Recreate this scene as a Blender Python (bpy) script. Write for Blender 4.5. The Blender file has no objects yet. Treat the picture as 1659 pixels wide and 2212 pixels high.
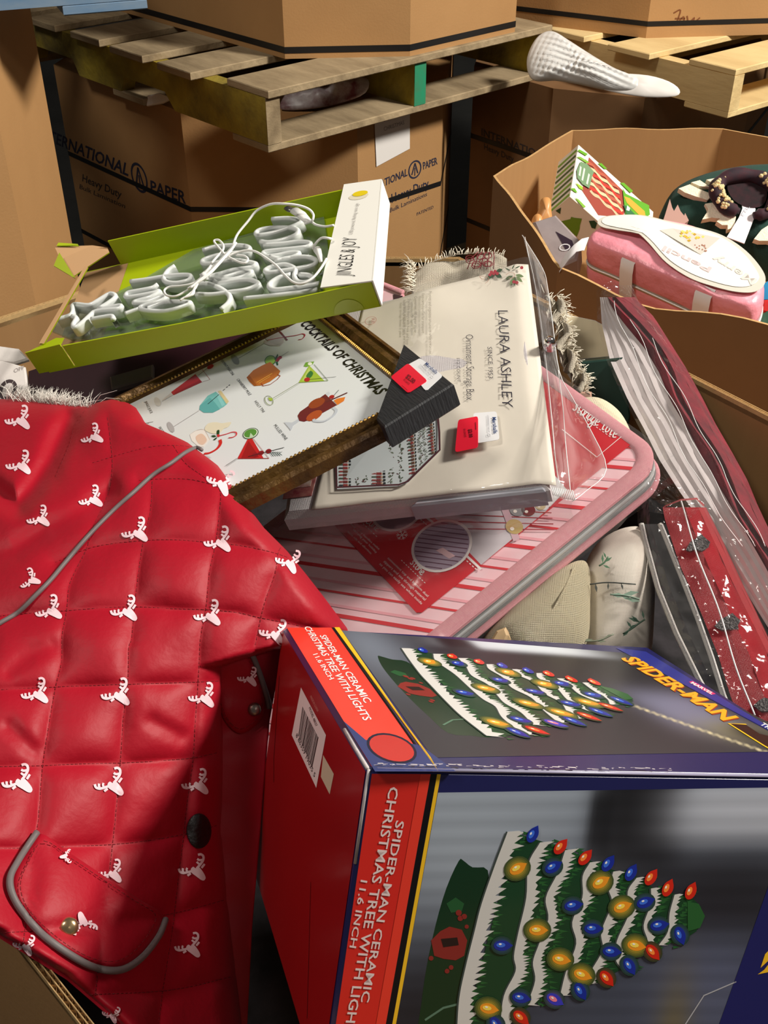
import bpy, math, random
import numpy as np
from mathutils import Matrix, Vector, noise

# ------------------------------------------------------------------ camera, world, lights, exposure
random.seed(7)
SC = bpy.context.scene
COL = SC.collection
F_PX = 2326.0                      # focal length in pixels of the 1659 x 2212 frame
CX, CY = 829.5, 1106.0
PITCH = math.radians(36.0)
CAM = np.array([0.0, 0.0, 1.65])
RT = np.array([1.0, 0.0, 0.0])
FW = np.array([0.0, math.cos(PITCH), -math.sin(PITCH)])
UP = np.array([0.0, math.sin(PITCH), math.cos(PITCH)])

cam_d = bpy.data.cameras.new('camera')
cam_d.sensor_fit = 'VERTICAL'
cam_d.sensor_height = 24.0
cam_d.lens = 24.0 * F_PX / 2212.0
cam_d.clip_start = 0.02
cam_d.clip_end = 60
cam_o = bpy.data.objects.new('camera', cam_d)
COL.objects.link(cam_o)
cam_o.matrix_world = Matrix((
    (RT[0], UP[0], -FW[0], CAM[0]), (RT[1], UP[1], -FW[1], CAM[1]),
    (RT[2], UP[2], -FW[2], CAM[2]), (0, 0, 0, 1)))
SC.camera = cam_o

world = bpy.data.worlds.new('world')
SC.world = world
world.use_nodes = True
world.node_tree.nodes['Background'].inputs[0].default_value = (1.0, 0.93, 0.84, 1)
world.node_tree.nodes['Background'].inputs[1].default_value = 0.065

SC.view_settings.view_transform = 'Standard'
SC.view_settings.look = 'None'
SC.view_settings.gamma = 1.0
SC.view_settings.use_curve_mapping = False
SC.view_settings.exposure = 0.08

def area_light(name, loc, target, sx, sy, power, col):
    d = bpy.data.lights.new(name, 'AREA')
    d.shape = 'RECTANGLE'; d.size = sx; d.size_y = sy
    d.energy = power; d.color = col
    o = bpy.data.objects.new(name, d); COL.objects.link(o)
    o.location = loc
    o.rotation_euler = (Vector(target) - Vector(loc)).to_track_quat('-Z', 'Y').to_euler()
    return o
# high-bay key lamp under the (unseen) roof, then two added fill lamps
area_light('key_fill_lamp', (2.6, 1.25, 3.3), (0.1, 1.2, 0.9), 0.5, 0.5, 190, (1.0, 0.94, 0.85))
area_light('key_fill_lamp', (-1.7, 0.3, 4.2), (0.2, 1.5, 0.9), 0.6, 0.6, 46, (1.0, 0.93, 0.83))  # added fill from the left, brightens the near bin's right wall
area_light('key_fill_lamp', (1.6, -1.8, 4.4), (0.3, 2.4, 1.0), 0.6, 0.6, 16, (1.0, 0.93, 0.83))  # added fill behind the camera, brightens the far box walls

# ------------------------------------------------------------------ projection helpers
def ray(px, py):
    return FW + RT * ((px - CX) / F_PX) - UP * ((py - CY) / F_PX)
def P(px, py, d):
    return CAM + ray(px, py) * d
def Pz(px, py, z):
    r = ray(px, py)
    return CAM + r * ((z - CAM[2]) / r[2])
def unit(v):
    v = np.asarray(v, float)
    return v / np.linalg.norm(v)

class Fr:
    """A local frame: origin o, columns of m are the local x, y, z axes."""
    def __init__(self, o, m):
        self.o = np.asarray(o, float); self.m = np.asarray(m, float)
    def on(self, px, py, h=0.0):
        n = self.m[:, 2]; o = self.o + n * h
        r = ray(px, py)
        w = CAM + r * (((o - CAM) @ n) / (r @ n))
        q = (w - self.o) @ self.m
        return (float(q[0]), float(q[1]))
    def w(self, p):
        return self.o + self.m @ np.asarray(p, float)
    def l(self, w):
        return (np.asarray(w, float) - self.o) @ self.m
    def mat(self):
        m = self.m; o = self.o
        return Matrix(((m[0,0], m[0,1], m[0,2], o[0]), (m[1,0], m[1,1], m[1,2], o[1]),
                       (m[2,0], m[2,1], m[2,2], o[2]), (0, 0, 0, 1)))
    def shifted(self, h):
        return Fr(self.o + self.m[:, 2] * h, self.m)
def frame_nx(o, n, xdir):
    n = unit(n); x = np.asarray(xdir, float); x = unit(x - n * (x @ n)); y = np.cross(n, x)
    return Fr(o, np.stack([x, y, n], 1))

# ------------------------------------------------------------------ materials
def lin(c):
    c = c / 255.0
    return c / 12.92 if c <= 0.04045 else ((c + 0.055) / 1.055) ** 2.4
def rgb(t):
    return (lin(t[0]), lin(t[1]), lin(t[2]), 1.0)
MATS = {}
def mat(name, col, rough=0.6, spec=0.4, noise_=None, bump=None, metal=0.0, sheen=0.0, coat=0.0, col2=None,
        stretch=None, emis=None, weave=None, alpha=None, ior=None):
    """noise_=(scale, amount 0..1 towards col2 or darker); bump=(scale, strength); weave=(scale, strength)"""
    if name in MATS: return MATS[name]
    m = bpy.data.materials.new(name); m.use_nodes = True
    nt = m.node_tree; N = nt.nodes; L = nt.links
    b = N['Principled BSDF']
    b.inputs['Base Color'].default_value = rgb(col)
    b.inputs['Roughness'].default_value = rough
    b.inputs['Specular IOR Level'].default_value = spec
    b.inputs['Metallic'].default_value = metal
    if sheen:
        b.inputs['Sheen Weight'].default_value = sheen * 0.12
        b.inputs['Sheen Roughness'].default_value = 0.4
    if coat:
        b.inputs['Coat Weight'].default_value = coat
        b.inputs['Coat Roughness'].default_value = 0.12
    if emis:
        b.inputs['Emission Color'].default_value = rgb(col)
        b.inputs['Emission Strength'].default_value = emis
    tc = None
    def coords(st):
        t = N.new('ShaderNodeTexCoord')
        mp = N.new('ShaderNodeMapping'); mp.inputs['Scale'].default_value = st or (1, 1, 1)
        L.new(t.outputs['Object'], mp.inputs['Vector']); return mp.outputs['Vector']
    if noise_:
        n = N.new('ShaderNodeTexNoise'); n.inputs['Scale'].default_value = noise_[0]
        n.inputs['Detail'].default_value = 6; n.inputs['Roughness'].default_value = 0.6
        L.new(coords(stretch), n.inputs['Vector'])
        mr = N.new('ShaderNodeMapRange'); mr.inputs[1].default_value = 0.35; mr.inputs[2].default_value = 0.68
        mr.inputs[3].default_value = 0.0; mr.inputs[4].default_value = noise_[1]
        L.new(n.outputs['Fac'], mr.inputs[0])
        mx = N.new('ShaderNodeMix'); mx.data_type = 'RGBA'
        mx.inputs[6].default_value = rgb(col)
        mx.inputs[7].default_value = rgb(col2 if col2 else tuple(int(k * 0.55) for k in col))
        L.new(mr.outputs[0], mx.inputs[0]); L.new(mx.outputs[2], b.inputs['Base Color'])
    h = None
    if bump:
        n = N.new('ShaderNodeTexNoise'); n.inputs['Scale'].default_value = bump[0]; n.inputs['Detail'].default_value = 4
        L.new(coords(stretch), n.inputs['Vector'])
        bp = N.new('ShaderNodeBump'); bp.inputs['Strength'].default_value = bump[1]; bp.inputs['Distance'].default_value = 0.01
        L.new(n.outputs['Fac'], bp.inputs['Height']); h = bp
        L.new(bp.outputs['Normal'], b.inputs['Normal'])
    if weave:
        w1 = N.new('ShaderNodeTexWave'); w1.inputs['Scale'].default_value = weave[0]; w1.bands_direction = 'X'
        w2 = N.new('ShaderNodeTexWave'); w2.inputs['Scale'].default_value = weave[0]; w2.bands_direction = 'Y'
        v = coords(None); L.new(v, w1.inputs['Vector']); L.new(v, w2.inputs['Vector'])
        ad = N.new('ShaderNodeMath'); ad.operation = 'ADD'
        L.new(w1.outputs['Fac'], ad.inputs[0]); L.new(w2.outputs['Fac'], ad.inputs[1])
        bp = N.new('ShaderNodeBump'); bp.inputs['Strength'].default_value = weave[1]; bp.inputs['Distance'].default_value = 0.002
        L.new(ad.outputs[0], bp.inputs['Height'])
        if h: L.new(h.outputs['Normal'], bp.inputs['Normal'])
        L.new(bp.outputs['Normal'], b.inputs['Normal'])
    MATS[name] = m
    return m
def film(name, tint=(255, 255, 255), gloss=0.16, rough=0.08, bump=(60, 0.35), haze=0.05):
    """clear plastic film: mostly see-through with a glossy skin and a little white haze"""
    if name in MATS: return MATS[name]
    m = bpy.data.materials.new(name); m.use_nodes = True
    nt = m.node_tree; N = nt.nodes; L = nt.links
    N.remove(N['Principled BSDF']); out = N['Material Output']
    tr = N.new('ShaderNodeBsdfTransparent'); tr.inputs[0].default_value = rgb(tint)
    gl = N.new('ShaderNodeBsdfGlossy'); gl.inputs['Roughness'].default_value = rough
    df = N.new('ShaderNodeBsdfDiffuse'); df.inputs[0].default_value = (0.9, 0.9, 0.9, 1)
    lw = N.new('ShaderNodeLayerWeight'); lw.inputs[0].default_value = 0.35
    mr = N.new('ShaderNodeMapRange'); mr.inputs[3].default_value = gloss * 0.5; mr.inputs[4].default_value = min(0.9, gloss * 4)
    L.new(lw.outputs['Facing'], mr.inputs[0])
    n = N.new('ShaderNodeTexNoise'); n.inputs['Scale'].default_value = bump[0]; n.inputs['Detail'].default_value = 3
    t = N.new('ShaderNodeTexCoord'); L.new(t.outputs['Object'], n.inputs['Vector'])
    bp = N.new('ShaderNodeBump'); bp.inputs['Strength'].default_value = bump[1]; bp.inputs['Distance'].default_value = 0.01
    L.new(n.outputs['Fac'], bp.inputs['Height']); L.new(bp.outputs['Normal'], gl.inputs['Normal'])
    m1 = N.new('ShaderNodeMixShader'); m1.inputs[0].default_value = haze
    L.new(tr.outputs[0], m1.inputs[1]); L.new(df.outputs[0], m1.inputs[2])
    m2 = N.new('ShaderNodeMixShader')
    L.new(mr.outputs[0], m2.inputs[0]); L.new(m1.outputs[0], m2.inputs[1]); L.new(gl.outputs[0], m2.inputs[2])
    L.new(m2.outputs[0], out.inputs['Surface'])
    MATS[name] = m
    return m
_pc = {}
def ink(col, rough=0.45, coat=0.0):
    """flat printing ink of one colour"""
    k = (tuple(col), rough, coat)
    if k not in _pc:
        _pc[k] = mat('ink_%02x%02x%02x_%d_%d' % (*[int(c) for c in col], int(rough * 100), int(coat * 100)), col, rough=rough, spec=0.35, coat=coat)
    return _pc[k]

# ------------------------------------------------------------------ text outlines (built-in font)
_tx = {}
def text_geo(s, bold=0.0):
    k = (s, bold)
    if k in _tx: return _tx[k]
    c = bpy.data.curves.new('t', 'FONT'); c.body = s; c.size = 1.0; c.offset = bold; c.resolution_u = 2
    o = bpy.data.objects.new('t', c); COL.objects.link(o)
    dg = bpy.context.evaluated_depsgraph_get()
    me = bpy.data.meshes.new_from_object(o.evaluated_get(dg))
    v = np.array([x.co[:2] for x in me.vertices]) if len(me.vertices) else np.zeros((0, 2))
    f = [tuple(p.vertices) for p in me.polygons]
    bpy.data.objects.remove(o); bpy.data.curves.remove(c); bpy.data.meshes.remove(me)
    x0, x1 = v[:, 0].min(), v[:, 0].max()
    v = v - [x0, 0]
    _tx[k] = (v, f, x1 - x0)
    return _tx[k]
CAPH = 0.729

# ------------------------------------------------------------------ mesh builder
def smoothpath(pts, n=6, closed=False):
    """Catmull-Rom through the points"""
    p = [np.asarray(q, float) for q in pts]; out = []
    k = len(p); rng = range(k) if closed else range(k - 1)
    for i in rng:
        p1, p2 = p[i], p[(i + 1) % k]
        p0 = p[i - 1] if (closed or i > 0) else 2 * p1 - p2
        p3 = p[(i + 2) % k] if (closed or i + 2 < k) else 2 * p2 - p1
        for j in range(n):
            t = j / n
            out.append(0.5 * ((2 * p1) + (-p0 + p2) * t + (2 * p0 - 5 * p1 + 4 * p2 - p3) * t * t + (-p0 + 3 * p1 - 3 * p2 + p3) * t ** 3))
    if not closed: out.append(p[-1])
    return out
def ellipse(cx, cy, rx, ry, n=20, rot=0.0, a0=0.0, a1=2 * math.pi):
    c, s = math.cos(rot), math.sin(rot); o = []
    for i in range(n):
        a = a0 + (a1 - a0) * i / (n if abs(a1 - a0 - 2 * math.pi) < 1e-6 else n - 1)
        x, y = rx * math.cos(a), ry * math.sin(a)
        o.append((cx + c * x - s * y, cy + s * x + c * y))
    return o
def rrect(x0, x1, y0, y1, r, n=4):
    o = []
    for (cx, cy, a) in ((x1 - r, y1 - r, 0), (x0 + r, y1 - r, 90), (x0 + r, y0 + r, 180), (x1 - r, y0 + r, 270)):
        for i in range(n + 1):
            t = math.radians(a + 90 * i / n); o.append((cx + r * math.cos(t), cy + r * math.sin(t)))
    return o
def area2(p):
    return 0.5 * sum(p[i - 1][0] * p[i][1] - p[i][0] * p[i - 1][1] for i in range(len(p)))

class MB:
    def __init__(s):
        s.v = []; s.f = []; s.mi = []; s.mats = []; s.sm = []
    def m(s, material):
        if material not in s.mats: s.mats.append(material)
        return s.mats.index(material)
    def add(s, verts, faces, material, smooth=False):
        k = len(s.v); i = s.m(material)
        s.v.extend([tuple(float(c) for c in v) for v in verts])
        for f in faces:
            s.f.append(tuple(k + a for a in f)); s.mi.append(i); s.sm.append(smooth)
        return s
    def poly(s, pts, z, material):
        pts = [(p[0], p[1]) for p in pts]
        if area2(pts) < 0: pts = pts[::-1]
        return s.add([(x, y, z) for x, y in pts], [tuple(range(len(pts)))], material)
    def prism(s, pts, z0, z1, material, side=None, smooth=False, bev=0.0):
        pts = [(p[0], p[1]) for p in pts]
        if area2(pts) < 0: pts = pts[::-1]
        n = len(pts)
        if bev > 0:
            c = np.mean(np.array(pts), 0)
            inn = []
            for i in range(n):
                a, b, d = np.array(pts[i - 1]), np.array(pts[i]), np.array(pts[(i + 1) % n])
                e1 = unit(b - a); e2 = unit(d - b)
                n1 = np.array([-e1[1], e1[0]]); n2 = np.array([-e2[1], e2[0]])
                bi = n1 + n2; L = bi @ bi
                inn.append(tuple(b + bi * (2 * bev / max(L, 0.6))) if L > 1e-6 else tuple(b))
            v = [(x, y, z0) for x, y in inn] + [(x, y, z0 + bev) for x, y in pts] + [(x, y, z1 - bev) for x, y in pts] + [(x, y, z1) for x, y in inn]
            f = []
            for r in range(3):
                for i in range(n):
                    j = (i + 1) % n
                    f.append((r * n + i, r * n + j, (r + 1) * n + j, (r + 1) * n + i))
            s.add(v, f, side or material, smooth)
            s.add([v[3 * n + i] for i in range(n)], [tuple(range(n))], material)
            s.add([v[i] for i in range(n)], [tuple(range(n))[::-1]], material)
            return s
        v = [(x, y, z0) for x, y in pts] + [(x, y, z1) for x, y in pts]
        s.add(v[n:], [tuple(range(n))], material)
        s.add(v[:n], [tuple(range(n))[::-1]], material)
        s.add(v, [(i, (i + 1) % n, n + (i + 1) % n, n + i) for i in range(n)], side or material, smooth)
        return s
    def box(s, x0, x1, y0, y1, z0, z1, material, bev=0.0):
        return s.prism([(x0, y0), (x1, y0), (x1, y1), (x0, y1)], z0, z1, material, bev=bev)
    def hexa(s, c, material):
        """8 corners: bottom 0-3 counter-clockwise seen from above, top 4-7"""
        return s.add(c, [(3, 2, 1, 0), (4, 5, 6, 7), (0, 1, 5, 4), (1, 2, 6, 5), (2, 3, 7, 6), (3, 0, 4, 7)], material)
    def tube(s, pts, r, material, seg=8, closed=False, flat=1.0, upv=None, taper=None):
        p = [np.asarray(q, float) for q in pts]; n = len(p); v = []; f = []
        ref = np.asarray(upv if upv is not None else (0.13, 0.21, 0.97), float)
        for i in range(n):
            a = p[i - 1] if (i > 0 or closed) else p[i]; b = p[(i + 1) % n] if (i < n - 1 or closed) else p[i]
            t = b - a; t = t / (np.linalg.norm(t) + 1e-12)
            x = np.cross(ref, t); x = x / (np.linalg.norm(x) + 1e-12); y = np.cross(t, x)
            rr = r * (taper(i / (n - 1)) if taper else 1.0)
            for k in range(seg):
                a_ = 2 * math.pi * k / seg
                v.append(p[i] + x * (rr * math.cos(a_)) + y * (rr * flat * math.sin(a_)))
        m = n if closed else n - 1
        for i in range(m):
            for k in range(seg):
                j = (i + 1) % n; l = (k + 1) % seg
                f.append((i * seg + k, i * seg + l, j * seg + l, j * seg + k))
        if not closed:
            f.append(tuple(range(seg))[::-1]); f.append(tuple((n - 1) * seg + k for k in range(seg)))
        return s.add(v, f, material, True)
    def stroke(s, pts, w, z, material, closed=False, w1=None):
        """flat ribbon of width w along 2-D points"""
        p = [np.asarray(q[:2], float) for q in pts]; n = len(p); v = []
        for i in range(n):
            a = p[i - 1] if (i > 0 or closed) else p[i]; b = p[(i + 1) % n] if (i < n - 1 or closed) else p[i]
            t = b - a; t = t / (np.linalg.norm(t) + 1e-12); nn = np.array([-t[1], t[0]])
            ww = w if w1 is None else w + (w1 - w) * i / (n - 1)
            v.append((*(p[i] + nn * ww / 2), z)); v.append((*(p[i] - nn * ww / 2), z))
        f = []
        for i in range(n if closed else n - 1):
            j = (i + 1) % n
            f.append((2 * i + 1, 2 * j + 1, 2 * j, 2 * i))
        return s.add(v, f, material)
    def text(s, st, p0, p1, ptop, z, material, bold=0.0, lower=False):
        """baseline runs p0 -> p1, cap height reaches ptop above p0 (2-D local)"""
        v, f, w = text_geo(st, bold)
        p0 = np.array(p0[:2]); p1 = np.array(p1[:2]); pt = np.array(ptop[:2])
        ex = (p1 - p0) / w; ey = (pt - p0) / CAPH
        q = p0 + v[:, :1] * ex + v[:, 1:2] * ey
        k = 1 if (ex[0] * ey[1] - ex[1] * ey[0]) > 0 else -1
        return s.add([(a, b, z) for a, b in q], f if k > 0 else [t[::-1] for t in f], material)
    def grid(s, pts, nu, nv, material, smooth=True, flip=False, close_u=False):
        """pts: list of nu*nv points, row-major over u then v"""
        f = []
        for i in range(nu if close_u else nu - 1):
            for j in range(nv - 1):
                a = i * nv + j; b = ((i + 1) % nu) * nv + j
                q = (a, b, b + 1, a + 1)
                f.append(q[::-1] if flip else q)
        return s.add(pts, f, material, smooth)
    def build(s, name, parent=None, kind=None):
        me = bpy.data.meshes.new(name)
        me.from_pydata(s.v, [], s.f)
        for m_ in s.mats: me.materials.append(m_)
        me.polygons.foreach_set('material_index', s.mi)
        me.polygons.foreach_set('use_smooth', s.sm)
        me.update(); me.validate()
        o = bpy.data.objects.new(name, me); COL.objects.link(o)
        if parent is not None: o.parent = parent
        if kind: o['kind'] = kind
        return o

def thing(name, label, cat, fr=None, group=None, kind=None):
    o = bpy.data.objects.new(name, None); COL.objects.link(o)
    o.empty_display_size = 0.02
    if fr is not None: o.matrix_world = fr.mat() if isinstance(fr, Fr) else fr
    o['label'] = label; o['category'] = cat
    if group: o['group'] = group
    if kind: o['kind'] = kind
    return o
def tag(o, label, cat, group=None, kind=None):
    o['label'] = label; o['category'] = cat
    if group: o['group'] = group
    if kind: o['kind'] = kind
    return o
WFR = Fr((0, 0, 0), np.eye(3))
def nz(x, y, z):
    return noise.noise(Vector((x, y, z)))
# ================================================================== materials used widely
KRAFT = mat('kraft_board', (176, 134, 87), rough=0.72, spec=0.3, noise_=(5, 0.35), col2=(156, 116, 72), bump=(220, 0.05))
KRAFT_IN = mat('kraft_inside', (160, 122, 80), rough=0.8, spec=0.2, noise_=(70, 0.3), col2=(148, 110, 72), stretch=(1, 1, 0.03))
KRAFT_DK = mat('kraft_board_shaded', (124, 92, 62), rough=0.8, spec=0.2, noise_=(7, 0.3), col2=(104, 76, 50))  # same kraft, darkened to carry the shade on outer walls
KRAFT_EDGE = mat('kraft_cut_edge', (196, 158, 108), rough=0.85, spec=0.15, noise_=(120, 0.4), col2=(140, 104, 62))
STRAP = mat('black_strap', (22, 21, 22), rough=0.45)
PRINT_BLUE = ink((42, 42, 62), 0.7)
PRINT_DIM = ink((62, 54, 52), 0.8)
WOOD_OLD = mat('weathered_pallet_wood', (172, 152, 120), rough=0.85, spec=0.2, noise_=(14, 0.7), col2=(96, 80, 58), stretch=(0.25, 1, 1), bump=(60, 0.3))
WOOD_MOSS = mat('yellowed_pallet_wood', (176, 156, 56), rough=0.85, spec=0.2, noise_=(6, 0.9), col2=(92, 80, 50), bump=(60, 0.3))
WOOD_NEW = mat('pale_pallet_wood', (222, 196, 142), rough=0.8, spec=0.2, noise_=(12, 0.45), col2=(176, 142, 92), stretch=(0.25, 1, 1), bump=(60, 0.25))
WOOD_BLUE = mat('blue_painted_wood', (86, 124, 160), rough=0.7, noise_=(20, 0.6), col2=(150, 160, 165), stretch=(0.3, 1, 1))
GREEN_PAINT = mat('green_stringer_paint', (30, 140, 100), rough=0.6, noise_=(30, 0.5), col2=(70, 110, 80))
PAPER_W = mat('white_paper', (228, 224, 220), rough=0.8, spec=0.2)

# ================================================================== floor and back wall
b = MB(); CONC = mat('dark_concrete', (66, 66, 64), rough=0.7, noise_=(3, 0.6), col2=(44, 46, 46), bump=(40, 0.1))
b.box(-8, 8, -4, 9, -0.05, 0.0, CONC)
o = b.build('floor'); tag(o, 'dark concrete warehouse floor in the gap between stacked boxes', 'floor', kind='structure')
b = MB(); b.box(-8, 8, 8.9, 9.0, 0, 6, mat('dim_wall_paint', (96, 94, 90), rough=0.8, noise_=(2, 0.3)))
o = b.build('wall_back'); tag(o, 'dim painted warehouse wall far behind the stacks', 'wall', kind='structure')

# ================================================================== octagonal bulk boxes
def ring(pts, off):
    """offset a counter-clockwise polygon outwards by off"""
    n = len(pts); o = []
    for i in range(n):
        a, b_, c = np.array(pts[i - 1]), np.array(pts[i]), np.array(pts[(i + 1) % n])
        e1 = unit(b_ - a); e2 = unit(c - b_)
        n1 = np.array([e1[1], -e1[0]]); n2 = np.array([e2[1], -e2[0]])
        bi = n1 + n2; o.append(tuple(b_ + bi * (2 * off / (bi @ bi)) / 1.0 * 0.5 * 2 / 2))
    return o
def ccw(p):
    return p if area2(p) > 0 else p[::-1]
def octabox(name, label, pts, z0, z1, out, inn, lid=False, straps=(), floor_z=None, group=None, rim_noise=0.0, wall=0.009, dip=None):
    pts = ccw(pts); c = np.mean(pts, 0)
    fr = Fr((c[0], c[1], z0), np.eye(3))
    t = thing(name, label, 'box', fr, group)
    lp = [(p[0] - c[0], p[1] - c[1]) for p in pts]
    ip = ring(lp, -wall)
    n = len(lp); h = z1 - z0
    b = MB(); seg = 14
    def rim(i, s):   # small unevenness of the cut rim
        return h + rim_noise * nz(i * 3.1 + s * 5.0, 1.7, 0.3) - (dip(i) if dip else 0.0)
    ov, iv = [], []
    for i in range(n):
        for k in range(seg):
            s = k / seg; j = (i + 1) % n
            o_ = np.array(lp[i]) * (1 - s) + np.array(lp[j]) * s; i_ = np.array(ip[i]) * (1 - s) + np.array(ip[j]) * s
            z = rim(i + s, 0.0) if rim_noise else h
            ov.append((o_[0], o_[1], z)); iv.append((i_[0], i_[1], z))
    m = n * seg
    def wallq(top, low, mt, flip):
        v = top + [(x, y, low) for x, y, _ in top]
        f = [(i, (i + 1) % m, m + (i + 1) % m, m + i) for i in range(m)]
        b.add(v, [q if flip else q[::-1] for q in f], mt)
    wallq(ov, 0.0, out, False)
    zf = (floor_z if floor_z is not None else 0.02)
    if lid:
        b.add([(x, y, h) for x, y, _ in ov], [tuple(range(m))], out)
    else:
        wallq(iv, zf, inn, True)
        b.add([(x, y, zf) for x, y, _ in iv], [tuple(range(m))], inn)
    b.add([(x, y, 0.0) for x, y, _ in ov], [tuple(range(m))[::-1]], out)
    b.build('shell', t)
    if not lid:
        e = MB(); e.add(ov + iv, [(i, (i + 1) % m, m + (i + 1) % m, m + i) for i in range(m)], KRAFT_EDGE); e.build('rim_edge', t)
    for sz, sw in straps:
        sp = ring(lp, 0.002); si = ring(lp, 0.0002); q = MB(); z = sz - z0
        q.add([(x, y, z) for x, y in sp] + [(x, y, z + sw) for x, y in sp], [(i, (i + 1) % n, n + (i + 1) % n, n + i) for i in range(n)], STRAP)
        q.add([(x, y, z + sw) for x, y in sp] + [(x, y, z + sw) for x, y in si], [(i, (i + 1) % n, n + (i + 1) % n, n + i) for i in range(n)], STRAP)
        q.build('strap', t)
    return t, fr, [np.array(p) for p in pts]
def face_frame(pa, pb, z, tfr):
    """frame on an outer wall from plan point pa to pb (counter-clockwise), y up, z outwards; also returns its parent-local matrix"""
    x = unit(np.array([pb[0] - pa[0], pb[1] - pa[1], 0.0])); y = np.array([0, 0, 1.0]); nn = np.cross(x, y)
    return Fr(np.array([pa[0], pa[1], z]) + nn * 0.0, np.stack([x, y, nn], 1))
def local_child(o, fr, tfr):
    """place a mesh built in frame fr under a parent standing at frame tfr"""
    o.matrix_local = tfr.mat().inverted() @ fr.mat()
    return o
def pxs(fr, pts, h=0.0):
    return [fr.on(x, y, h) for x, y in pts]
def ptext(b, fr, s, p0, p1, pt, z, m, bold=0.0):
    b.text(s, fr.on(*p0), fr.on(*p1), fr.on(*pt), z, m, bold)
def ring_logo(b, fr, c, r_px, z, m):
    """circle with an A-like tree sign in it"""
    cc = np.array(fr.on(*c)); rr = np.linalg.norm(np.array(fr.on(c[0], c[1] - r_px)) - cc)
    b.stroke(ellipse(cc[0], cc[1], rr * 1.0, rr * 1.0, 24), rr * 0.2, z, m, closed=True)
    b.stroke([cc + np.array([-0.5, -0.55]) * rr, cc + np.array([0, 0.75]) * rr], rr * 0.2, z, m)
    b.stroke([cc + np.array([0.5, -0.55]) * rr, cc + np.array([0, 0.75]) * rr], rr * 0.2, z, m)
    b.stroke([cc + np.array([0, -0.75]) * rr, cc + np.array([0, 0.2]) * rr], rr * 0.16, z, m)

# pallet frames: a = along the stringers, b = along the deck boards
class Pal:
    def __init__(s, o, a, b):
        s.o = np.array(o); s.a = np.array(a); s.b = np.array(b)
    def xy(s, a, b_):
        p = s.o + s.a * a + s.b * b_; return (p[0], p[1])
PA = Pal((-0.254, 2.38), (-0.681, 0.732), (0.732, 0.681))
PB = Pal((0.822, 2.64), (-0.626, 0.780), (0.780, 0.626))
ZP = 0.896
def pallet(name, label, pl, la, lb, z, stringer_h, deck, boards, bottoms, smat, dmat, endm=None, greens=(), notch=True, lead=None, top_over=0.0):
    x = np.array([pl.a[0], pl.a[1], 0]); y = np.array([pl.b[0], pl.b[1], 0])
    # local x = along stringers, local y = along boards (handedness kept with z up or down)
    zz = np.cross(x, y); fr = Fr((pl.o[0], pl.o[1], z), np.stack([x, y, zz], 1))
    sg = 1.0 if zz[2] > 0 else -1.0
    t = thing(name, label, 'pallet', fr)
    def bx(nm, a0, a1, b0, b1, z0, z1, m):
        q = MB(); q.box(a0, a1, b0, b1, min(sg * z0, sg * z1), max(sg * z0, sg * z1), m, bev=0.002); return q.build(nm, t)
    for i, bb in enumerate((0.0, lb / 2 - 0.019, lb - 0.038)):
        q = MB(); z0, z1 = deck, deck + stringer_h
        pr = [(0, z0), (0, z1), (la, z1), (la, z0)]
        if notch:
            nh = stringer_h * 0.38
            pr = [(0, z0), (0, z1), (la, z1), (la, z0)] + [(la * .87, z0), (la * .85, z0 + nh), (la * .69, z0 + nh), (la * .67, z0)] + [(la * .50, z0), (la * .48, z0 + nh), (la * .33, z0 + nh), (la * .30, z0)]
        n = len(pr)
        v = [(a, bb, sg * c) for a, c in pr] + [(a, bb + 0.038, sg * c) for a, c in pr]
        q.add(v[:n], [tuple(range(n))], smat); q.add(v[n:], [tuple(range(n))[::-1]], smat)
        q.add(v, [(k, n + k, n + (k + 1) % n, (k + 1) % n) for k in range(n)], smat)
        if i in greens:
            q.box(-0.0012, 0.0, bb, bb + 0.038, min(sg * z0, sg * z1), max(sg * z0, sg * z1), GREEN_PAINT)
        elif endm:
            q.box(-0.0012, 0.0, bb, bb + 0.038, min(sg * z0, sg * z1), max(sg * z0, sg * z1), endm)
        q.build('stringer', t)
    for (a0, a1, ov) in boards:
        bx('deck_board', a0, a1, -ov, lb + 0.004, deck + stringer_h, 2 * deck + stringer_h, dmat)
    for (a0, a1) in bottoms:
        bx('bottom_board', a0, a1, 0.0, lb, 0.0, deck, dmat)
    return t, fr

# ------------------------------------------------------------------ lower left bulk box with printing
ptsA = [PA.xy(a, c) for a, c in ((.40, .04), (.10, .35), (.10, .65), (.40, 1.0), (.95, 1.0), (1.28, .65), (1.28, .35), (1.02, .04))]
tA, frA, A = octabox('bulk_box', 'large brown cardboard bulk box printed with dark blue lettering under the mossy pallet', ptsA, 0.14, ZP, KRAFT, KRAFT_IN, lid=True, straps=((0.645, 0.013), (0.41, 0.013)))
def find(p, P_):
    return min(P_, key=lambda q: abs(q[0] - p[0]) + abs(q[1] - p[1]))
vA = [np.array(PA.xy(*q)) for q in ((1.02, .04), (.40, .04), (.10, .35), (.10, .65))]
fL = face_frame(vA[0], vA[1], 0.5, frA); b = MB()
Z1 = 0.0006
ptext(b, fL, 'INTERNATIONAL', (84, 294), (277, 380), (86, 270), Z1, PRINT_BLUE, 0.02)
local_child(b.build('lettering', tA), fL, frA); b = MB()
ptext(b, fL, 'PAPER', (326, 414), (402, 440), (325, 388), Z1, PRINT_BLUE, 0.02)
local_child(b.build('lettering', tA), fL, frA); b = MB()
ptext(b, fL, 'Heavy Duty', (178, 391), (262, 428), (179, 375), Z1, PRINT_DIM, 0.01)
local_child(b.build('lettering', tA), fL, frA); b = MB()
ptext(b, fL, 'Bulk Lamination', (172, 407), (270, 450), (173, 397), Z1, PRINT_DIM)
local_child(b.build('lettering', tA), fL, frA)
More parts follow.
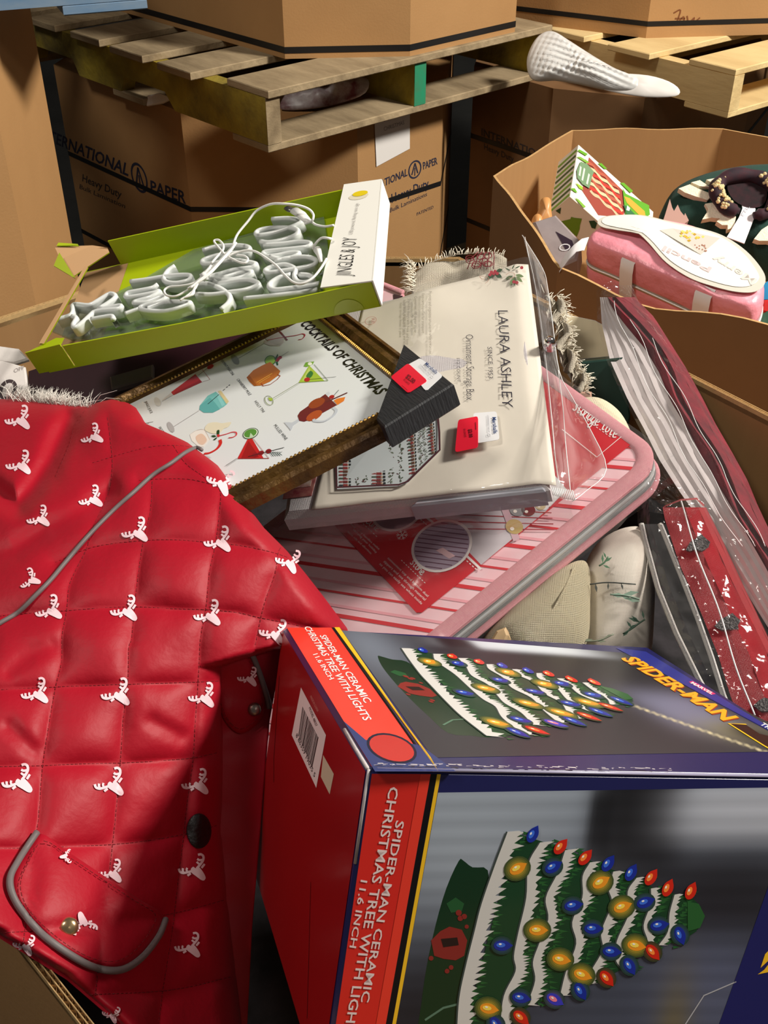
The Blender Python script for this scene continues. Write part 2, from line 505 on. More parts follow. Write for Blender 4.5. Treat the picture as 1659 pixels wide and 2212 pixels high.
b = MB(); ring_logo(b, fL, (301, 384), 27, Z1, PRINT_BLUE); local_child(b.build('printed_logo', tA), fL, frA)
fR = face_frame(vA[2], vA[3], 0.5, frA); b = MB()
ring_logo(b, fR, (896, 366), 18, Z1, PRINT_BLUE); local_child(b.build('printed_logo', tA), fR, frA); b = MB()
ptext(b, fR, 'INTERNATIONAL', (772, 428), (880, 379), (772, 411), Z1, PRINT_BLUE, 0.02)
local_child(b.build('lettering', tA), fR, frA); b = MB()
ptext(b, fR, 'PAPER', (914, 366), (945, 354), (913, 350), Z1, PRINT_BLUE, 0.02)
local_child(b.build('lettering', tA), fR, frA); b = MB()
ptext(b, fR, 'Heavy Duty', (846, 438), (926, 404), (845, 418), Z1, PRINT_BLUE, 0.012)
local_child(b.build('lettering', tA), fR, frA); b = MB()
ptext(b, fR, 'Bulk Laminations', (842, 459), (922, 423), (842, 449), Z1, PRINT_BLUE)
local_child(b.build('lettering', tA), fR, frA); b = MB()
ptext(b, fR, 'PATENTED', (900, 466), (936, 450), (900, 459), Z1, PRINT_BLUE)
local_child(b.build('lettering', tA), fR, frA)
# white sheet taped on the right-hand face
fS = Fr(fR.o + fR.m[:, 2] * 0.002, fR.m)
q = pxs(fS, [(809, 266), (885, 239), (885, 321), (813, 360)])
b = MB(); b.prism(q, 0.0, 0.0006, PAPER_W)
ptext(b, fS, 'CHRISTMAS', (829, 283), (873, 268), (828, 274), 0.001, ink((150, 146, 148), 0.8))
o = b.build('paper_sheet'); o.matrix_world = fS.mat()
tag(o, 'white paper sheet with faint lettering taped to the printed bulk box', 'paper')

boards = [(-0.012, 0.135, .0), (.225, .36, .035), (.43, .575, .03), (.64, .78, .02), (.86, 1.0, .02), (1.06, 1.2, 0)]
pallet('wooden_pallet', 'weathered wooden pallet with moss-yellow stringer and a green painted block end', PA, 1.2, 0.93, ZP, 0.1, 0.017, boards, [(0.0, .13), (.5, .64), (1.07, 1.2)], WOOD_MOSS, WOOD_OLD, endm=WOOD_OLD, greens=(1,))
ptsA2 = [PA.xy(a, c) for a, c in ((.18, .2), (0.0, .43), (0.0, .80), (.2, .86), (.8, .86), (1.15, .75), (1.15, .45), (.9, .2))]
octabox('bulk_box', 'brown cardboard bulk box with a black strap standing on the mossy pallet', ptsA2, ZP + .134, ZP + .134 + 0.85, KRAFT, KRAFT_IN, lid=True, straps=((1.042, 0.014),))

# ------------------------------------------------------------------ lower right bulk box behind the open bin
ptsC = [(.25, 3.14), (.44, 2.91), (.66, 2.82), (1.02, 3.10), (1.2, 3.45), (1.1, 3.8), (.65, 3.9), (.32, 3.6)]
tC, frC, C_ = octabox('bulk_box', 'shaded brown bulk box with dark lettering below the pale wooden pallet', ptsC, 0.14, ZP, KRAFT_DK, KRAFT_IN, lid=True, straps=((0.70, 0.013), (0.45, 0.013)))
fc = face_frame(ptsC[0], ptsC[1], 0.5, frC); b = MB()
ptext(b, fc, 'INTERNATIONAL', (1040, 292), (1200, 356), (1040, 276), Z1, PRINT_DIM, 0.02)
local_child(b.build('lettering', tC), fc, frC); b = MB()
ptext(b, fc, 'Heavy Duty', (1046, 322), (1110, 350), (1046, 309), Z1, PRINT_DIM, 0.01)
local_child(b.build('lettering', tC), fc, frC)
boardsB = [(0.0, .135, .0), (.225, .36, .04), (.45, .585, .03), (.68, .82, .02), (.9, 1.0, .0)]
pallet('wooden_pallet', 'pale clean wooden pallet with splintered boards at the right', PB, 1.0, 1.2, ZP, 0.082, 0.015, boardsB, [(0.0, .13), (.45, .58)], WOOD_NEW, WOOD_NEW)
ptsB2 = [(.673, 2.957), (1.02, 3.0), (1.38, 3.3), (1.4, 3.7), (1.0, 4.0), (.6, 3.95), (.34, 3.6), (.31, 3.176)]
tB2, frB2, B2 = octabox('bulk_box', 'brown bulk box with a black strap and red scribble on the pale pallet', ptsB2, ZP + .112, ZP + .112 + 0.85, KRAFT, KRAFT_IN, lid=True, straps=((ZP + .112 + .028, 0.012),))
fs = face_frame(ptsB2[0], ptsB2[1], 1.1, frB2); b = MB()
SCR = ink((120, 70, 36), 0.7)
for st in ([(1455, 28), (1470, 22), (1462, 50), (1476, 36), (1478, 48)], [(1484, 34), (1488, 48), (1500, 38), (1496, 50), (1512, 38)], [(1458, 40), (1480, 40)]):
    b.stroke(smoothpath(pxs(fs, st), 4), 0.0035, 0.0008, SCR)
local_child(b.build('scribble', tB2), fs, frB2)

# ------------------------------------------------------------------ tall box at the left edge and the blue pallet on it
ptsL = [(-.66, 1.883), (-.657, 2.167), (-.80, 2.40), (-1.2, 2.5), (-1.6, 2.3), (-1.65, 1.9), (-1.4, 1.55), (-1.0, 1.55)]
tL, frL, L_ = octabox('bulk_box', 'tall plain brown bulk box at the left edge below the blue pallet', ptsL, 0.14, 1.266, KRAFT, KRAFT_IN, lid=True)
PL = Pal((-0.40, 1.976), (-0.92, -0.393), (-0.393, 0.92))
pallet('wooden_pallet', 'blue painted wooden pallet on the tall box in the top left corner', PL, 1.2, 0.9, 1.267, 0.09, 0.016, [(0, .14, 0), (.3, .44, 0), (.6, .74, 0), (1.06, 1.2, 0)], [(0, .14), (.5, .64), (1.06, 1.2)], WOOD_BLUE, WOOD_BLUE, notch=False)
# pallets the lower boxes stand on
for i, (pp, nm) in enumerate(((PA, 'plain wooden pallet on the floor under the printed bulk box'), (PB, 'plain wooden pallet on the floor under the shaded bulk box'))):
    pallet('wooden_pallet', nm, Pal(pp.xy(0.0, -0.03), pp.a, pp.b), 1.2, 1.0, 0.0, 0.1, 0.019, [(0, .14, 0), (.35, .49, 0), (.7, .84, 0), (1.06, 1.2, 0)], [(0, .14), (1.06, 1.2)], WOOD_OLD, WOOD_OLD)
pallet('wooden_pallet', 'plain wooden pallet on the floor under the tall left box', Pal((-0.68, 2.5), (-1, 0), (0, -1)), 1.0, 0.95, 0.0, 0.1, 0.019, [(0, .14, 0), (.35, .49, 0), (.86, 1.0, 0)], [(0, .14), (.86, 1.0)], WOOD_OLD, WOOD_OLD)

# ------------------------------------------------------------------ soft shapes from an outline
def puff(b, out2d, thick, m, back=None, nr=8, pw=0.5, nfun=None, z0=0.0, center=None, flat_back=True):
    """pillow-like solid over a star-shaped 2-D outline (local), bulging +thick (front) and -back"""
    o = np.array(out2d); 
    if area2(out2d) < 0: o = o[::-1]
    n = len(o); c = np.mean(o, 0) if center is None else np.array(center)
    bk = thick * 0.6 if back is None else back
    for sgn, th in ((1, thick), (-1, bk)):
        v = [(c[0], c[1], z0 + sgn * th + (nfun(c[0], c[1]) if nfun and sgn > 0 else 0))]; f = []
        for r in range(1, nr + 1):
            s = math.sin(r / nr * math.pi / 2)
            h = th * max(0.0, (1 - s * s)) ** pw
            for i in range(n):
                q = c + (o[i] - c) * s
                v.append((q[0], q[1], z0 + sgn * h + (nfun(q[0], q[1]) * (1 - s ** 4) if nfun and sgn > 0 else 0)))
        for i in range(n):
            f.append((0, 1 + i, 1 + (i + 1) % n))
        for r in range(nr - 1):
            for i in range(n):
                j = (i + 1) % n; k = 1 + r * n; l = 1 + (r + 1) * n
                f.append((k + i, l + i, l + j, k + j))
        b.add(v, f if sgn > 0 else [q[::-1] for q in f], m, True)
    return b
def pxpuff(fr, px, thick, m, n=5, **kw):
    b = MB(); o = [tuple(p) for p in smoothpath(pxs(fr, px), n, closed=True)]
    return puff(b, o, thick, m, **kw), o

# bubble-wrap bundle on the shaded box
BUB = mat('bubble_wrap', (214, 214, 212), rough=0.3, spec=0.5)
fr = frame_nx(P(1300, 150, 2.62), (-0.25, -0.75, 0.6), (1, 0, 0))
t = thing('bubble_wrap_bundle', 'white bubble wrap bundle bulging out between the two wooden pallets', 'packing', fr)
def bubf(x, y):
    return 0.004 * (math.cos(x * 300 + y * 110) * math.cos(y * 300 - x * 110)) + 0.012 * nz(x * 14, y * 14, 2)
bb, _ = pxpuff(fr, [(1138, 130), (1158, 84), (1190, 68), (1228, 88), (1275, 118), (1330, 150), (1380, 172), (1380, 196), (1320, 196), (1250, 182), (1200, 174), (1150, 172)], 0.032, BUB, n=8, nr=28, nfun=bubf)
bb.build('bubble_wrap', t)
bb, _ = pxpuff(fr, [(1300, 152), (1340, 158), (1400, 163), (1445, 176), (1468, 194), (1458, 208), (1395, 210), (1320, 198), (1290, 184)], 0.008, PAPER_W, n=3, nr=10, nfun=lambda x, y: 0.006 * nz(x * 25, y * 25, 5))
bb.build('foam_sheet', t)

# crumpled goods seen through the pallet opening, and a scrap of sheet in the stringer notch
fr = frame_nx(P(700, 205, 2.62), (-0.1, -0.7, 0.7), (1, 0, 0))
bb, _ = pxpuff(fr, [(605, 225), (625, 195), (665, 182), (700, 190), (735, 172), (770, 166), (796, 172), (790, 200), (745, 220), (680, 234), (615, 238)], 0.018, mat('crumpled_red_white_wrap', (176, 170, 172), rough=0.4, noise_=(22, 1.0), col2=(96, 40, 48)), n=3, nr=10, nfun=lambda x, y: 0.02 * nz(x * 30, y * 30, 2))
o = bb.build('crumpled_wrap'); o.matrix_world = fr.mat(); tag(o, 'crumpled white and red wrapping inside the mossy pallet opening', 'wrapping')
fr = frame_nx(P(335, 215, 2.66), (-0.2, -0.8, 0.5), (1, 0, 0))
b = MB(); b.prism(pxs(fr, [(316, 228), (318, 206), (345, 200), (372, 212), (350, 222)]), -0.01, 0.0, PAPER_W, bev=0.002)
o = b.build('paper_scrap'); o.matrix_world = fr.mat(); tag(o, 'scrap of white sheet poking through the mossy stringer notch', 'paper')
# ================================================================== open bin at the right and its contents
pts2 = [(.26, 1.516), (.62, 1.254), (1.0, 1.25), (1.22, 1.5), (1.22, 1.85), (.68, 2.2), (.377, 2.2), (.197, 1.929)]
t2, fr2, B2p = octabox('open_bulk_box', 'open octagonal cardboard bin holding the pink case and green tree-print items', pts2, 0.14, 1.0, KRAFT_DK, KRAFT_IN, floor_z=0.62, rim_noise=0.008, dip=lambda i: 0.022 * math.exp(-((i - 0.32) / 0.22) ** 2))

# ---- ribbon-candy gift box (white and green)
M_ = np.array([[0.7747, 0.2014, 0.5994], [0.0143, 0.9421, -0.3351], [-0.6322, 0.2682, 0.727]])
o_ = CAM + 0.8 * (np.array([0.4167, 2.3649, 0.8048]) - CAM)
fg = Fr(o_, M_); LG, WG, DG = 0.208, 0.1646, 0.054
t = thing('gift_box', 'white gift box with green tree print and red ribbon candy picture in the right bin', 'box', fg)
WC = mat('white_card', (236, 231, 216), rough=0.45, spec=0.4)
b = MB(); b.box(0, LG, 0, WG, -DG, 0, WC, bev=0.001); b.build('carton', t)
b = MB(); G1 = ink((96, 160, 42)); G2 = ink((120, 170, 60)); GD = ink((60, 92, 58)); E1 = 0.0004
# picture window
b.poly(pxs(fg, [(1272, 340), (1345, 412), (1350, 455), (1345, 470), (1292, 465), (1257, 412)]), E1, ink((150, 70, 58)))
for k, c in enumerate(((206, 176, 140), (190, 60, 50), (214, 190, 150), (176, 90, 70))):
    for s in range(2):
        i = k + s * 4
        x0, y0 = 1262 + (7 - i) * 1.8, 412 - i * 9.5
        pth = [fg.on(x0 + q * 11.0, y0 + q * 9.6 + 2.2 * math.sin(q * 2.6 + i)) for q in np.linspace(0, 6.6, 28)]
        b.stroke(pth, 0.0085, E1 * (2 + 0.3 * i), ink(c))
b.poly(pxs(fg, [(1343, 408), (1350, 420), (1400, 445), (1402, 465), (1395, 470), (1350, 470), (1346, 440)]), E1 * 6, ink((92, 160, 46)))
b.poly(pxs(fg, [(1346, 426), (1358, 430), (1390, 458), (1392, 468), (1380, 468), (1352, 440)]), E1 * 7, ink((240, 160, 60)))
b.poly(pxs(fg, [(1344, 444), (1352, 448), (1372, 468), (1352, 468)]), E1 * 8, ink((56, 110, 70)))
b.poly(pxs(fg, [(1352, 446), (1358, 452), (1356, 458), (1350, 456)]), E1 * 9, ink((245, 245, 240)))
# badge
b.poly(pxs(fg, [(1252, 351), (1266, 356), (1281, 373), (1276, 385), (1271, 409), (1256, 400), (1245, 386), (1244, 370)]), E1 * 7, ink((112, 142, 106)))
for (p0, p1) in (((1252, 362), (1249, 382)), ((1260, 366), (1255, 392)), ((1270, 378), (1265, 400))):
    b.stroke(pxs(fg, [p0, p1]), 0.004, E1 * 8, ink((206, 216, 196)))
# scattered green strokes on the face border
for pl, c in (([(1246, 327), (1250, 324), (1268, 334), (1264, 338)], G1), ([(1290, 354), (1298, 354), (1310, 366), (1304, 366)], G1), ([(1338, 396), (1346, 396), (1366, 414), (1360, 418)], G1), ([(1242, 396), (1256, 404), (1258, 412), (1250, 408)], ink((150, 190, 50))), ([(1230, 408), (1240, 408), (1246, 418), (1240, 416)], G1), ([(1240, 428), (1248, 432), (1264, 448), (1258, 450)], G2), ([(1244, 340), (1252, 340), (1272, 352), (1266, 354)], G2)):
    b.poly(pxs(fg, pl), E1 * 5, c)
b.build('front_print', t)
# left side with stripes, lower side with trees
def side_fr(fr, o, x, y):
    x = unit(x); n = unit(np.cross(x, y)); return Fr(o, np.stack([x, np.cross(n, x), n], 1))
fside = side_fr(fg, fg.w((0, WG, 0)), -fg.m[:, 1], fg.m[:, 2])
if fside.m[:, 2] @ (fside.o - CAM) > 0: fside = Fr(fside.o, np.stack([fside.m[:, 0], -fside.m[:, 1], -fside.m[:, 2]], 1))
b = MB()
for k in range(9):
    u = 0.012 + k * 0.0175
    b.poly([(u, 0.004), (u + 0.008, 0.002), (u + 0.012, 0.05), (u + 0.004, 0.052)] if fside.l(fg.w((0, 0, -DG)))[1] > 0 else [(u, -0.004), (u + 0.008, -0.002), (u + 0.012, -0.05), (u + 0.004, -0.052)], 0.0005, (G2, GD)[k % 2])
o = b.build('side_print', t); o.matrix_local = fg.mat().inverted() @ fside.mat()
flow = side_fr(fg, fg.w((0, 0, 0)), fg.m[:, 0], fg.m[:, 2])
if flow.m[:, 2] @ (flow.o - CAM) > 0: flow = Fr(flow.o, np.stack([flow.m[:, 0], -flow.m[:, 1], -flow.m[:, 2]], 1))
b = MB()
b.poly(pxs(flow, [(1207, 479), (1232, 473), (1234, 468), (1240, 470), (1257, 472), (1253, 486), (1252, 495), (1246, 511), (1230, 498), (1222, 490)]), 0.0005, ink((112, 152, 46)))
b.poly(pxs(flow, [(1272, 477), (1284, 476), (1290, 482), (1286, 494), (1278, 492)]), 0.0005, ink((50, 84, 54)))
b.poly(pxs(flow, [(1200, 455), (1212, 448), (1210, 462)]), 0.0005, ink((50, 84, 54)))
o = b.build('lower_print', t); o.matrix_local = fg.mat().inverted() @ flow.mat()

# ---- pink zipped case with a big oval card
PINK = mat('pink_satin', (246, 160, 174), rough=0.38, spec=0.5, noise_=(9, 0.4), col2=(232, 126, 146), bump=(26, 0.5), sheen=0.3)
fp = frame_nx(P(1450, 560, 1.62), (-0.16, -0.28, 0.94), (1, -0.3, 0))
t = thing('zip_case', 'pink zipped fabric case with white ribbons and an oval cream card in the right bin', 'case', fp)
outl = smoothpath(pxs(fp, [(1270, 520), (1288, 488), (1335, 470), (1430, 472), (1530, 496), (1612, 545), (1652, 600), (1640, 652), (1600, 660), (1520, 632), (1420, 588), (1330, 548)]), 6, closed=True)
outl = [tuple(p) for p in outl]
if area2(outl) < 0: outl = outl[::-1]
c0 = np.mean(np.array(outl), 0)
def caseshell(b, prof, m):
    rows = []
    for (s, z) in prof:
        rows.append([(c0[0] + (x - c0[0]) * s, c0[1] + (y - c0[1]) * s, z + 0.004 * nz(x * 22, y * 22, z * 25) * (1 if 0.3 < s < 1.05 else 0.4)) for x, y in outl])
    n = len(outl); v = [p for r in rows for p in r]; f = []
    for r in range(len(rows) - 1):
        for i in range(n):
            j = (i + 1) % n; f.append((r * n + i, (r + 1) * n + i, (r + 1) * n + j, r * n + j))
    f.append(tuple(range(n)))
    b.add(v, f, m, True)
b = MB(); caseshell(b, [(0.5, 0.004), (0.93, 0.002), (0.975, -0.002), (1.0, -0.014), (1.01, -0.030), (1.005, -0.042), (0.99, -0.044)], PINK); b.build('lid', t)
b = MB(); caseshell(b, [(0.99, -0.051), (1.005, -0.053), (1.012, -0.066), (1.0, -0.092), (0.97, -0.104), (0.5, -0.106), (0.1, -0.106)], PINK); b.build('base', t)
ZIP = mat('grey_zip_tape', (176, 172, 172), rough=0.5)
b = MB(); n = len(outl)
b.add([(c0[0] + (x - c0[0]) * 1.0, c0[1] + (y - c0[1]) * 1.0, -0.0425) for x, y in outl] + [(c0[0] + (x - c0[0]) * 1.0, c0[1] + (y - c0[1]) * 1.0, -0.0525) for x, y in outl], [(i, n + i, n + (i + 1) % n, (i + 1) % n) for i in range(n)], ZIP)
b.tube([(c0[0] + (x - c0[0]) * 1.006, c0[1] + (y - c0[1]) * 1.006, -0.0475) for x, y in outl], 0.0016, mat('zip_teeth', (214, 212, 210), rough=0.35, metal=0.3), seg=6, closed=True)
b.build('zip', t)
SATIN = mat('white_satin_ribbon', (238, 234, 236), rough=0.35, spec=0.5, sheen=0.3)
def side_strip(pa, pb, w):   # ribbon down the side of the case at the outline point nearest to pixel pa
    q = np.array(fp.on(*pa)); i = int(np.argmin(np.linalg.norm(np.array(outl) - q, axis=1))); n = len(outl)
    p = np.array(outl[i]); tt = unit(np.array(outl[(i + 1) % n]) - np.array(outl[i - 1])); nn = np.array([tt[1], -tt[0]])
    b = MB(); v = []
    for (d, z) in ((-0.010, 0.0035), (0.002, -0.004), (0.0055, -0.022), (0.006, -0.05), (0.005, -0.08), (-0.006, -0.105)):
        k = p + nn * d
        v.append((*(k - tt * w / 2), z)); v.append((*(k + tt * w / 2), z))
    m_ = len(v) // 2
    b.add(v, [(2 * i, 2 * i + 1, 2 * i + 3, 2 * i + 2) for i in range(m_ - 1)], SATIN, True)
    b.build('ribbon', t)
side_strip((1352, 560), None, 0.024); side_strip((1512, 632), None, 0.027)
# the card
CARD = mat('cream_card', (238, 232, 222), rough=0.6)
fcard = fp.shifted(0.008)
co = smoothpath(pxs(fcard, [(1291, 482), (1300, 470), (1332, 465), (1385, 466), (1440, 478), (1500, 490), (1560, 508), (1612, 542), (1648, 585), (1652, 612), (1630, 630), (1590, 630), (1540, 618), (1490, 600), (1440, 568), (1400, 530), (1360, 500), (1310, 494)]), 5, closed=True)
ci = smoothpath(pxs(fcard, [(1300, 480), (1310, 470), (1340, 467), (1385, 469), (1440, 482), (1500, 494), (1556, 512), (1604, 546), (1636, 588), (1638, 606), (1620, 618), (1590, 620), (1545, 610), (1495, 592), (1448, 564), (1404, 524), (1360, 494), (1318, 490)]), 5, closed=True)
def lift(p):
    return 0.008 + 0.007 * math.exp(-((p[0] - pk[0]) ** 2 + (p[1] - pk[1]) ** 2) / 0.0018)
pk = fcard.on(1385, 515)
b = MB(); cc = np.mean(np.array(co), 0); nn_ = len(co)
for (zz_, mm, fl) in ((0.0, mat('card_grey_border', (206, 202, 190), rough=0.6), 0), (-0.0008, CARD, 1)):
    v = [(cc[0], cc[1], lift(cc) + zz_)]
    for r in range(1, 7):
        for p in co:
            q = cc + (np.array(p) - cc) * r / 6; v.append((q[0], q[1], lift(q) + zz_))
    k = nn_; sgn = 1 if area2(co) > 0 else -1
    f = [(0, 1 + i, 1 + (i + 1) % k) for i in range(k)] + [(1 + r * k + i, 1 + (r + 1) * k + i, 1 + (r + 1) * k + (i + 1) % k, 1 + r * k + (i + 1) % k) for r in range(5) for i in range(k)]
    if sgn * (1 if fl == 0 else -1) < 0: f = [q[::-1] for q in f]
    b.add(v, f, mm, True)
v = [(cc[0], cc[1], lift(cc) + 0.0008)]
for r in range(1, 7):
    for p in ci:
        q = cc + (np.array(p) - cc) * r / 6; v.append((q[0], q[1], lift(q) + 0.0008))
f = [(0, 1 + i, 1 + (i + 1) % k) for i in range(k)] + [(1 + r * k + i, 1 + (r + 1) * k + i, 1 + (r + 1) * k + (i + 1) % k, 1 + r * k + (i + 1) % k) for r in range(5) for i in range(k)]
b.add(v, f if area2(ci) > 0 else [q[::-1] for q in f], CARD, True)
b.build('oval_card', t)
b = MB(); E2 = 0.0108
def cp(l): return pxs(fcard, l, 0.003)
def cz(l, dz=0.0, m=None, b_=None):
    pts = cp(l); 
    if area2(pts) < 0: pts = pts[::-1]
    (b_ or b).add([(x, y, lift((x, y)) + 0.0012 + dz) for x, y in pts], [tuple(range(len(pts)))], m)
cz([(1425, 500), (1452, 493), (1556, 512), (1514, 548)], 0.0, ink((206, 200, 190)))
for k in range(26):   # gold star picture
    a = random.uniform(0, 6.28); r = random.uniform(2, 18); x, y = 1496 + r * math.cos(a) * 1.5, 506 + r * math.sin(a) * 0.9
    cz([(x - 4, y), (x, y - 3), (x + 4, y), (x, y + 3)], 0.0004 + k * 2e-5, ink(random.choice(((220, 180, 70), (236, 206, 110), (190, 150, 60)))))
for k in range(14):
    x, y = 1512 + random.uniform(-14, 14), 535 + random.uniform(-8, 8)
    cz([(x - 2, y), (x, y - 2), (x + 2, y), (x, y + 2)], 0.0004, ink((170, 120, 100)))
cz([(1470, 497), (1530, 507), (1478, 530)], 0.0003, ink((228, 196, 100)))
b.build('card_picture', t)
b = MB()
def cardtext(s, p0, p1, pt, col, bold):
    v, f, w = text_geo(s, bold); p0 = np.array(fcard.on(*p0)); p1 = np.array(fcard.on(*p1)); pt = np.array(fcard.on(*pt))
    ex = (p1 - p0) / w; ey = (pt - p0) / CAPH; q = p0 + v[:, :1] * ex + v[:, 1:2] * ey
    kk = ex[0] * ey[1] - ex[1] * ey[0]
    b.add([(x, y, lift((x, y)) + 0.0013) for x, y in q], f if kk > 0 else [z[::-1] for z in f], ink(col))
cardtext('Pencil', (1538, 580), (1436, 535), (1531, 590), (222, 196, 196), 0.02)
cardtext('Merry', (1636, 606), (1546, 552), (1624, 618), (220, 214, 206), 0.02)
b.build('card_lettering', t)

# ---- rolled dark green tree-print throw with ribbon and beaded band
DG_ = mat('dark_green_knit', (28, 66, 56), rough=0.9, sheen=0.4, noise_=(40, 0.4), col2=(18, 46, 40), weave=(260, 0.4))
ft = frame_nx(P(1560, 470, 1.85), (-0.05, -0.60, 0.80), (1, -0.1, 0))
t = thing('tree_print_throw', 'dark green fleece roll with cream pine trees and a white ribbon in the right bin', 'throw', ft)
bb, _ = pxpuff(ft, [(1422, 492), (1436, 440), (1458, 412), (1500, 390), (1560, 374), (1640, 364), (1720, 372), (1770, 440), (1770, 560), (1700, 620), (1640, 575), (1560, 530), (1480, 510)], 0.05, DG_, n=4, back=0.05, pw=0.42)
bb.build('roll', t)
def ptsurf(fr, thick, cen_px, px):   # point on the dome in front of the frame plane
    return None
CRM = mat('cream_plush', (232, 222, 196), rough=0.95, sheen=0.5, bump=(300, 0.3))
ROSE = mat('dusty_rose_plush', (176, 140, 128), rough=0.95, sheen=0.4)
trees = [([(1429, 487), (1438, 460), (1447, 430), (1452, 448), (1456, 456), (1464, 442), (1470, 456), (1478, 466), (1480, 460), (1488, 476), (1475, 486)], ROSE),
         ([(1466, 407), (1490, 398), (1510, 408), (1530, 416), (1536, 424), (1528, 432), (1502, 424), (1480, 416)], CRM),
         ([(1493, 394), (1512, 389), (1534, 404), (1512, 402)], CRM), ([(1526, 388), (1560, 382), (1566, 388), (1540, 396)], CRM),
         ([(1592, 374), (1606, 368), (1636, 378), (1665, 390), (1640, 398), (1612, 382)], CRM),
         ([(1523, 440), (1544, 437), (1568, 452), (1590, 468), (1586, 490), (1572, 496), (1572, 486), (1560, 486), (1548, 478), (1556, 472), (1538, 470), (1517, 474), (1526, 460), (1530, 452)], CRM),
         ([(1629, 516), (1645, 496), (1664, 484), (1700, 500), (1690, 530), (1660, 520), (1640, 520)], CRM)]
for k, (pl, m) in enumerate(trees):
    h = 0.052
    b = MB(); b.prism(pxs(ft, pl, h), h - 0.012, h, m); b.build('tree_applique', t)
b = MB(); b.prism(pxs(ft, [(1601, 430), (1628, 440), (1632, 452), (1628, 474), (1608, 526), (1570, 512), (1596, 470), (1604, 450)], 0.056), 0.054, 0.056, SATIN); b.build('ribbon', t)
b = MB(); ptext(b, ft, 'TTL', (1586, 510), (1600, 488), (1580, 506), 0.0574, ink((170, 180, 190))); b.build('ribbon_lettering', t)
# beaded plaid hair band
BAND = mat('dark_plaid_velvet', (30, 18, 30), rough=0.8, sheen=0.6, noise_=(60, 0.6), col2=(70, 16, 28))
BEAD = mat('gold_bead', (246, 228, 176), rough=0.2, metal=0.4)
fb = ft.shifted(0.06)
t = thing('hair_band', 'dark plaid velvet band with gold beads lying on the green throw', 'hair band', fb)
path = [(1598, 456), (1572, 450), (1552, 430), (1548, 404), (1566, 386), (1600, 378), (1640, 384), (1668, 400), (1675, 430), (1660, 458), (1628, 466)]
p3 = [(*fb.on(x, y), 0.0) for x, y in path]
sp = smoothpath(p3, 6)
b = MB(); b.tube(sp, 0.0105, BAND, seg=10, taper=lambda s: (0.7 + 0.3 * math.sin(math.pi * s) ** 0.5 + 0.28 * abs(math.sin(s * 17))) * (0.6 if abs(s - .5) > .48 else 1.0)); b.build('band', t)
b = MB(); b.poly([tuple(q) for q in smoothpath(pxs(fb, [(1572, 398), (1600, 386), (1640, 392), (1658, 410), (1650, 440), (1620, 446), (1586, 430)]), 3, closed=True)], -0.003, mat('plaid_lining', (44, 14, 22), rough=0.9, noise_=(80, 0.9), col2=(12, 10, 14))); b.build('lining', t)
def bead(p, r, m, bl):
    vv = []; ff = []
    for i, (la) in enumerate((-1, -.5, .0, .5, 1)):
        for k in range(6):
            a = k * math.pi / 3; c = math.cos(la * math.pi / 2)
            vv.append((p[0] + r * c * math.cos(a), p[1] + r * c * math.sin(a), p[2] + r * math.sin(la * math.pi / 2)))
    for i in range(4):
        for k in range(6):
            ff.append((i * 6 + k, i * 6 + (k + 1) % 6, (i + 1) * 6 + (k + 1) % 6, (i + 1) * 6 + k))
    bl.add(vv, ff, m, True)
b = MB(); rb = random.Random(4)
for k in range(90):
    s = rb.choice((rb.uniform(0.1, 0.36), rb.uniform(0.62, 0.92))); q = np.array(sp[int(s * (len(sp) - 1))])
    a = rb.uniform(0.4, 2.7); bead(q + np.array([0.010 * math.cos(a), 0.010 * math.cos(a) * 0.6, 0.0118 * math.sin(a)]), rb.uniform(0.0026, 0.0044), BEAD, b)
b.build('beads', t, kind='stuff')

# ---- things half hidden along the bin's walls
TAN = mat('tan_resin', (204, 146, 88), rough=0.4, spec=0.5)
fr = frame_nx(P(1172, 470, 1.80), (0.1, -0.8, 0.5), (1, 0, 0))
t = thing('tan_figurine', 'smooth tan rounded figurine peeking beside the white gift box', 'figurine', fr)
bb, _ = pxpuff(fr, [(1150, 500), (1156, 470), (1166, 448), (1168, 432), (1178, 426), (1188, 432), (1190, 460), (1194, 494), (1180, 502)], 0.02, TAN); bb.build('body', t)
bb, _ = pxpuff(fr.shifted(0.012), [(1146, 500), (1150, 472), (1160, 462), (1170, 470), (1172, 500), (1158, 506)], 0.014, TAN); o = bb.build('arm', t); o.location = (0, 0, 0.012)
fr = frame_nx(P(1195, 520, 1.72), (-0.2, -0.5, 0.85), (1, 0, 0))
b = MB(); b.prism(pxs(fr, [(1150, 478), (1200, 462), (1255, 520), (1246, 560), (1205, 578), (1180, 545)]), -0.06, 0.0, mat('grey_package', (150, 138, 138), rough=0.5, noise_=(20, .3)), bev=0.004)
b.poly(pxs(fr, [(1200, 500), (1236, 520), (1244, 545), (1222, 540)]), 0.0006, ink((46, 30, 44))); b.stroke(ellipse(*fr.on(1220, 535), 0.008, 0.006, 12), 0.002, 0.001, ink((200, 196, 200)), closed=True)
o = b.build('grey_package'); o.matrix_world = fr.mat(); tag(o, 'grey package with a dark printed panel below the white gift box', 'package')
fr = frame_nx(P(1238, 545, 1.60), (-0.3, -0.6, 0.75), (1, 0, 0))
b = MB(); v = []
for k, (x0, y0, x1, y1, z) in enumerate(((1272, 512, 1262, 540, .0), (1258, 520, 1246, 548, .006), (1240, 532, 1230, 562, .004), (1222, 548, 1216, 576, .0), (1206, 566, 1206, 582, -.01))):
    a = fr.on(x0, y0); c = fr.on(x1, y1); v += [(*a, z), (*c, z)]
b.add(v, [(2 * i, 2 * i + 1, 2 * i + 3, 2 * i + 2) for i in range(4)], SATIN, True)
b.add([(x, y, z - 0.0012) for x, y, z in v], [(2 * i + 2, 2 * i + 3, 2 * i + 1, 2 * i) for i in range(4)], SATIN, True)
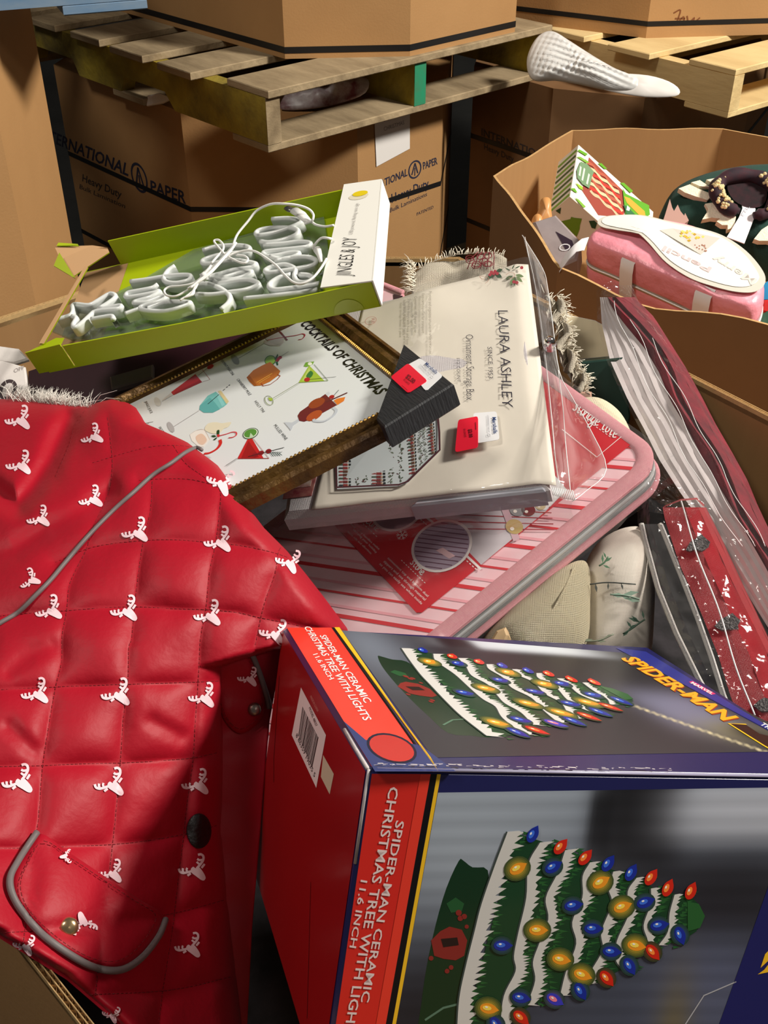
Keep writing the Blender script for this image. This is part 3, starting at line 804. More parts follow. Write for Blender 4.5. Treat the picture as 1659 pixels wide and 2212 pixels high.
o = b.build('satin_ribbon'); o.matrix_world = fr.mat(); tag(o, 'loose white satin ribbon beside the pink case', 'ribbon')
# blue, red and green packages at the right edge
fr = frame_nx(P(1645, 630, 1.66), (-0.2, -0.75, 0.6), (1, -0.3, 0))
b = MB(); b.prism(pxs(fr, [(1618, 632), (1660, 606), (1720, 600), (1720, 648), (1628, 650)]), -0.05, 0, mat('blue_card', (40, 140, 190), rough=0.35), bev=0.002)
b.prism([tuple(p) for p in pxs(fr, [(1630, 627), (1648, 625), (1648, 643), (1630, 643)])], 0.0, 0.0006, ink((240, 240, 240)))
b.poly(pxs(fr, [(1633, 630), (1645, 628), (1645, 640), (1633, 640)]), 0.001, ink((206, 40, 40)))
o = b.build('blue_package'); o.matrix_world = fr.mat(); tag(o, 'bright blue package with a small red and white square mark', 'package')
fr = frame_nx(P(1660, 655, 1.60), (-0.2, -0.75, 0.6), (1, -0.3, 0))
b = MB(); b.prism(pxs(fr, [(1644, 672), (1650, 648), (1720, 640), (1720, 690)]), -0.05, 0, mat('red_card', (200, 44, 40), rough=0.4), bev=0.002)
o = b.build('red_package'); o.matrix_world = fr.mat(); tag(o, 'red package corner between the blue package and the green box', 'package')
fr = frame_nx(P(1650, 685, 1.60), (-0.35, -0.35, 0.87), (1, -0.5, 0))
t = thing('green_lidded_box', 'sage and dark green box at the right rim of the right bin', 'box', fr)
b = MB(); b.prism(pxs(fr, [(1604, 700), (1645, 658), (1720, 640), (1760, 700), (1660, 716)]), -0.05, 0, mat('sage_card', (140, 172, 120), rough=0.4), bev=0.002); b.build('lid', t)
b = MB(); b.prism(pxs(fr, [(1626, 697), (1662, 672), (1740, 660), (1740, 720), (1660, 706)], 0.0), 0.0, 0.003, mat('bottle_green_card', (46, 92, 72), rough=0.3)); b.build('panel', t)
# ================================================================== the near bin everything is heaped in
BIN = [(-.306, 1.556), (-.62, 1.26), (-.62, .79), (.0, .163), (.30, .16), (.60, .5), (.60, .89), (.115, 1.556)]
WT = 0.013
tN, frN, BN = octabox('open_bulk_box', 'open corrugated cardboard bin in the foreground heaped with holiday goods', BIN, 0.14, 0.994, KRAFT, KRAFT_IN, floor_z=0.30, wall=WT)
for c in tN.children:
    if c.name.startswith('rim_edge'): c.name = 'core_edge'
lpN = [np.array(p) - np.array(frN.o[:2]) for p in ccw(BIN)]
LINER = mat('kraft_liner_edge', (206, 170, 116), rough=0.8, noise_=(150, 0.3))
FLUTE = mat('kraft_flute', (188, 150, 98), rough=0.85)
zt = 1.0 - 0.14
for off, nm in ((0.0, 'outer_liner'), (-WT * 0.5, 'middle_liner'), (-WT + 0.0014, 'inner_liner')):
    a = ring([tuple(p) for p in lpN], off); c = ring([tuple(p) for p in lpN], off - 0.0014); n = len(a); b = MB()
    v = [(x, y, zt - 0.012) for x, y in a] + [(x, y, zt) for x, y in a] + [(x, y, zt) for x, y in c] + [(x, y, zt - 0.012) for x, y in c]
    f = []
    for r in range(3):
        for i in range(n):
            j = (i + 1) % n; f.append((r * n + i, r * n + j, (r + 1) * n + j, (r + 1) * n + i))
    b.add(v, f, LINER); b.build(nm, tN)
b = MB()
for lay in (0, 1):
    o_a = ring([tuple(p) for p in lpN], -0.0014 - lay * WT * 0.5); o_b = ring([tuple(p) for p in lpN], -WT * 0.5 + 0.0002 - lay * WT * 0.5)
    for i in range(8):
        j = (i + 1) % 8; A0, A1, B0, B1 = (np.array(q) for q in (o_a[i], o_a[j], o_b[i], o_b[j]))
        L = np.linalg.norm(A1 - A0); m_ = int(L / 0.0078) * 8; v = []
        for k in range(m_ + 1):
            s = k / m_; w = 0.5 + 0.5 * math.sin(k / 8 * 2 * math.pi + lay * 1.3)
            q = (A0 + (A1 - A0) * s) * w + (B0 + (B1 - B0) * s) * (1 - w)
            v += [(q[0], q[1], zt - 0.012), (q[0], q[1], zt - 0.0004)]
        b.add(v, [(2 * k, 2 * k + 2, 2 * k + 3, 2 * k + 1) for k in range(m_)], FLUTE, True)
o = b.build('flutes', tN, kind='stuff')
# crease lines scored down the inside of the back right wall
# ---- dark fabric filling the bottom of the bin
FAB = mat('dark_patterned_fabric', (46, 42, 46), rough=0.9, noise_=(26, 1.0), col2=(16, 14, 16), sheen=0.3)
cN = np.mean(BIN, 0); b = MB(); v = []; NR, NA = 14, 48
ipN = ring(ccw(BIN), -WT - 0.004); ipa = [np.array(p) for p in ipN]
def edge_at(s):
    s = s * 8 % 8; i = int(s); return ipa[i] * (1 - (s - i)) + ipa[(i + 1) % 8] * (s - i)
zf = lambda x, y: 0.80 + 0.03 * nz(x * 5, y * 5, 1.0) + 0.012 * nz(x * 16, y * 16, 4.0) - 0.45 * max(0.0, 0.85 - y)
for r in range(NR + 1):
    for k in range(NA):
        e = edge_at(k / NA); q = cN + (e - cN) * (r / NR); v.append((q[0], q[1], zf(*q)))
f = [(r * NA + k, (r + 1) * NA + k, (r + 1) * NA + (k + 1) % NA, r * NA + (k + 1) % NA) for r in range(NR) for k in range(NA)]
b.add(v, f, FAB, True)
v2 = [(edge_at(k / NA)[0], edge_at(k / NA)[1], zf(*edge_at(k / NA))) for k in range(NA)]
b.add(v2 + [(x, y, 0.45) for x, y, z in v2], [(k, NA + k, NA + (k + 1) % NA, (k + 1) % NA) for k in range(NA)] + [tuple(range(2 * NA - 1, NA - 1, -1))], FAB)
o = b.build('dark_blanket'); tag(o, 'dark mottled blanket filling the bin below the heap', 'blanket')
# ================================================================== boxed ceramic tree in the foreground
from functools import partial
PIC = bpy.data.materials.new('printed_picture'); PIC.use_nodes = True
_n = PIC.node_tree.nodes; _b = _n['Principled BSDF']; _a = _n.new('ShaderNodeAttribute'); _a.attribute_name = 'Col'
PIC.node_tree.links.new(_a.outputs['Color'], _b.inputs['Base Color'])
_b.inputs['Roughness'].default_value = 0.32; _b.inputs['Specular IOR Level'].default_value = 0.5; 
def picture(name, fr, parent, pfr, quad, nu, nv, fun, z=0.0004):
    """a flat printed picture: colours from fun(s, t) (0..1 along the quad) kept as vertex colours"""
    q = [np.array(fr.on(*p)) for p in quad] if not isinstance(quad[0], np.ndarray) else quad
    v = []; c = []
    for i in range(nu):
        for j in range(nv):
            s, t_ = i / (nu - 1), j / (nv - 1)
            p = (q[0] * (1 - s) + q[1] * s) * (1 - t_) + (q[3] * (1 - s) + q[2] * s) * t_
            v.append((p[0], p[1], z)); c.append(fun(s, t_))
    b = MB(); e1 = q[1] - q[0]; e2 = q[3] - q[0]
    b.grid(v, nu, nv, PIC, smooth=False, flip=(e1[0] * e2[1] - e1[1] * e2[0]) < 0)
    o = b.build(name, parent)
    at = o.data.color_attributes.new('Col', 'FLOAT_COLOR', 'POINT')
    arr = np.ones((len(v), 4)); 
    for i, k in enumerate(c): arr[i, :3] = [lin(max(0, min(255, x))) for x in k]
    at.data.foreach_set('color', arr.ravel())
    o.matrix_local = pfr.mat().inverted() @ fr.mat()
    return o
def blob(s, t, cs, ct, rs, rt, p=2.0):
    return math.exp(-((abs(s - cs) / rs) ** p + (abs(t - ct) / rt) ** p))
def mixc(a, b, k):
    k = max(0.0, min(1.0, k)); return tuple(x * (1 - k) + y * k for x, y in zip(a, b))

MT = np.array([[0.95405424, -0.26653759, 0.1368876], [0.18242404, 0.87911325, 0.44031961], [-0.23770143, -0.3951172, 0.88734459]])
OT = np.array([-0.00950197, 0.41670064, 1.16363591])
fT = Fr(OT, MT); TW, TD, TH = 0.34, 0.2768, 0.215
t = thing('tree_gift_box', 'glossy red and navy boxed ceramic light-up tree lying in the foreground', 'box', fT)
NAVY = mat('navy_gloss_card', (30, 32, 84), rough=0.3, spec=0.5, coat=0.3)
REDC = mat('red_gloss_card', (206, 34, 30), rough=0.32, spec=0.5, coat=0.3)
REDD = mat('deep_red_card', (158, 22, 24), rough=0.3, spec=0.5, coat=0.3)
b = MB(); b.prism(rrect(0, TW, 0, TD, 0.004, 3), -TH, 0, NAVY, bev=0.003); b.build('carton', t)
def sub(fr, o, x, y):
    x = unit(x); y = unit(y); return Fr(o, np.stack([x, y, np.cross(x, y)], 1))
fTop = fT
fFr = sub(fT, fT.o, MT[:, 0], MT[:, 2]); fFr = Fr(fFr.o, fFr.m)      # front: x along, y up, z towards camera
fEnd = sub(fT, fT.w((0, TD, 0)), -MT[:, 1], MT[:, 2])                # left red end: x towards the front edge, y up
YEL = ink((236, 186, 40), 0.35); BLK = ink((16, 16, 20), 0.35); WHT = ink((236, 228, 226), 0.4); RED = ink((208, 42, 34), 0.3, 0.3); RED2 = ink((226, 60, 44), 0.3, 0.3)
def place(b, nm, fr, parent=t, pf=fT):
    o = b.build(nm, parent); o.matrix_local = pf.mat().inverted() @ fr.mat(); return o
# ---- end panel
b = MB(); e = 0.00015
b.poly([(0.003, -0.003), (TD - 0.003, -0.003), (TD - 0.003, -TH + 0.003), (0.003, -TH + 0.003)], e, REDD)
b.stroke([fEnd.on(604, 1460), fEnd.on(592, 1640), fEnd.on(592, 1690)], 0.0012, 2 * e, ink((40, 8, 10)))
b.stroke([fEnd.on(672, 1905), fEnd.on(668, 2060), fEnd.on(664, 2200)], 0.001, 2 * e, ink((60, 8, 10)))
place(b, 'end_panel', fEnd)
b = MB(); b.poly(pxs(fEnd, [(651, 1485), (705, 1588), (684, 1702), (631, 1588)]), 2 * e, WHT)
# bars between two slanted guide lines
pA, pB, pC, pD = (np.array(fEnd.on(*q)) for q in ((654, 1525), (691, 1597), (677, 1662), (645, 1588)))
rb = random.Random(2); s = 0.02
while s < 0.97:
    w = rb.choice((0.012, 0.02, 0.03)); 
    q = [pA + (pB - pA) * s, pA + (pB - pA) * (s + w), pD + (pC - pD) * (s + w), pD + (pC - pD) * s]
    b.poly(q, 3 * e, BLK); s += w + rb.choice((0.014, 0.022, 0.03))
ptext(b, fEnd, '8 86359 19035 5', (640, 1590), (680, 1680), (643, 1582), 3 * e, BLK)
ptext(b, fEnd, 'MODEL 48037', (668, 1530), (683, 1570), (672, 1526), 3 * e, ink((70, 60, 60)))
b.poly(pxs(fEnd, [(699, 1631), (722, 1672), (713, 1716), (694, 1678)]), 2 * e, ink((206, 196, 170)))
ptext(b, fEnd, 'MADE IN CHINA', (670, 1505), (686, 1538), (674, 1502), 2 * e, ink((226, 150, 140)))
place(b, 'barcode_label', fEnd)
# ---- shared tree picture, drawn in front-panel pixels of the photo and mapped to either panel
def c8(x, y): return (560 + x / 1.5096, 1640 + y / 1.5096)
bands = [[(830, 235), (790, 340), (745, 470), (722, 560), (692, 680), (672, 780), (664, 900)],
         [(930, 270), (892, 340), (885, 450), (860, 560), (845, 640), (850, 690), (812, 770), (800, 870)],
         [(1010, 295), (985, 370), (947, 450), (955, 520), (925, 600), (905, 660), (912, 720), (885, 800)],
         [(1090, 335), (1066, 380), (1065, 450), (1032, 530), (1045, 600), (1012, 690), (992, 770)],
         [(1165, 365), (1150, 420), (1160, 470), (1126, 560), (1130, 620), (1092, 690), (1080, 732)],
         [(1240, 385), (1211, 430), (1215, 500), (1176, 590), (1172, 650), (1190, 680)],
         [(1286, 420), (1285, 470), (1262, 540), (1275, 590), (1262, 620)],
         [(1362, 440), (1346, 500), (1340, 560), (1310, 605)]]
bulbs = [(890, 245, 'b', -60), (980, 285, 'r', -50), (1060, 320, 'r', -50), (1135, 340, 'b', -55), (1210, 370, 'b', -60), (1275, 385, 'r', -55), (1330, 420, 'r', -65), (1405, 430, 'r', -65), (840, 355, 'y', -30), (955, 350, 'b', -30), (1110, 400, 'y', -30), (1180, 480, 'y', -20), (1255, 465, 'b', -20), (1300, 540, 'b', -10), (1370, 570, 'b', 70), (1020, 475, 'b', -10), (1085, 550, 'b', 0), (1145, 625, 'b', 5), (1225, 605, 'y', 10), (1280, 625, 'r', 50), (790, 605, 'b', 0), (905, 555, 'y', 0), (980, 650, 'y', 10), (1050, 700, 'y', 20), (1130, 710, 'r', 50), (1205, 670, 'b', 60), (1045, 752, 'b', 60), (850, 775, 'b', 10), (960, 780, 'p', 30), (745, 810, 'y', 10), (850, 838, 'r', 40), (770, 862, 'b', 60)]
def draw_tree(b, mp, ez):
    """mp maps picture pixels to panel-local 2-D"""
    P8 = lambda l: [mp(c8(*q)) for q in l]
    GRN = ink((24, 62, 38), 0.3, 0.3); GRN2 = ink((40, 92, 48), 0.3, 0.3); SN = ink((206, 204, 200), 0.4); POT = ink((18, 50, 30), 0.25, 0.4)
    sp = [smoothpath([np.array(q) for q in bd], 5) for bd in bands]
    # pot
    b.poly([tuple(q) for q in smoothpath(P8([(650, 332), (665, 330), (695, 352), (745, 362), (740, 470), (700, 620), (672, 790), (660, 900), (590, 905), (520, 900), (528, 800), (545, 680), (575, 540), (610, 420)]), 3, closed=True)], ez, POT)
    b.stroke(P8([(540, 850), (600, 810), (660, 795)]), 0.0016, ez * 1.5, ink((90, 120, 100)))
    b.poly(P8([(560, 590), (590, 560), (620, 545), (660, 555), (678, 590), (668, 640), (640, 655), (600, 650), (570, 640)]), ez * 1.6, ink((132, 42, 36)))
    b.poly(P8([(592, 585), (645, 580), (650, 605), (600, 612)]), ez * 2.0, ink((40, 26, 22)))
    for (x, y, r) in ((650, 500, 10), (668, 512, 9), (655, 518, 9), (560, 648, 8), (612, 690, 8), (625, 678, 8), (676, 545, 7)):
        b.poly([mp(c8(*q)) for q in ellipse(x, y, r, r, 10)], ez * 1.8, ink((132, 42, 36)))
    b.poly(P8([(610, 470), (640, 450), (668, 470), (660, 495), (625, 500)]), ez * 1.4, ink((34, 84, 46)))
    # body: green between the garland bands
    up = [bd[0] for bd in bands]; lo = [bd[-1] for bd in bands]
    b.poly(P8([(835, 240)] + up[1:] + [(1412, 452), (1440, 480), (1425, 560), (1380, 590)] + lo[::-1]), ez * 2.2, GRN)
    rr = random.Random(5)
    for k, s_ in enumerate(sp):                      # pine fringes right of each band
        for q in s_[::1]:
            for m_ in range(2):
                x, y = q[0] + rr.uniform(14, 40), q[1] + rr.uniform(-8, 8); L = rr.uniform(14, 34)
                b.poly(P8([(x, y - 5), (x + L, y + rr.uniform(-6, 6)), (x, y + 5)]), ez * (2.4 + 0.1 * m_), GRN2)
    for k, s_ in enumerate(sp):
        wd = (46, 34, 30, 28, 26, 24, 22, 20)[k]
        lft = [(q[0] - wd * 0.45, q[1]) for q in s_]; rgt = []
        for i, q in enumerate(s_):
            rgt.append((q[0] + wd * 0.35, q[1] - 3)); rgt.append((q[0] + wd * rr.uniform(0.5, 1.15), q[1] + rr.uniform(-6, 6)))
        b.poly(P8(lft + rgt[::-1]), ez * (3.0 + 0.05 * k), SN)
        b.stroke(P8([(x - 3, y) for x, y in lft]), 0.0011, ez * (2.9 + 0.05 * k), ink((60, 70, 66)))
    # plain tip where the topper would be
    b.poly(P8([(1395, 462), (1432, 470), (1452, 510), (1436, 548), (1396, 560)]), ez * 3.2, GRN2)
    cols = {'b': ((28, 46, 150), (60, 110, 220)), 'r': ((206, 40, 26), (250, 140, 60)), 'y': ((236, 150, 40), (250, 220, 90)), 'p': ((60, 60, 190), (236, 130, 150))}
    for i, (x, y, c, a) in enumerate(bulbs):
        z = ez * (4.0 + 0.02 * i); ra = math.radians(a)
        hal = {'b': (50, 74, 120), 'r': (130, 60, 40), 'y': (176, 150, 52), 'p': (90, 80, 140)}[c]
        gl_ = a not in (-60, -50, -55, -65)
        for kk in range(5 if gl_ else 0):
            s_ = 1 - kk * 0.13; w_ = (kk + 1) / 5.0; R_ = 46 if c == 'y' else 36
            b.poly([mp(c8(*q)) for q in ellipse(x, y, R_ * s_, R_ * s_ * .86, 18, ra)], z + ez * 0.1 * kk, ink(tuple(int(u * (1 - w_) + v_ * w_) for u, v_ in zip((38, 62, 40), hal)), 0.35))
        b.poly([mp(c8(*q)) for q in [(x + 40 * math.cos(ra) * k_, y + 40 * math.sin(ra) * k_) for k_ in (0.9,)] + ellipse(x, y, 27, 17, 14, ra, 0.8, 2 * math.pi - 0.8)], z + ez * 0.6, ink(cols[c][0], 0.25, 0.3))
        b.poly([mp(c8(*q)) for q in ellipse(x - 4, y - 2, 15, 8, 10, ra)], z + ez * 1.0, ink(cols[c][1], 0.25, 0.3))
        b.poly([mp(c8(*q)) for q in ellipse(x - 6, y - 5, 5, 3, 8, ra)], z + ez * 1.3, ink((245, 240, 230), 0.25))
# ---- front panel
def front_bg(s, t_):
    c = mixc((158, 168, 182), (70, 76, 92), t_ * 1.2 + s * 0.2)
    c = mixc(c, (24, 24, 28), blob(s, t_, 0.53, 0.06, 0.13, 0.30, 4))            # dark doorway
    c = mixc(c, (20, 20, 24), blob(s, t_, 0.43, 0.13, 0.035, 0.14, 4))
    c = mixc(c, (196, 200, 212), blob(s, t_, 0.86, 0.10, 0.28, 0.13, 4) * 0.9)   # pale siding top right
    c = mixc(c, (30, 30, 36), blob(s, t_, 0.80, 0.42, 0.30, 0.20, 3) * 0.85)
    c = mixc(c, (92, 98, 124), blob(s, t_, 0.78, 0.80, 0.16, 0.22, 3) * 0.8)
    c = mixc(c, (120, 104, 60), blob(s, t_, 0.70, 0.98, 0.05, 0.25) * 0.6)
    c = mixc(c, (176, 186, 198), blob(s, t_, 0.10, 0.25, 0.25, 0.30) * 0.7)
    c = mixc(c, (26, 28, 34), blob(s, t_, 0.05, 0.95, 0.22, 0.35) * 0.8)
    k = 0.96 + 0.04 * math.sin(t_ * 90)
    return tuple(x * k for x in c)
b = MB()
b.poly([(0.003, -0.003), fFr.on(930, 1672), fFr.on(833, 2212), (fFr.on(833, 2212)[0] * 1.0, -TH + 0.003), (0.003, -TH + 0.003)], e, RED)
b.poly([fFr.on(908, 1672), fFr.on(930, 1672), fFr.on(833, 2212), fFr.on(812, 2212)], 2 * e, RED2)
b.poly([fFr.on(930, 1672), fFr.on(944, 1672), fFr.on(847, 2212), fFr.on(833, 2212)], 2 * e, BLK)
b.poly([fFr.on(944, 1672), fFr.on(952, 1672), fFr.on(855, 2212), fFr.on(847, 2212)], 2 * e, YEL)
place(b, 'front_strip', fFr)
fq = [(946, 1712), (1740, 1700), (1680, 2240), (850, 2240)]
picture('front_picture', fFr, t, fT, fq, 90, 60, front_bg, e)
b = MB()
b.poly(pxs(fFr, [(1659, 1915), (1700, 1700), (1780, 1694), (1740, 2212), (1553, 2212)]), 2 * e, ink((30, 34, 92), 0.3, 0.3))
for k, ln in enumerate(([(1480, 2212), (1520, 2150), (1590, 2120)], )): b.stroke(pxs(fFr, ln), 0.001, 2 * e, ink((170, 170, 176)))
for ln in ([(1642, 2090), (1652, 2060), (1668, 2044), (1668, 2066)], [(1636, 2104), (1650, 2094), (1664, 2076), (1664, 2098)]): b.poly(pxs(fFr, ln), 3 * e, YEL)
draw_tree(b, lambda p: fFr.on(*p), 0.00018)
place(b, 'front_tree_print', fFr)
b = MB(); W2 = ink((226, 206, 204), 0.4)
def c8t(b, s, p0, p1, pt, bold=0.012): ptext(b, fFr, s, c8(*p0), c8(*p1), c8(*pt), 3 * e, W2, bold)
c8t(b, 'SPIDER-MAN CERAMIC', (446, 198), (330, 790), (474, 202))
c8t(b, 'CHRISTMAS TREE WITH LIGHTS', (424, 88), (270, 920), (456, 92))
c8t(b, '11.6 INCH', (331, 392), (294, 612), (353, 396))
place(b, 'front_lettering', fFr)
# ---- top panel
def top_bg(s, t_):      # s along the box, t from the front edge to the back
    c = mixc((52, 52, 58), (30, 30, 34), t_)
    c = mixc(c, (120, 128, 142), blob(s, t_, 0.06, 0.85, 0.16, 0.45) * 0.9)
    c = mixc(c, (206, 212, 220), blob(s, t_, 0.60, 0.98, 0.30, 0.09, 4))
    c = mixc(c, (22, 22, 26), blob(s, t_, 0.36, 0.97, 0.06, 0.10, 4))
    c = mixc(c, (128, 130, 158), blob(s, t_, 0.80, 0.35, 0.13, 0.22, 3) * 0.8)
    c = mixc(c, (150, 140, 90), blob(s, t_, 0.86, 0.16, 0.10, 0.10) * 0.6)
    c = mixc(c, (34, 34, 38), blob(s, t_, 0.88, 0.14, 0.05, 0.07) * 0.8)
    ln = abs((s - 0.66) * 1.0 + (t_ - 0.4) * 0.42)
    c = mixc(c, (214, 200, 160), max(0, 1 - ln / 0.012) * (t_ < 0.52))
    return c
tq = [(935, 1637), (1780, 1622), (1368, 1412), (738, 1362)]
b = MB()
b.poly([(0.003, 0.003), fTop.on(935, 1668), fTop.on(728, 1356), (0.003, TD - 0.003)], e, RED2)
b.poly([fTop.on(935, 1668), fTop.on(922, 1640), fTop.on(716, 1356), fTop.on(730, 1356)], 2 * e, BLK)
b.poly([fTop.on(947, 1668), fTop.on(930, 1637), fTop.on(722, 1356), fTop.on(733, 1356)], 3 * e, YEL)
place(b, 'top_strip', fTop)
picture('top_picture', fTop, t, fT, tq, 90, 60, top_bg, e)
# map front-picture pixels to the top panel with three matching spots
src = np.array([fFr.on(*c8(655, 330)), fFr.on(*c8(1436, 510)), fFr.on(*c8(664, 900))])
dst = np.array([fTop.on(818, 1418), fTop.on(1346, 1500), fTop.on(1065, 1592)])
Aff = np.linalg.solve(np.c_[src, np.ones(3)], dst)
b = MB(); draw_tree(b, lambda p: tuple(np.r_[fFr.on(*p), 1.0] @ Aff), 0.00018)
place(b, 'top_tree_print', fTop)
b = MB()
q4 = [(min(max(x, 0.004), TW - 0.003), min(max(y, 0.004), TD - 0.003)) for x, y in pxs(fTop, [(1330, 1400), (1395, 1408), (1850, 1662), (1790, 1640)])]
b.poly(q4, 2 * e, ink((44, 50, 132), 0.3, 0.3))
place(b, 'logo_strip', fTop); b = MB()
b.poly(pxs(fTop, [(742, 1559), (790, 1600), (850, 1600), (910, 1612), (985, 1668), (810, 1668)]), 3 * e, ink((36, 52, 108), 0.3, 0.3))
place(b, 'badge_panel', fTop); b = MB()
b.poly([fTop.on(*q) for q in ellipse(846, 1618, 56, 30, 24, 0.3)], 3.4 * e, ink((20, 24, 50), 0.3))
b.poly([fTop.on(*q) for q in ellipse(846, 1618, 50, 26, 24, 0.3)], 3.8 * e, ink((190, 40, 36), 0.3, 0.3))
place(b, 'badge_disc', fTop)
b = MB()
LOGO = ink((240, 170, 36), 0.3, 0.3)
ptext(b, fTop, 'SPIDER-MAN', (1342, 1424), (1566, 1560), (1372, 1420), 3 * e, ink((150, 60, 30)), 0.05)
ptext(b, fTop, 'SPIDER-MAN', (1340, 1423), (1563, 1558), (1372, 1419), 4 * e, LOGO, 0.035)
b.poly(pxs(fTop, [(1488, 1474), (1496, 1472), (1546, 1500), (1536, 1502)]), 3 * e, ink((220, 60, 110)))
ptext(b, fTop, 'MARVEL', (1491, 1477), (1537, 1502), (1497, 1474), 4 * e, WHT, 0.02)
b.poly([(min(x, TW - 0.003), y) for x, y in pxs(fTop, [(1575, 1565), (1610, 1566), (1640, 1586), (1700, 1600), (1700, 1640), (1650, 1612)])], 3 * e, ink((52, 26, 22)))
b.stroke(pxs(fTop, [(1612, 1566), (1574, 1564), (1650, 1612), (1700, 1640)]), 0.0018, 3.5 * e, YEL)
ptext(b, fTop, 'TREE', (1640, 1566), (1676, 1586), (1650, 1562), 4 * e, WHT, 0.02)
place(b, 'top_logo', fTop)
b = MB()
for s, p0, p1, pt in (('SPIDER-MAN CERAMIC', (690, 1374), (788, 1520), (704, 1372)), ('CHRISTMAS TREE WITH LIGHTS', (656, 1355), (786, 1558), (671, 1354)), ('11.6 INCH', (676, 1415), (712, 1470), (686, 1412))):
    ptext(b, fTop, s, p0, p1, pt, 3 * e, WHT, 0.012)
place(b, 'top_lettering', fTop)
# ---- worn white ridge where the top and front panels meet
b = MB(); SCUFF = mat('scuffed_card', (206, 198, 196), rough=0.6, noise_=(80, 0.5), col2=(120, 110, 130)); rs = random.Random(9)
for k in range(70):
    u = 0.004 + (k / 70) ** 1.3 * 0.20 + rs.uniform(-.002, .002); L = rs.uniform(0.001, 0.006); y0 = rs.uniform(0.0005, 0.004)
    b.poly([(u, y0), (u + L, y0 + rs.uniform(-.0008, .0008)), (u + L, y0 + 0.0007), (u, y0 + rs.uniform(.0004, .0014))], 0.0022 - 0.0005 * rs.random(), SCUFF)
b.tube([(0.006, 0.0005, -0.0004), (0.12, 0.0003, -0.0003), (TW - 0.01, 0.0004, -0.0004)], 0.0011, mat('clear_tape', (150, 146, 170), rough=0.25, coat=0.5), seg=6)
b.tube([(0.0006, 0.002, -0.0006), (0.0004, 0.03, -0.0006), (0.0006, 0.06, -0.0006)], 0.0012, SCUFF, seg=6)
b.tube([(0.0012, 0.0012, -0.001), (0.0010, 0.0010, -0.02), (0.001, 0.0012, -0.06)], 0.001, SCUFF, seg=6)
b.build('worn_edges', t)
# ================================================================== quilted red jacket with reindeer print
JR = mat('red_quilted_satin', (158, 6, 31), rough=0.55, spec=0.3, sheen=0.15, noise_=(30, 0.15), col2=(150, 7, 25), bump=(160, 0.06))
JS = mat('dark_red_thread', (112, 6, 18), rough=0.8)
JP = mat('grey_piping', (104, 96, 96), rough=0.55, sheen=0.2)
JW = mat('pink_white_print', (226, 196, 204), rough=0.6)
SNAP = mat('brass_snap', (196, 168, 128), rough=0.22, metal=0.9)
SNAPD = mat('steel_snap', (150, 140, 132), rough=0.3, metal=0.9)
_pts = np.array([(0, 870, 1.12), (300, 900, 1.10), (420, 965, .985), (520, 1080, .885), (620, 1190, .885), (740, 1350, .93), (250, 1150, .93), (0, 1300, .87), (250, 1400, .845), (450, 1450, .87), (0, 1700, .755), (250, 1700, .765), (450, 1700, .835), (100, 1900, .725), (250, 2100, .715), (450, 2100, .81), (500, 1900, .855), (0, 1950, .715), (600, 1400, .905)])
def _basis(x, y):
    x = np.asarray(x) / 1000.0; y = np.asarray(y) / 1000.0 - 1.5
    return np.stack([np.ones_like(x), x, y, x * x, x * y, y * y, y ** 3, x * y * y], -1)
_cf = np.linalg.lstsq(_basis(_pts[:, 0], _pts[:, 1]), _pts[:, 2], rcond=None)[0]
rowsJ = [[(200, 1000), (262, 981), (321, 966), (374, 962), (420, 966)],
         [(300, 1038), (336, 1035), (404, 1035), (460, 1048), (519, 1078), (560, 1110)],
         [(120, 1215), (187, 1186), (239, 1175), (306, 1168), (374, 1166), (467, 1173), (534, 1181), (598, 1196), (660, 1220)],
         [(-150, 1345), (60, 1325), (146, 1319), (224, 1313), (299, 1311), (374, 1315), (448, 1317), (512, 1323), (560, 1334), (640, 1350), (760, 1380)],
         [(-150, 1496), (0, 1490), (116, 1484), (193, 1481), (278, 1478), (347, 1476), (428, 1473), (520, 1470), (700, 1470)],
         [(-150, 1660), (0, 1656), (89, 1654), (174, 1650), (258, 1648), (336, 1644), (417, 1637), (475, 1625)],
         [(-150, 1836), (60, 1832), (166, 1828), (243, 1824), (320, 1816), (397, 1802), (480, 1780)],
         [(-150, 2020), (60, 2012), (225, 2000), (380, 1972), (500, 1940)], [(150, 2150), (360, 2140), (500, 2110)]]
colsJ = [[(183, 887), (161, 921), (150, 960), (120, 1030)], [(232, 902), (236, 930), (243, 999), (238, 1050), (225, 1090), (200, 1140), (187, 1186), (164, 1231), (149, 1268), (144, 1321), (134, 1373), (133, 1430), (120, 1484), (104, 1573), (91, 1665), (83, 1766), (74, 1830), (62, 1930), (50, 2040)],
         [(329, 1040), (325, 1104), (310, 1168), (299, 1239), (291, 1310), (284, 1381), (278, 1399), (276, 1476), (266, 1554), (260, 1646), (251, 1747), (243, 1824), (232, 1920), (222, 2010), (205, 2150)],
         [(374, 962), (400, 1000), (440, 1030), (475, 1059), (473, 1119), (465, 1179), (452, 1239), (445, 1313), (433, 1380), (428, 1473), (422, 1554), (417, 1638), (405, 1727), (397, 1797), (385, 1900), (372, 2010), (350, 2150), (340, 2230)],
         [(620, 1170), (602, 1190), (594, 1239), (575, 1291), (564, 1332), (550, 1400)], [(-20, 1345), (-40, 1490), (-75, 1656), (-100, 1836), (-120, 2000)]]
def _segs(pls):
    return np.array([(*a, *c) for pl in pls for a, c in zip(pl[:-1], pl[1:])], float)
segR, segC = _segs(rowsJ), _segs(colsJ)
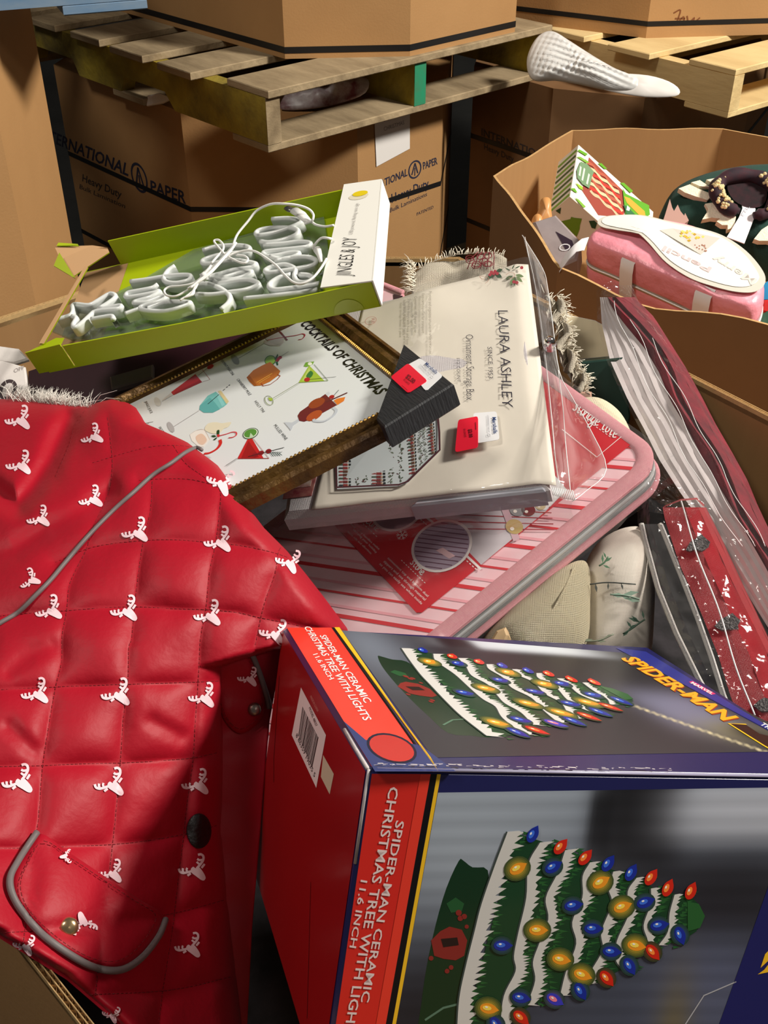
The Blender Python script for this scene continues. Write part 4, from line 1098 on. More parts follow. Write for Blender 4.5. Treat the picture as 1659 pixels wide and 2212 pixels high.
def segdist(x, y, S):
    best = np.full(x.shape, 1e9)
    for x0, y0, x1, y1 in S:
        dx, dy = x1 - x0, y1 - y0; L = dx * dx + dy * dy
        t_ = np.clip(((x - x0) * dx + (y - y0) * dy) / L, 0, 1)
        best = np.minimum(best, np.hypot(x - x0 - t_ * dx, y - y0 - t_ * dy))
    return best
vall = np.array([(-60, 1020, 0, 1066), (0, 1066, 38, 1090), (38, 1090, 67, 1058), (67, 1058, 105, 1000), (105, 1000, 130, 945), (130, 945, 150, 905)], float)
val2 = np.array([(-50, 1215, 30, 1190), (30, 1190, 100, 1140), (100, 1140, 190, 1100), (190, 1100, 235, 1060)], float)
val3 = np.array([(20, 1450, 70, 1410), (70, 1410, 110, 1395), (330, 1560, 390, 1590), (20, 1570, 70, 1620)], float)
rng_ = np.random.default_rng(3)
_ph = [(rng_.uniform(-1, 1, 2), rng_.uniform(0, 6.28)) for _ in range(14)]
def wr(x, y):
    s = 0
    for i, (k, p) in enumerate(_ph):
        k = k / np.linalg.norm(k) * (2 * np.pi / (70 + 22 * i)); s = s + np.sin(k[0] * x + k[1] * y + p + 1.3 * np.sin(x / 90 + p) + 0.9 * np.sin(y / 75 + 2 * p)) * (0.4 + 0.06 * i)
    return s / 6
def xR(y):
    return np.interp(y, [850, 862, 880, 900, 915, 930, 955, 1005, 1075, 1140, 1190, 1240, 1290, 1360, 1375, 1390, 1404, 1440, 1540, 1640, 1800, 2000, 2240], [250, 262, 293, 306, 314, 350, 404, 470, 521, 570, 620, 661, 700, 752, 740, 670, 600, 480, 478, 482, 478, 500, 525])
def xL(y):
    return np.interp(y, [850, 1400, 1985, 2000, 2105, 2200, 2260], [-150, -110, -48, -30, 140, 250, 310])
def yT(x):
    return np.interp(x, [-150, 0, 55, 120, 160, 190, 215, 240, 262, 300, 800], [850, 862, 862, 869, 876, 877, 868, 862, 866, 862, 862])
def jd(x, y, off=0.0):
    """depth of the jacket surface at photo position x, y"""
    x = np.asarray(x, float); y = np.asarray(y, float)
    d = _basis(x, y) @ _cf
    fq_ = lambda q: 1 - np.exp(-(q / 24.0) ** 1.15)
    pf = fq_(segdist(x, y, segR)) * fq_(segdist(x, y, segC))
    hood = np.clip((1060 - y) / 60, 0, 1) * np.clip((230 - x) / 60, 0, 1)
    d = d - 0.0085 * pf * (1 - 0.75 * hood)
    d = d + 0.022 * np.exp(-(segdist(x, y, vall) / 24) ** 2) + 0.010 * np.exp(-(segdist(x, y, val2) / 26) ** 2) + 0.004 * np.exp(-(segdist(x, y, val3) / 20) ** 2)
    d = d + 0.0030 * wr(x, y) * (1 + 1.2 * np.clip((1250 - y) / 150, 0, 1) * np.clip((320 - x) / 120, 0, 1))
    def roll(t_, R_): 
        t_ = np.clip(t_, 0, 1); return R_ * (1 - np.sqrt(np.clip(1 - (1 - t_) ** 2, 0, 1)))
    d = d + roll((xR(y) - x) / 60, 0.045) + roll((y - yT(x)) / 45, 0.04)
    d = d + roll((x - xL(y)) / 45, 0.02) * (y > 1980)
    return d - off
def jp(x, y, off=0.0):
    x = np.asarray(x, float); y = np.asarray(y, float); d = jd(x, y, off)
    r = FW + RT * ((x - CX) / F_PX)[..., None] - UP * ((y - CY) / F_PX)[..., None]
    return CAM + r * d[..., None]
jo = np.array([-0.20, 0.60, 0.86])
fJ = Fr(jo, np.eye(3))
t = thing('quilted_jacket', 'red quilted jacket with white reindeer-head print and grey piping heaped at the left', 'jacket', fJ)
ys = np.arange(851, 2246, 5.0); ncol = 230
X = []; Y = []
for y in ys:
    x = np.clip(np.linspace(-150, 756, ncol), xL(y), xR(y))
    yy = np.full_like(x, y)
    if y < 900: yy = np.maximum(yy, yT(x) + (y - 851) * 0.2)
    X.append(x); Y.append(yy)
X = np.array(X); Y = np.array(Y); W3 = jp(X, Y) - jo
b = MB(); b.grid([tuple(p) for p in W3.reshape(-1, 3)], len(ys), ncol, JR, smooth=True, flip=False)
bod = b.build('quilted_body', t)
md = bod.modifiers.new('padding', 'SOLIDIFY'); md.thickness = 0.006; md.offset = -1.0
def jl(pts, off=0.0):
    a = np.array([(p[0], p[1]) for p in pts], float); return [tuple(q - jo) for q in jp(a[:, 0], a[:, 1], off)]
def resample(pl, step):
    pl = [np.array(p, float) for p in pl]; out = [pl[0]]
    for a, c in zip(pl[:-1], pl[1:]):
        n = max(1, int(np.linalg.norm(c - a) / step))
        for k in range(1, n + 1): out.append(a + (c - a) * k / n)
    return out
# stitching: short dashes along every quilting line
b = MB()
for pl in rowsJ + colsJ:
    sp = resample([tuple(q) for q in smoothpath(pl, 4)], 3.0)
    k = 0
    while k + 2 < len(sp):
        q = sp[k:k + 3]
        if all(-40 < p[0] < xR(p[1]) - 6 and yT(p[0]) + 6 < p[1] < 2225 and p[0] > xL(p[1]) + 4 for p in q):
            b.tube(jl(q, 0.0003), 0.00032, JS, seg=4)
        k += 3
b.build('stitching', t, kind='stuff')
# piping across the shoulder
b = MB(); pp = smoothpath([(-60, 1385), (0, 1346), (40, 1322), (75, 1288), (110, 1252), (140, 1216), (190, 1158), (245, 1102), (290, 1062), (330, 1026), (370, 1000), (400, 978), (424, 967), (436, 972)], 6)
b.tube(jl(pp, 0.0025), 0.0019, JP, seg=8); b.build('shoulder_piping', t)
# reindeer heads
deer_head = [(-.06, .06), (.02, -.03), (.10, .02), (.22, -.02), (.32, .08), (.42, .22), (.46, .34), (.40, .42), (.30, .40), (.18, .32), (.06, .24), (-.02, .18)]
deer_str = [([(.14, .02), (.24, -.10), (.34, -.26), (.34, -.40), (.26, -.46), (.16, -.44)], .065), ([(.33, -.28), (.22, -.26), (.14, -.30)], .06), ([(.28, -.14), (.20, -.14), (.13, -.20)], .055),
            ([(-.02, .12), (-.14, .16), (-.30, .20), (-.42, .16), (-.46, .06)], .065), ([(-.30, .20), (-.33, .10), (-.32, .04)], .06), ([(-.17, .16), (-.20, .08), (-.18, .02)], .055), ([(-.05, .20), (-.16, .28)], .06), ([(.30, .0), (.40, -.14)], .06)]
def deer(b, cx, cy, sc, rot=0.0, off=0.0010, proj=None, sy=1.0):
    c, s = math.cos(rot), math.sin(rot); pj = proj or (lambda l: jl(l, off))
    mp = lambda l: [(cx + sc * (c * x - s * y * sy), cy + sc * (s * x + c * y * sy)) for x, y in l]
    h = mp([tuple(q) for q in smoothpath(deer_head, 2, closed=True)])
    n = len(h); cc = tuple(np.mean(h, 0)); mid = [tuple((np.array(q) + cc) / 2) for q in h]
    vv = pj(h + mid + [cc])
    b.add(vv, [(i, n + i, n + (i + 1) % n, (i + 1) % n) for i in range(n)] + [(n + i, 2 * n, n + (i + 1) % n) for i in range(n)], JW, True)
    for st, w in deer_str:
        p = [np.array(q) for q in mp([tuple(k) for k in smoothpath(st, 3)])]; L = []; R = []
        for i in range(len(p)):
            a = p[max(0, i - 1)]; d = p[min(len(p) - 1, i + 1)]; tt = unit(d - a); nn = np.array([-tt[1], tt[0]]) * w * sc * 0.62
            L.append(tuple(p[i] + nn)); R.append(tuple(p[i] - nn))
        m_ = len(p); b.add(pj(L + R), [(i, i + 1, m_ + i + 1, m_ + i) for i in range(m_ - 1)], JW, True)
heads = [(38, 903, 58, .0), (197, 940, 50, -.25), (40, 1000, 58, 0), (82, 1117, 52, -.1), (195, 1075, 54, -.15), (291, 1146, 60, -.05), (470, 1166, 62, .0), (476, 1038, 62, .45), (622, 1210, 56, .35), (62, 1252, 46, -.5), (104, 1315, 60, -.15), (268, 1315, 62, 0), (448, 1325, 62, 0), (590, 1364, 62, .25), (75, 1494, 62, -.05), (250, 1496, 66, 0), (436, 1502, 60, .05), (37, 1684, 70, -.05), (236, 1690, 68, 0), (422, 1690, 62, 0), (416, 1874, 64, .05), (406, 2042, 60, .05), (238, 1882, 56, .05), (52, 2040, 50, .3), (240, 2190, 40, .4)]
for h in heads:
    b = MB(); deer(b, *h); b.build('reindeer_print', t)
# lower pocket flap
def flapmesh(nm, out, top_off, snap, sm, pip, deers=(), zoff=None, proj=None):
    pj = proj or jl
    o = [tuple(q) for q in smoothpath(out, 4, closed=True)]; c = np.mean(np.array(o), 0); n = len(o); v = []; NR_ = 9
    for r in range(NR_ + 1):
        s = r / NR_
        for q in o:
            p = c + (np.array(q) - c) * s; v.append((p[0], p[1]))
    offs = [top_off * (1 - 0.55 * (r / NR_) ** 6) for r in range(NR_ + 1) for _ in o]
    w = [pj([q], k)[0] for q, k in zip(v, offs)]
    edge = [pj([q], 0.0005)[0] for q in o]
    f = [(r * n + i, r * n + (i + 1) % n, (r + 1) * n + (i + 1) % n, (r + 1) * n + i) for r in range(NR_) for i in range(n)]
    k0 = NR_ * n
    f += [(k0 + i, k0 + (i + 1) % n, k0 + n + (i + 1) % n, k0 + n + i) for i in range(n)]
    b = MB(); b.add(w + edge, f, JR, True); fl = b.build(nm, t)
    b = MB(); b.tube(pj([tuple(q) for q in smoothpath(pip, 5)], top_off * 0.6), 0.0024, JP, seg=8); b.build('flap_piping', fl)
    sp = resample([tuple(c + (np.array(q) - c) * 0.90) for q in o], 3.5); b = MB(); k = 0
    while k + 2 < len(sp):
        b.tube(pj(sp[k:k + 3], top_off + 0.0004), 0.0003, JS, seg=4); k += 3
    b.build('flap_stitching', fl, kind='stuff')
    for h in deers:
        b = MB(); deer(b, *h[:3], h[3], proj=lambda l: pj(l, top_off + 0.0012)); b.build('reindeer_print', fl)
    sx, sy_, sr = snap; cw = np.array(pj([(sx, sy_)], top_off + 0.001)[0]); nn = unit((CAM - jo) - cw); xx = unit(np.cross(nn, (0, 0, 1))); yy = np.cross(nn, xx)
    b = MB(); vv = []; m_ = 16
    for (rr, hh) in ((1.0, 0.0), (1.0, 0.25), (0.85, 0.5), (0.5, 0.66), (0.0, 0.72)):
        for k in range(m_):
            a = 2 * math.pi * k / m_; vv.append(cw + (xx * math.cos(a) + yy * math.sin(a)) * sr * rr + nn * sr * hh)
    b.add(vv, [(r * m_ + i, r * m_ + (i + 1) % m_, (r + 1) * m_ + (i + 1) % m_, (r + 1) * m_ + i) for r in range(4) for i in range(m_)], sm, True); b.build('snap', fl)
    return fl
flapmesh('pocket_flap', [(84, 1800), (150, 1842), (225, 1892), (300, 1942), (352, 1976), (340, 2016), (305, 2062), (262, 2088), (215, 2086), (160, 2062), (95, 2014), (45, 1960), (28, 1905), (48, 1850)], 0.008, (148, 2003, 0.0065), SNAP,
         [(80, 1798), (58, 1830), (38, 1862), (22, 1895), (26, 1930), (50, 1972), (95, 2022), (160, 2068), (212, 2092), (262, 2095), (305, 2070), (342, 2024), (358, 1986)], deers=((184, 2000, 56, 3.6), (146, 1848, 30, 2.2)))
# black round patch
o_ = [(430 + 27 * math.cos(a), 1795 + 38 * math.sin(a)) for a in np.linspace(0, 2 * math.pi, 28, endpoint=False)]
b = MB(); BP = mat('black_leather', (20, 14, 16), rough=0.5, bump=(200, 0.2))
w = jl(o_, 0.003) + jl([(430 + 24 * math.cos(a), 1795 + 34 * math.sin(a)) for a in np.linspace(0, 2 * math.pi, 28, endpoint=False)], 0.0055) + jl([(430, 1795)], 0.006)
b.add(w, [(i, (i + 1) % 28, 28 + (i + 1) % 28, 28 + i) for i in range(28)] + [(28 + i, 28 + (i + 1) % 28, 56) for i in range(28)], BP, True); b.build('round_patch', t)
# ---- side of the jacket turned under, next to the tree box
def sd_(x, y):
    x = np.asarray(x, float); y = np.asarray(y, float)
    d = 0.900 + (x - 540) / 1000 * 0.10 - (y - 1500) / 1000 * 0.075 - 0.016 * np.clip((1450 - y) / 100, -0.6, 1)
    d = d + 0.003 * wr(x + 300, y) + 0.004 * np.sin((x * 0.5 + y) / 26) * np.exp(-((y - 1560) / 70) ** 2)
    return d
def sl(pts, off=0.0):
    a = np.array([(p[0], p[1]) for p in pts], float); d = sd_(a[:, 0], a[:, 1]) - off
    r = FW + RT * ((a[:, 0] - CX) / F_PX)[:, None] - UP * ((a[:, 1] - CY) / F_PX)[:, None]
    return [tuple(q - jo) for q in CAM + r * d[:, None]]
g = []; nx_, ny_ = 34, 100
for j in range(ny_):
    y = 1372 + (2290 - 1372) * j / (ny_ - 1)
    for i in range(nx_):
        x0 = np.interp(y, [1372, 1450, 1700, 2290], [420, 405, 440, 470]); x1 = np.interp(y, [1372, 1420, 1560, 1800, 2000, 2290], [612, 607, 582, 562, 545, 530])
        g.append((x0 + (x1 - x0) * i / (nx_ - 1), y))
b = MB(); b.grid(sl(g), ny_, nx_, JR, smooth=True, flip=False); sp_ = b.build('side_panel', t)
md = sp_.modifiers.new('padding', 'SOLIDIFY'); md.thickness = 0.005; md.offset = -1.0
flapmesh('pocket_flap', [(442, 1442), (470, 1418), (505, 1402), (528, 1402), (545, 1425), (562, 1470), (574, 1516), (560, 1560), (520, 1585), (488, 1560), (468, 1510)], 0.008, (550, 1532, 0.0055), SNAPD,
         [(438, 1445), (470, 1416), (505, 1399), (527, 1398), (545, 1416), (562, 1458), (578, 1508), (582, 1530)], deers=((535, 1462, 46, .1),), proj=sl)
# ---- fur trim of the hood
FUR = mat('pale_fur', (226, 220, 212), rough=0.7, sheen=0.5); b = MB(); rf = random.Random(12)
for k in range(520):
    x = rf.gauss(105, 42); x = min(max(x, 14), 196); y = float(yT(x)) + 10
    a = rf.gauss(0.25, 0.55); L = rf.uniform(14, 46) * (1.0 if 40 < x < 190 else 1.5)
    dd = float(jd(x, y)) + 0.012 + rf.uniform(0, 0.03)
    p0 = P(x, y, dd); p1 = P(x + math.sin(a) * L * 0.6 + rf.uniform(-4, 4), y - math.cos(a) * L * 0.6, dd - 0.004); p2 = P(x + math.sin(a * 1.5) * L + rf.uniform(-5, 5), y - math.cos(a * 1.4) * L, dd + rf.uniform(-.006, .012))
    b.tube([p0 - jo, p1 - jo, p2 - jo], 0.0006, FUR, seg=3, taper=lambda s: 1 - 0.85 * s)
b.build('fur_trim', t, kind='stuff')
# ================================================================== lime tray with neon light
MTR = np.array([[0.9597, 0.0483, -0.2769], [-0.1086, 0.9724, -0.2067], [0.2592, 0.2284, 0.9384]])
MTR[:, 0] = unit(MTR[:, 0]); MTR[:, 1] = unit(MTR[:, 1] - MTR[:, 0] * (MTR[:, 0] @ MTR[:, 1])); MTR[:, 2] = np.cross(MTR[:, 0], MTR[:, 1])
fY = Fr(np.array([-0.3958, 1.0636, 1.0939]), MTR)          # origin: front left corner at rim height
YW, YD, YH = 0.40, 0.1833, 0.031
LIME = mat('lime_card', (170, 188, 8), rough=0.45, spec=0.4)
BRN = mat('grey_brown_board', (190, 150, 108), rough=0.75)
WCD = mat('white_gloss_card', (240, 238, 230), rough=0.4)
t = thing('light_tray_box', 'open lime green tray box with a white printed end holding white neon tubing', 'box', fY)
TH_ = 0.0016
fFloor = fY.shifted(-YH)
b = MB(); b.box(0.012, YW, 0, YD, -YH - TH_, -YH, LIME)
b.poly([(0.012, 0.002), (0.07, 0.002), (0.07, YD - 0.002), (0.012, YD - 0.002)], -YH + 0.0003, BRN)
b.build('tray_floor', t)
def wallq(nm, pts, zs, th, m=LIME, mi=None):
    """vertical wall along 2-D points with top heights zs"""
    b = MB()
    for (p, q), (z0, z1) in zip(zip(pts[:-1], pts[1:]), zip(zs[:-1], zs[1:])):
        p = np.array(p); q = np.array(q); n_ = np.array([-(q - p)[1], (q - p)[0]]); n_ = unit(n_) * th
        c = [(*p, -YH), (*q, -YH), (*(q + n_), -YH), (*(p + n_), -YH), (*p, z0), (*q, z1), (*(q + n_), z1), (*(p + n_), z0)]
        b.hexa(c, m)
    return b.build(nm, t)
wallq('front_wall', [(0.0, 0.0), (0.044, 0.0)], [0.0, 0.002], TH_)
wallq('front_wall', [(0.046, 0.0), (0.19, -0.0005), (YW - 0.062, 0.0), (YW, 0.0)], [-0.001, -0.003, -0.001, 0.0], TH_)
wallq('back_wall', [(0.06, YD), (YW, YD)], [0.004, 0.0], -TH_)
wallq('right_wall', [(YW, 0.0), (YW, YD)], [0.0, 0.0], TH_, WCD)
# folded flaps at the open left end
b = MB()
b.add([(-0.002, 0.0, -YH), (0.046, 0.0, 0.0015), (0.046, 0.012, 0.0005), (0.034, 0.016, 0.0), (0.0, 0.0, 0.0)], [(4, 1, 2, 3)], LIME)
b.build('corner_flap', t)
b = MB(); fl = [fY.l(P(*q)) for q in ((118, 533, 1.30), (130, 560, 1.285), (157, 598, 1.27), (236, 545, 1.285), (232, 535, 1.295), (200, 530, 1.30))]
b.add(fl, [(0, 1, 2, 3, 4, 5)], BRN); b.add([(x, y, z - 0.0012) for x, y, z in fl], [(5, 4, 3, 2, 1, 0)], LIME); b.build('end_flap', t)
b = MB(); fl = [fY.l(P(*q)) for q in ((128, 545, 1.279), (116, 574, 1.275), (163, 602, 1.262))]
b.add(fl, [(0, 1, 2)], LIME); b.add([(x, y, z - 0.001) for x, y, z in fl], [(2, 1, 0)], BRN); b.build('end_flap', t)
b = MB(); fl = [fY.l(P(*q)) for q in ((183, 575, 1.262), (190, 577, 1.26), (95, 742, 1.185), (84, 742, 1.187))]
b.add(fl, [(0, 1, 2, 3)], BRN); b.add([(x, y, z - 0.0015) for x, y, z in fl], [(3, 2, 1, 0)], LIME); b.build('end_flap', t)
b = MB(); fl = [fY.l(P(*q)) for q in ((122, 531, 1.298), (126, 524, 1.300), (168, 527, 1.296), (170, 531, 1.296))]
b.add(fl, [(0, 1, 2, 3)], LIME); b.add([(x, y, z - 0.001) for x, y, z in fl], [(3, 2, 1, 0)], LIME); b.build('end_flap', t)
# white printed end
lw = [fY.on(693, 624), fY.on(792, 607), fY.on(823, 392), fY.on(744, 401)]
b = MB(); b.prism([lw[0], (YW + 0.0005, -0.001), (YW + 0.0005, YD + 0.001), lw[3]], 0.0002, 0.0018, WCD)
b.hexa([(YW, -0.001, -YH), (YW + 0.0015, -0.001, -YH), (YW + 0.0015, YD, -YH), (YW, YD, -YH), (YW, -0.001, 0.0018), (YW + 0.0015, -0.001, 0.0018), (YW + 0.0015, YD, 0.0018), (YW, YD, 0.0018)], WCD)
pe = b.build('printed_end', t)
b = MB(); BK = ink((34, 32, 32)); GR = ink((150, 146, 142))
fE = fY.shifted(0.0018)
def c3(x, y): return (680 + x / 7.375, 380 + y / 7.375)
ptext(b, fE, 'JINGLES & JOY', c3(575, 1600), c3(680, 990), c3(325, 1590), 0.0023, BK, -0.012)
ptext(b, fE, 'USB powered, flashing neon sign', c3(605, 935), c3(705, 440), c3(540, 935), 0.0023, GR, -0.01)
cc = fE.on(*c3(715, 310)); 
b.poly([fE.on(*c3(*q)) for q in ellipse(700, 325, 160, 52, 22, -0.2)], 0.0021, ink((222, 214, 190)))
b.poly([fE.on(*c3(*q)) for q in ellipse(725, 285, 125, 40, 20, -0.2)], 0.0024, ink((226, 200, 30)))
b.build('end_lettering', pe)
b = MB(); b.poly(ellipse(0, 0, 0.016, 0.016, 16, 0, 0, math.pi), 0.0, mat('clear_seal', (176, 190, 60), rough=0.2))
o = b.build('clear_seal', t); o.matrix_local = Matrix.Translation((YW - 0.034, -0.0006, -YH)) @ Matrix.Rotation(math.radians(90), 4, 'X')

# ---- the neon sign: silicone tube standing on clear acrylic
fN = fY.shifted(-YH)
NEON = mat('white_silicone_tube', (226, 230, 228), rough=0.22, spec=0.6, coat=0.3)
ACR = film('clear_acrylic', (225, 238, 225), gloss=0.10, rough=0.05, bump=(10, 0.0), haze=0.10)
tn = thing('neon_sign', 'white neon rope letters and star on clear acrylic lying in the lime tray', 'neon sign', fN)
HT = 0.022
fH = fN.shifted(HT)
def neon(nm, px, rr=0.0031, closed=False, n=5):
    p = smoothpath([np.array([*fH.on(x, y), HT]) for x, y in px], n, closed=closed)
    b = MB(); b.tube(p, rr, NEON, seg=8, closed=closed)
    k = len(p); v = []                                  # straight silicone skirt below the round top
    for i in range(k):
        a = p[i - 1] if (i > 0 or closed) else p[i]; c = p[(i + 1) % k] if (i < k - 1 or closed) else p[i]
        tt = unit((c - a)[:2]); nn = np.array([-tt[1], tt[0]]) * rr * 0.92
        q = p[i]
        for (s, z) in ((1, q[2]), (1, q[2] - 0.011), (-1, q[2] - 0.011), (-1, q[2])): v.append((q[0] + nn[0] * s, q[1] + nn[1] * s, z))
    f = []
    for i in range(k if closed else k - 1):
        j = (i + 1) % k
        for m_ in range(3): f.append((4 * i + m_, 4 * i + m_ + 1, 4 * j + m_ + 1, 4 * j + m_))
    b.add(v, f, NEON, True)
    o = b.build(nm, tn); return o
def z1c(x, y): return (100 + x / 4.608, 560 + y / 4.608)
def z2c(x, y): return (420 + x / 5.184, 420 + y / 5.184)
def m1(l): return [z1c(*q) for q in l]
def m2(l): return [z2c(*q) for q in l]
neon('star_tube', m1([(115, 600), (200, 575), (255, 545), (262, 470), (300, 450), (430, 460), (540, 400), (640, 345), (690, 380), (600, 450), (520, 500), (720, 465), (745, 480), (700, 500), (500, 520), (440, 560), (330, 660), (280, 680), (270, 650), (300, 590), (260, 570)]), n=3)
neon('letter_tube', m1([(840, 225), (1000, 205), (1180, 175), (1330, 160), (1430, 165), (1420, 210), (1300, 240), (1200, 230), (1170, 190), (1210, 120), (1280, 70)]))
neon('letter_tube', m1([(1110, 255), (1050, 290), (900, 320), (810, 340), (800, 380), (900, 370), (1060, 340), (1130, 320), (1040, 380), (900, 420), (880, 440), (1000, 430), (1160, 370), (1190, 390), (1100, 430), (960, 470), (940, 500), (1060, 520), (1220, 515), (1400, 460), (1430, 435), (1330, 425), (1180, 430), (1060, 470), (1010, 490)]), n=4)
neon('letter_tube', m1([(790, 545), (860, 520), (920, 500)]))
neon('letter_tube', m1([(450, 600), (560, 580), (650, 570), (670, 600)]))
neon('letter_tube', m2([(95, 630), (240, 590), (400, 575), (560, 580), (620, 610), (580, 650), (440, 660), (240, 690), (100, 740), (110, 780), (240, 770), (420, 740), (600, 760), (690, 785), (640, 820), (440, 850), (300, 890), (170, 925), (200, 950), (340, 930), (520, 880), (640, 870), (560, 920), (400, 960), (240, 960), (260, 1000), (420, 975), (600, 960), (710, 995), (690, 1030), (560, 1075), (380, 1100), (200, 1125), (20, 1120)]), n=4)
neon('letter_tube', m2([(20, 1010), (140, 1000), (260, 1040), (370, 1110), (400, 1160), (380, 1220), (300, 1290)]))
neon('letter_tube', m2([(870, 280), (1050, 270), (1170, 290), (1190, 320), (1080, 370), (900, 430), (740, 460), (690, 440), (740, 400), (900, 375), (1080, 380), (1160, 410), (1130, 460), (1000, 510), (840, 540), (740, 530)]), n=4)
neon('letter_tube', m2([(780, 570), (960, 560), (1160, 535), (1290, 545), (1280, 585), (1120, 610), (920, 630), (780, 650), (800, 690), (900, 690), (1060, 660), (1170, 660), (1120, 700), (960, 730), (850, 700)]), n=4)
neon('letter_tube', m2([(900, 750), (1080, 710), (1260, 705), (1360, 740), (1340, 790), (1180, 830), (980, 860), (830, 880), (800, 850), (880, 810), (1020, 790), (1130, 840), (1120, 920), (1160, 980), (1260, 985), (1330, 950), (1280, 910), (1180, 900)]), n=4)
neon('letter_tube', m2([(1080, 900), (960, 930), (860, 990), (840, 1040), (900, 1070), (1060, 1055), (1240, 1030), (1400, 1000)]))
neon('letter_tube', m2([(560, 1170), (760, 1150), (1000, 1125), (1200, 1100), (1380, 1070)]))
b = MB(); ac = [z1c(60, 720), z1c(260, 800), (300, 740), (420, 705), (560, 690), (690, 655), (712, 560), (700, 470), (560, 500), (420, 540), (300, 610), z1c(120, 620)]
b.prism([fN.on(x, y, 0.003) for x, y in ac], 0.0012, 0.0042, ACR); b.build('acrylic_back', tn)
# ---- white power cable with plug
CAB = mat('white_cable', (236, 236, 232), rough=0.35)
tcb = thing('power_cable', 'thin white cable bundled with a tie and plug across the neon sign', 'cable', fN)
def cab(nm, px, hs, r=0.0014, m=CAB):
    pts = []
    for (x, y), h in zip(px, hs):
        f2 = fN.shifted(h); pts.append(np.array([*f2.on(x, y), h]))
    b = MB(); b.tube(smoothpath(pts, 6), r, m, seg=7); return b.build(nm, tcb)
cab('long_loop', m2([(430, 580), (480, 450), (600, 300), (700, 180), (850, 110), (1000, 105), (1150, 120), (1270, 160), (1330, 220), (1320, 290), (1260, 320)]), [.036, .04, .045, .05, .054, .054, .05, .045, .04, .036, .032])
cab('tail', m2([(1230, 330), (1310, 310), (1360, 340), (1460, 360), (1560, 345)]), [.034, .033, .033, .033, .034])
cab('run', m2([(100, 880), (240, 780), (400, 680), (560, 630), (680, 640), (800, 710), (920, 800), (1020, 910), (1120, 990), (1220, 995), (1330, 930), (1420, 820), (1480, 720)]), [.035] * 13)
cab('loop', m2([(330, 660), (250, 570), (220, 520), (270, 510), (320, 560), (320, 620), (260, 690), (190, 770)]), [.04] * 8, 0.0013)
cab('loop', m2([(380, 700), (480, 750), (560, 770), (600, 730), (560, 690), (470, 680)]), [.038] * 6, 0.0013)
cab('small_loop', m2([(1330, 610), (1350, 560), (1420, 490), (1500, 490), (1540, 500)]), [.03, .036, .04, .04, .036], 0.0014)
for k in range(5):
    cab('bundle_strand', m2([(470 - 14 * k, 540 + 22 * k), (330 - 6 * k, 690 + 14 * k), (180, 850 + 8 * k), (80 - 4 * k, 930 + 10 * k), (-20 - 14 * k, 1040 + 4 * k)]), [.037 + .001 * (k % 3)] * 5, 0.0013)
cab('tail_loop', m1([(1560, 170), (1460, 240), (1340, 265), (1230, 275), (1175, 310), (1200, 360), (1280, 370), (1360, 335), (1450, 280)]), [.036] * 9, 0.0013)
for k in range(4):
    cab('bundle_strand', m1([(1640, 60 + 10 * k), (1540, 180), (1480, 270 + 8 * k), (1460 - 20 * k, 350 + 5 * k), (1360 - 10 * k, 385 + 8 * k)]), [.036 + .001 * (k % 2)] * 5, 0.0012)
b = MB(); pz = np.array([*fN.shifted(.037).on(*z2c(85, 935)), .037]); qz = np.array([*fN.shifted(.037).on(*z2c(130, 905)), .037])
b.tube([pz, qz], 0.005, mat('clear_tie', (214, 216, 214), rough=0.2), seg=8); b.build('tie', tcb)
b = MB(); pl = [np.array([*fN.shifted(.034).on(*z2c(*q)), .034]) for q in ((1120, 180), (1200, 230), (1260, 290), (1300, 310))]
b.tube(pl, 0.006, CAB, seg=10, flat=0.55, taper=lambda s: 1.0 if s < .5 else 1.0 - 0.6 * (s - .5) * 2); pg = b.build('plug', tcb)
b = MB(); pl2 = [np.array([*fN.shifted(.034).on(*z2c(*q)), .034]) for q in ((1040, 150), (1090, 185))]
b.tube([pl2[0], (pl2[0] + pl2[1]) / 2, pl[0]], 0.0048, mat('plug_metal', (120, 120, 116), rough=0.3, metal=0.8), seg=8, flat=0.5); b.build('contact', pg)
b = MB(); cx = [np.array([*fN.shifted(.03).on(*z2c(*q)), .03]) for q in ((1375, 620), (1400, 680), (1420, 760))]
b.tube(cx, 0.0045, CAB, seg=8, taper=lambda s: 1 - .6 * s); b.build('connector', tcb)
# ================================================================== framed cocktail print
MF = np.array([[0.3684, 0.8744, -0.3157], [-0.9163, 0.399, 0.0357], [0.1572, 0.2761, 0.9482]])
MF[:, 2] = unit(MF[:, 2]); MF[:, 0] = unit(MF[:, 0] - MF[:, 2] * (MF[:, 0] @ MF[:, 2])); MF[:, 1] = np.cross(MF[:, 2], MF[:, 0])
FD = 1.14
p0 = P(820, 700, FD)
f0 = Fr(p0, MF)
uTL, vTL = f0.on(714, 636); uTR, vTR = f0.on(968, 835); uR, vR = f0.on(525, 1095); uL, vL = f0.on(195, 872)
u0 = uL * 0.9 + uTL * 0.1; u1 = uTR * 0.85 + uR * 0.15; v1 = (vTL + vTR) / 2; FWd = u1 - u0; FHt = 0.40
fF = Fr(f0.w((u0, v1 - FHt, 0)), MF)          # origin bottom left of the picture, top surface of the frame
t = thing('picture_frame', 'bronze framed print titled cocktails of christmas lying under the lime tray', 'picture frame', fF)
BRZ = mat('bronze_gilt_wood', (108, 78, 34), rough=0.36, spec=0.5, metal=0.55, noise_=(28, 0.9), col2=(52, 34, 20), stretch=(1, 1, 1), bump=(70, 0.25))
GLD = mat('gold_beading', (190, 150, 78), rough=0.25, metal=0.85)
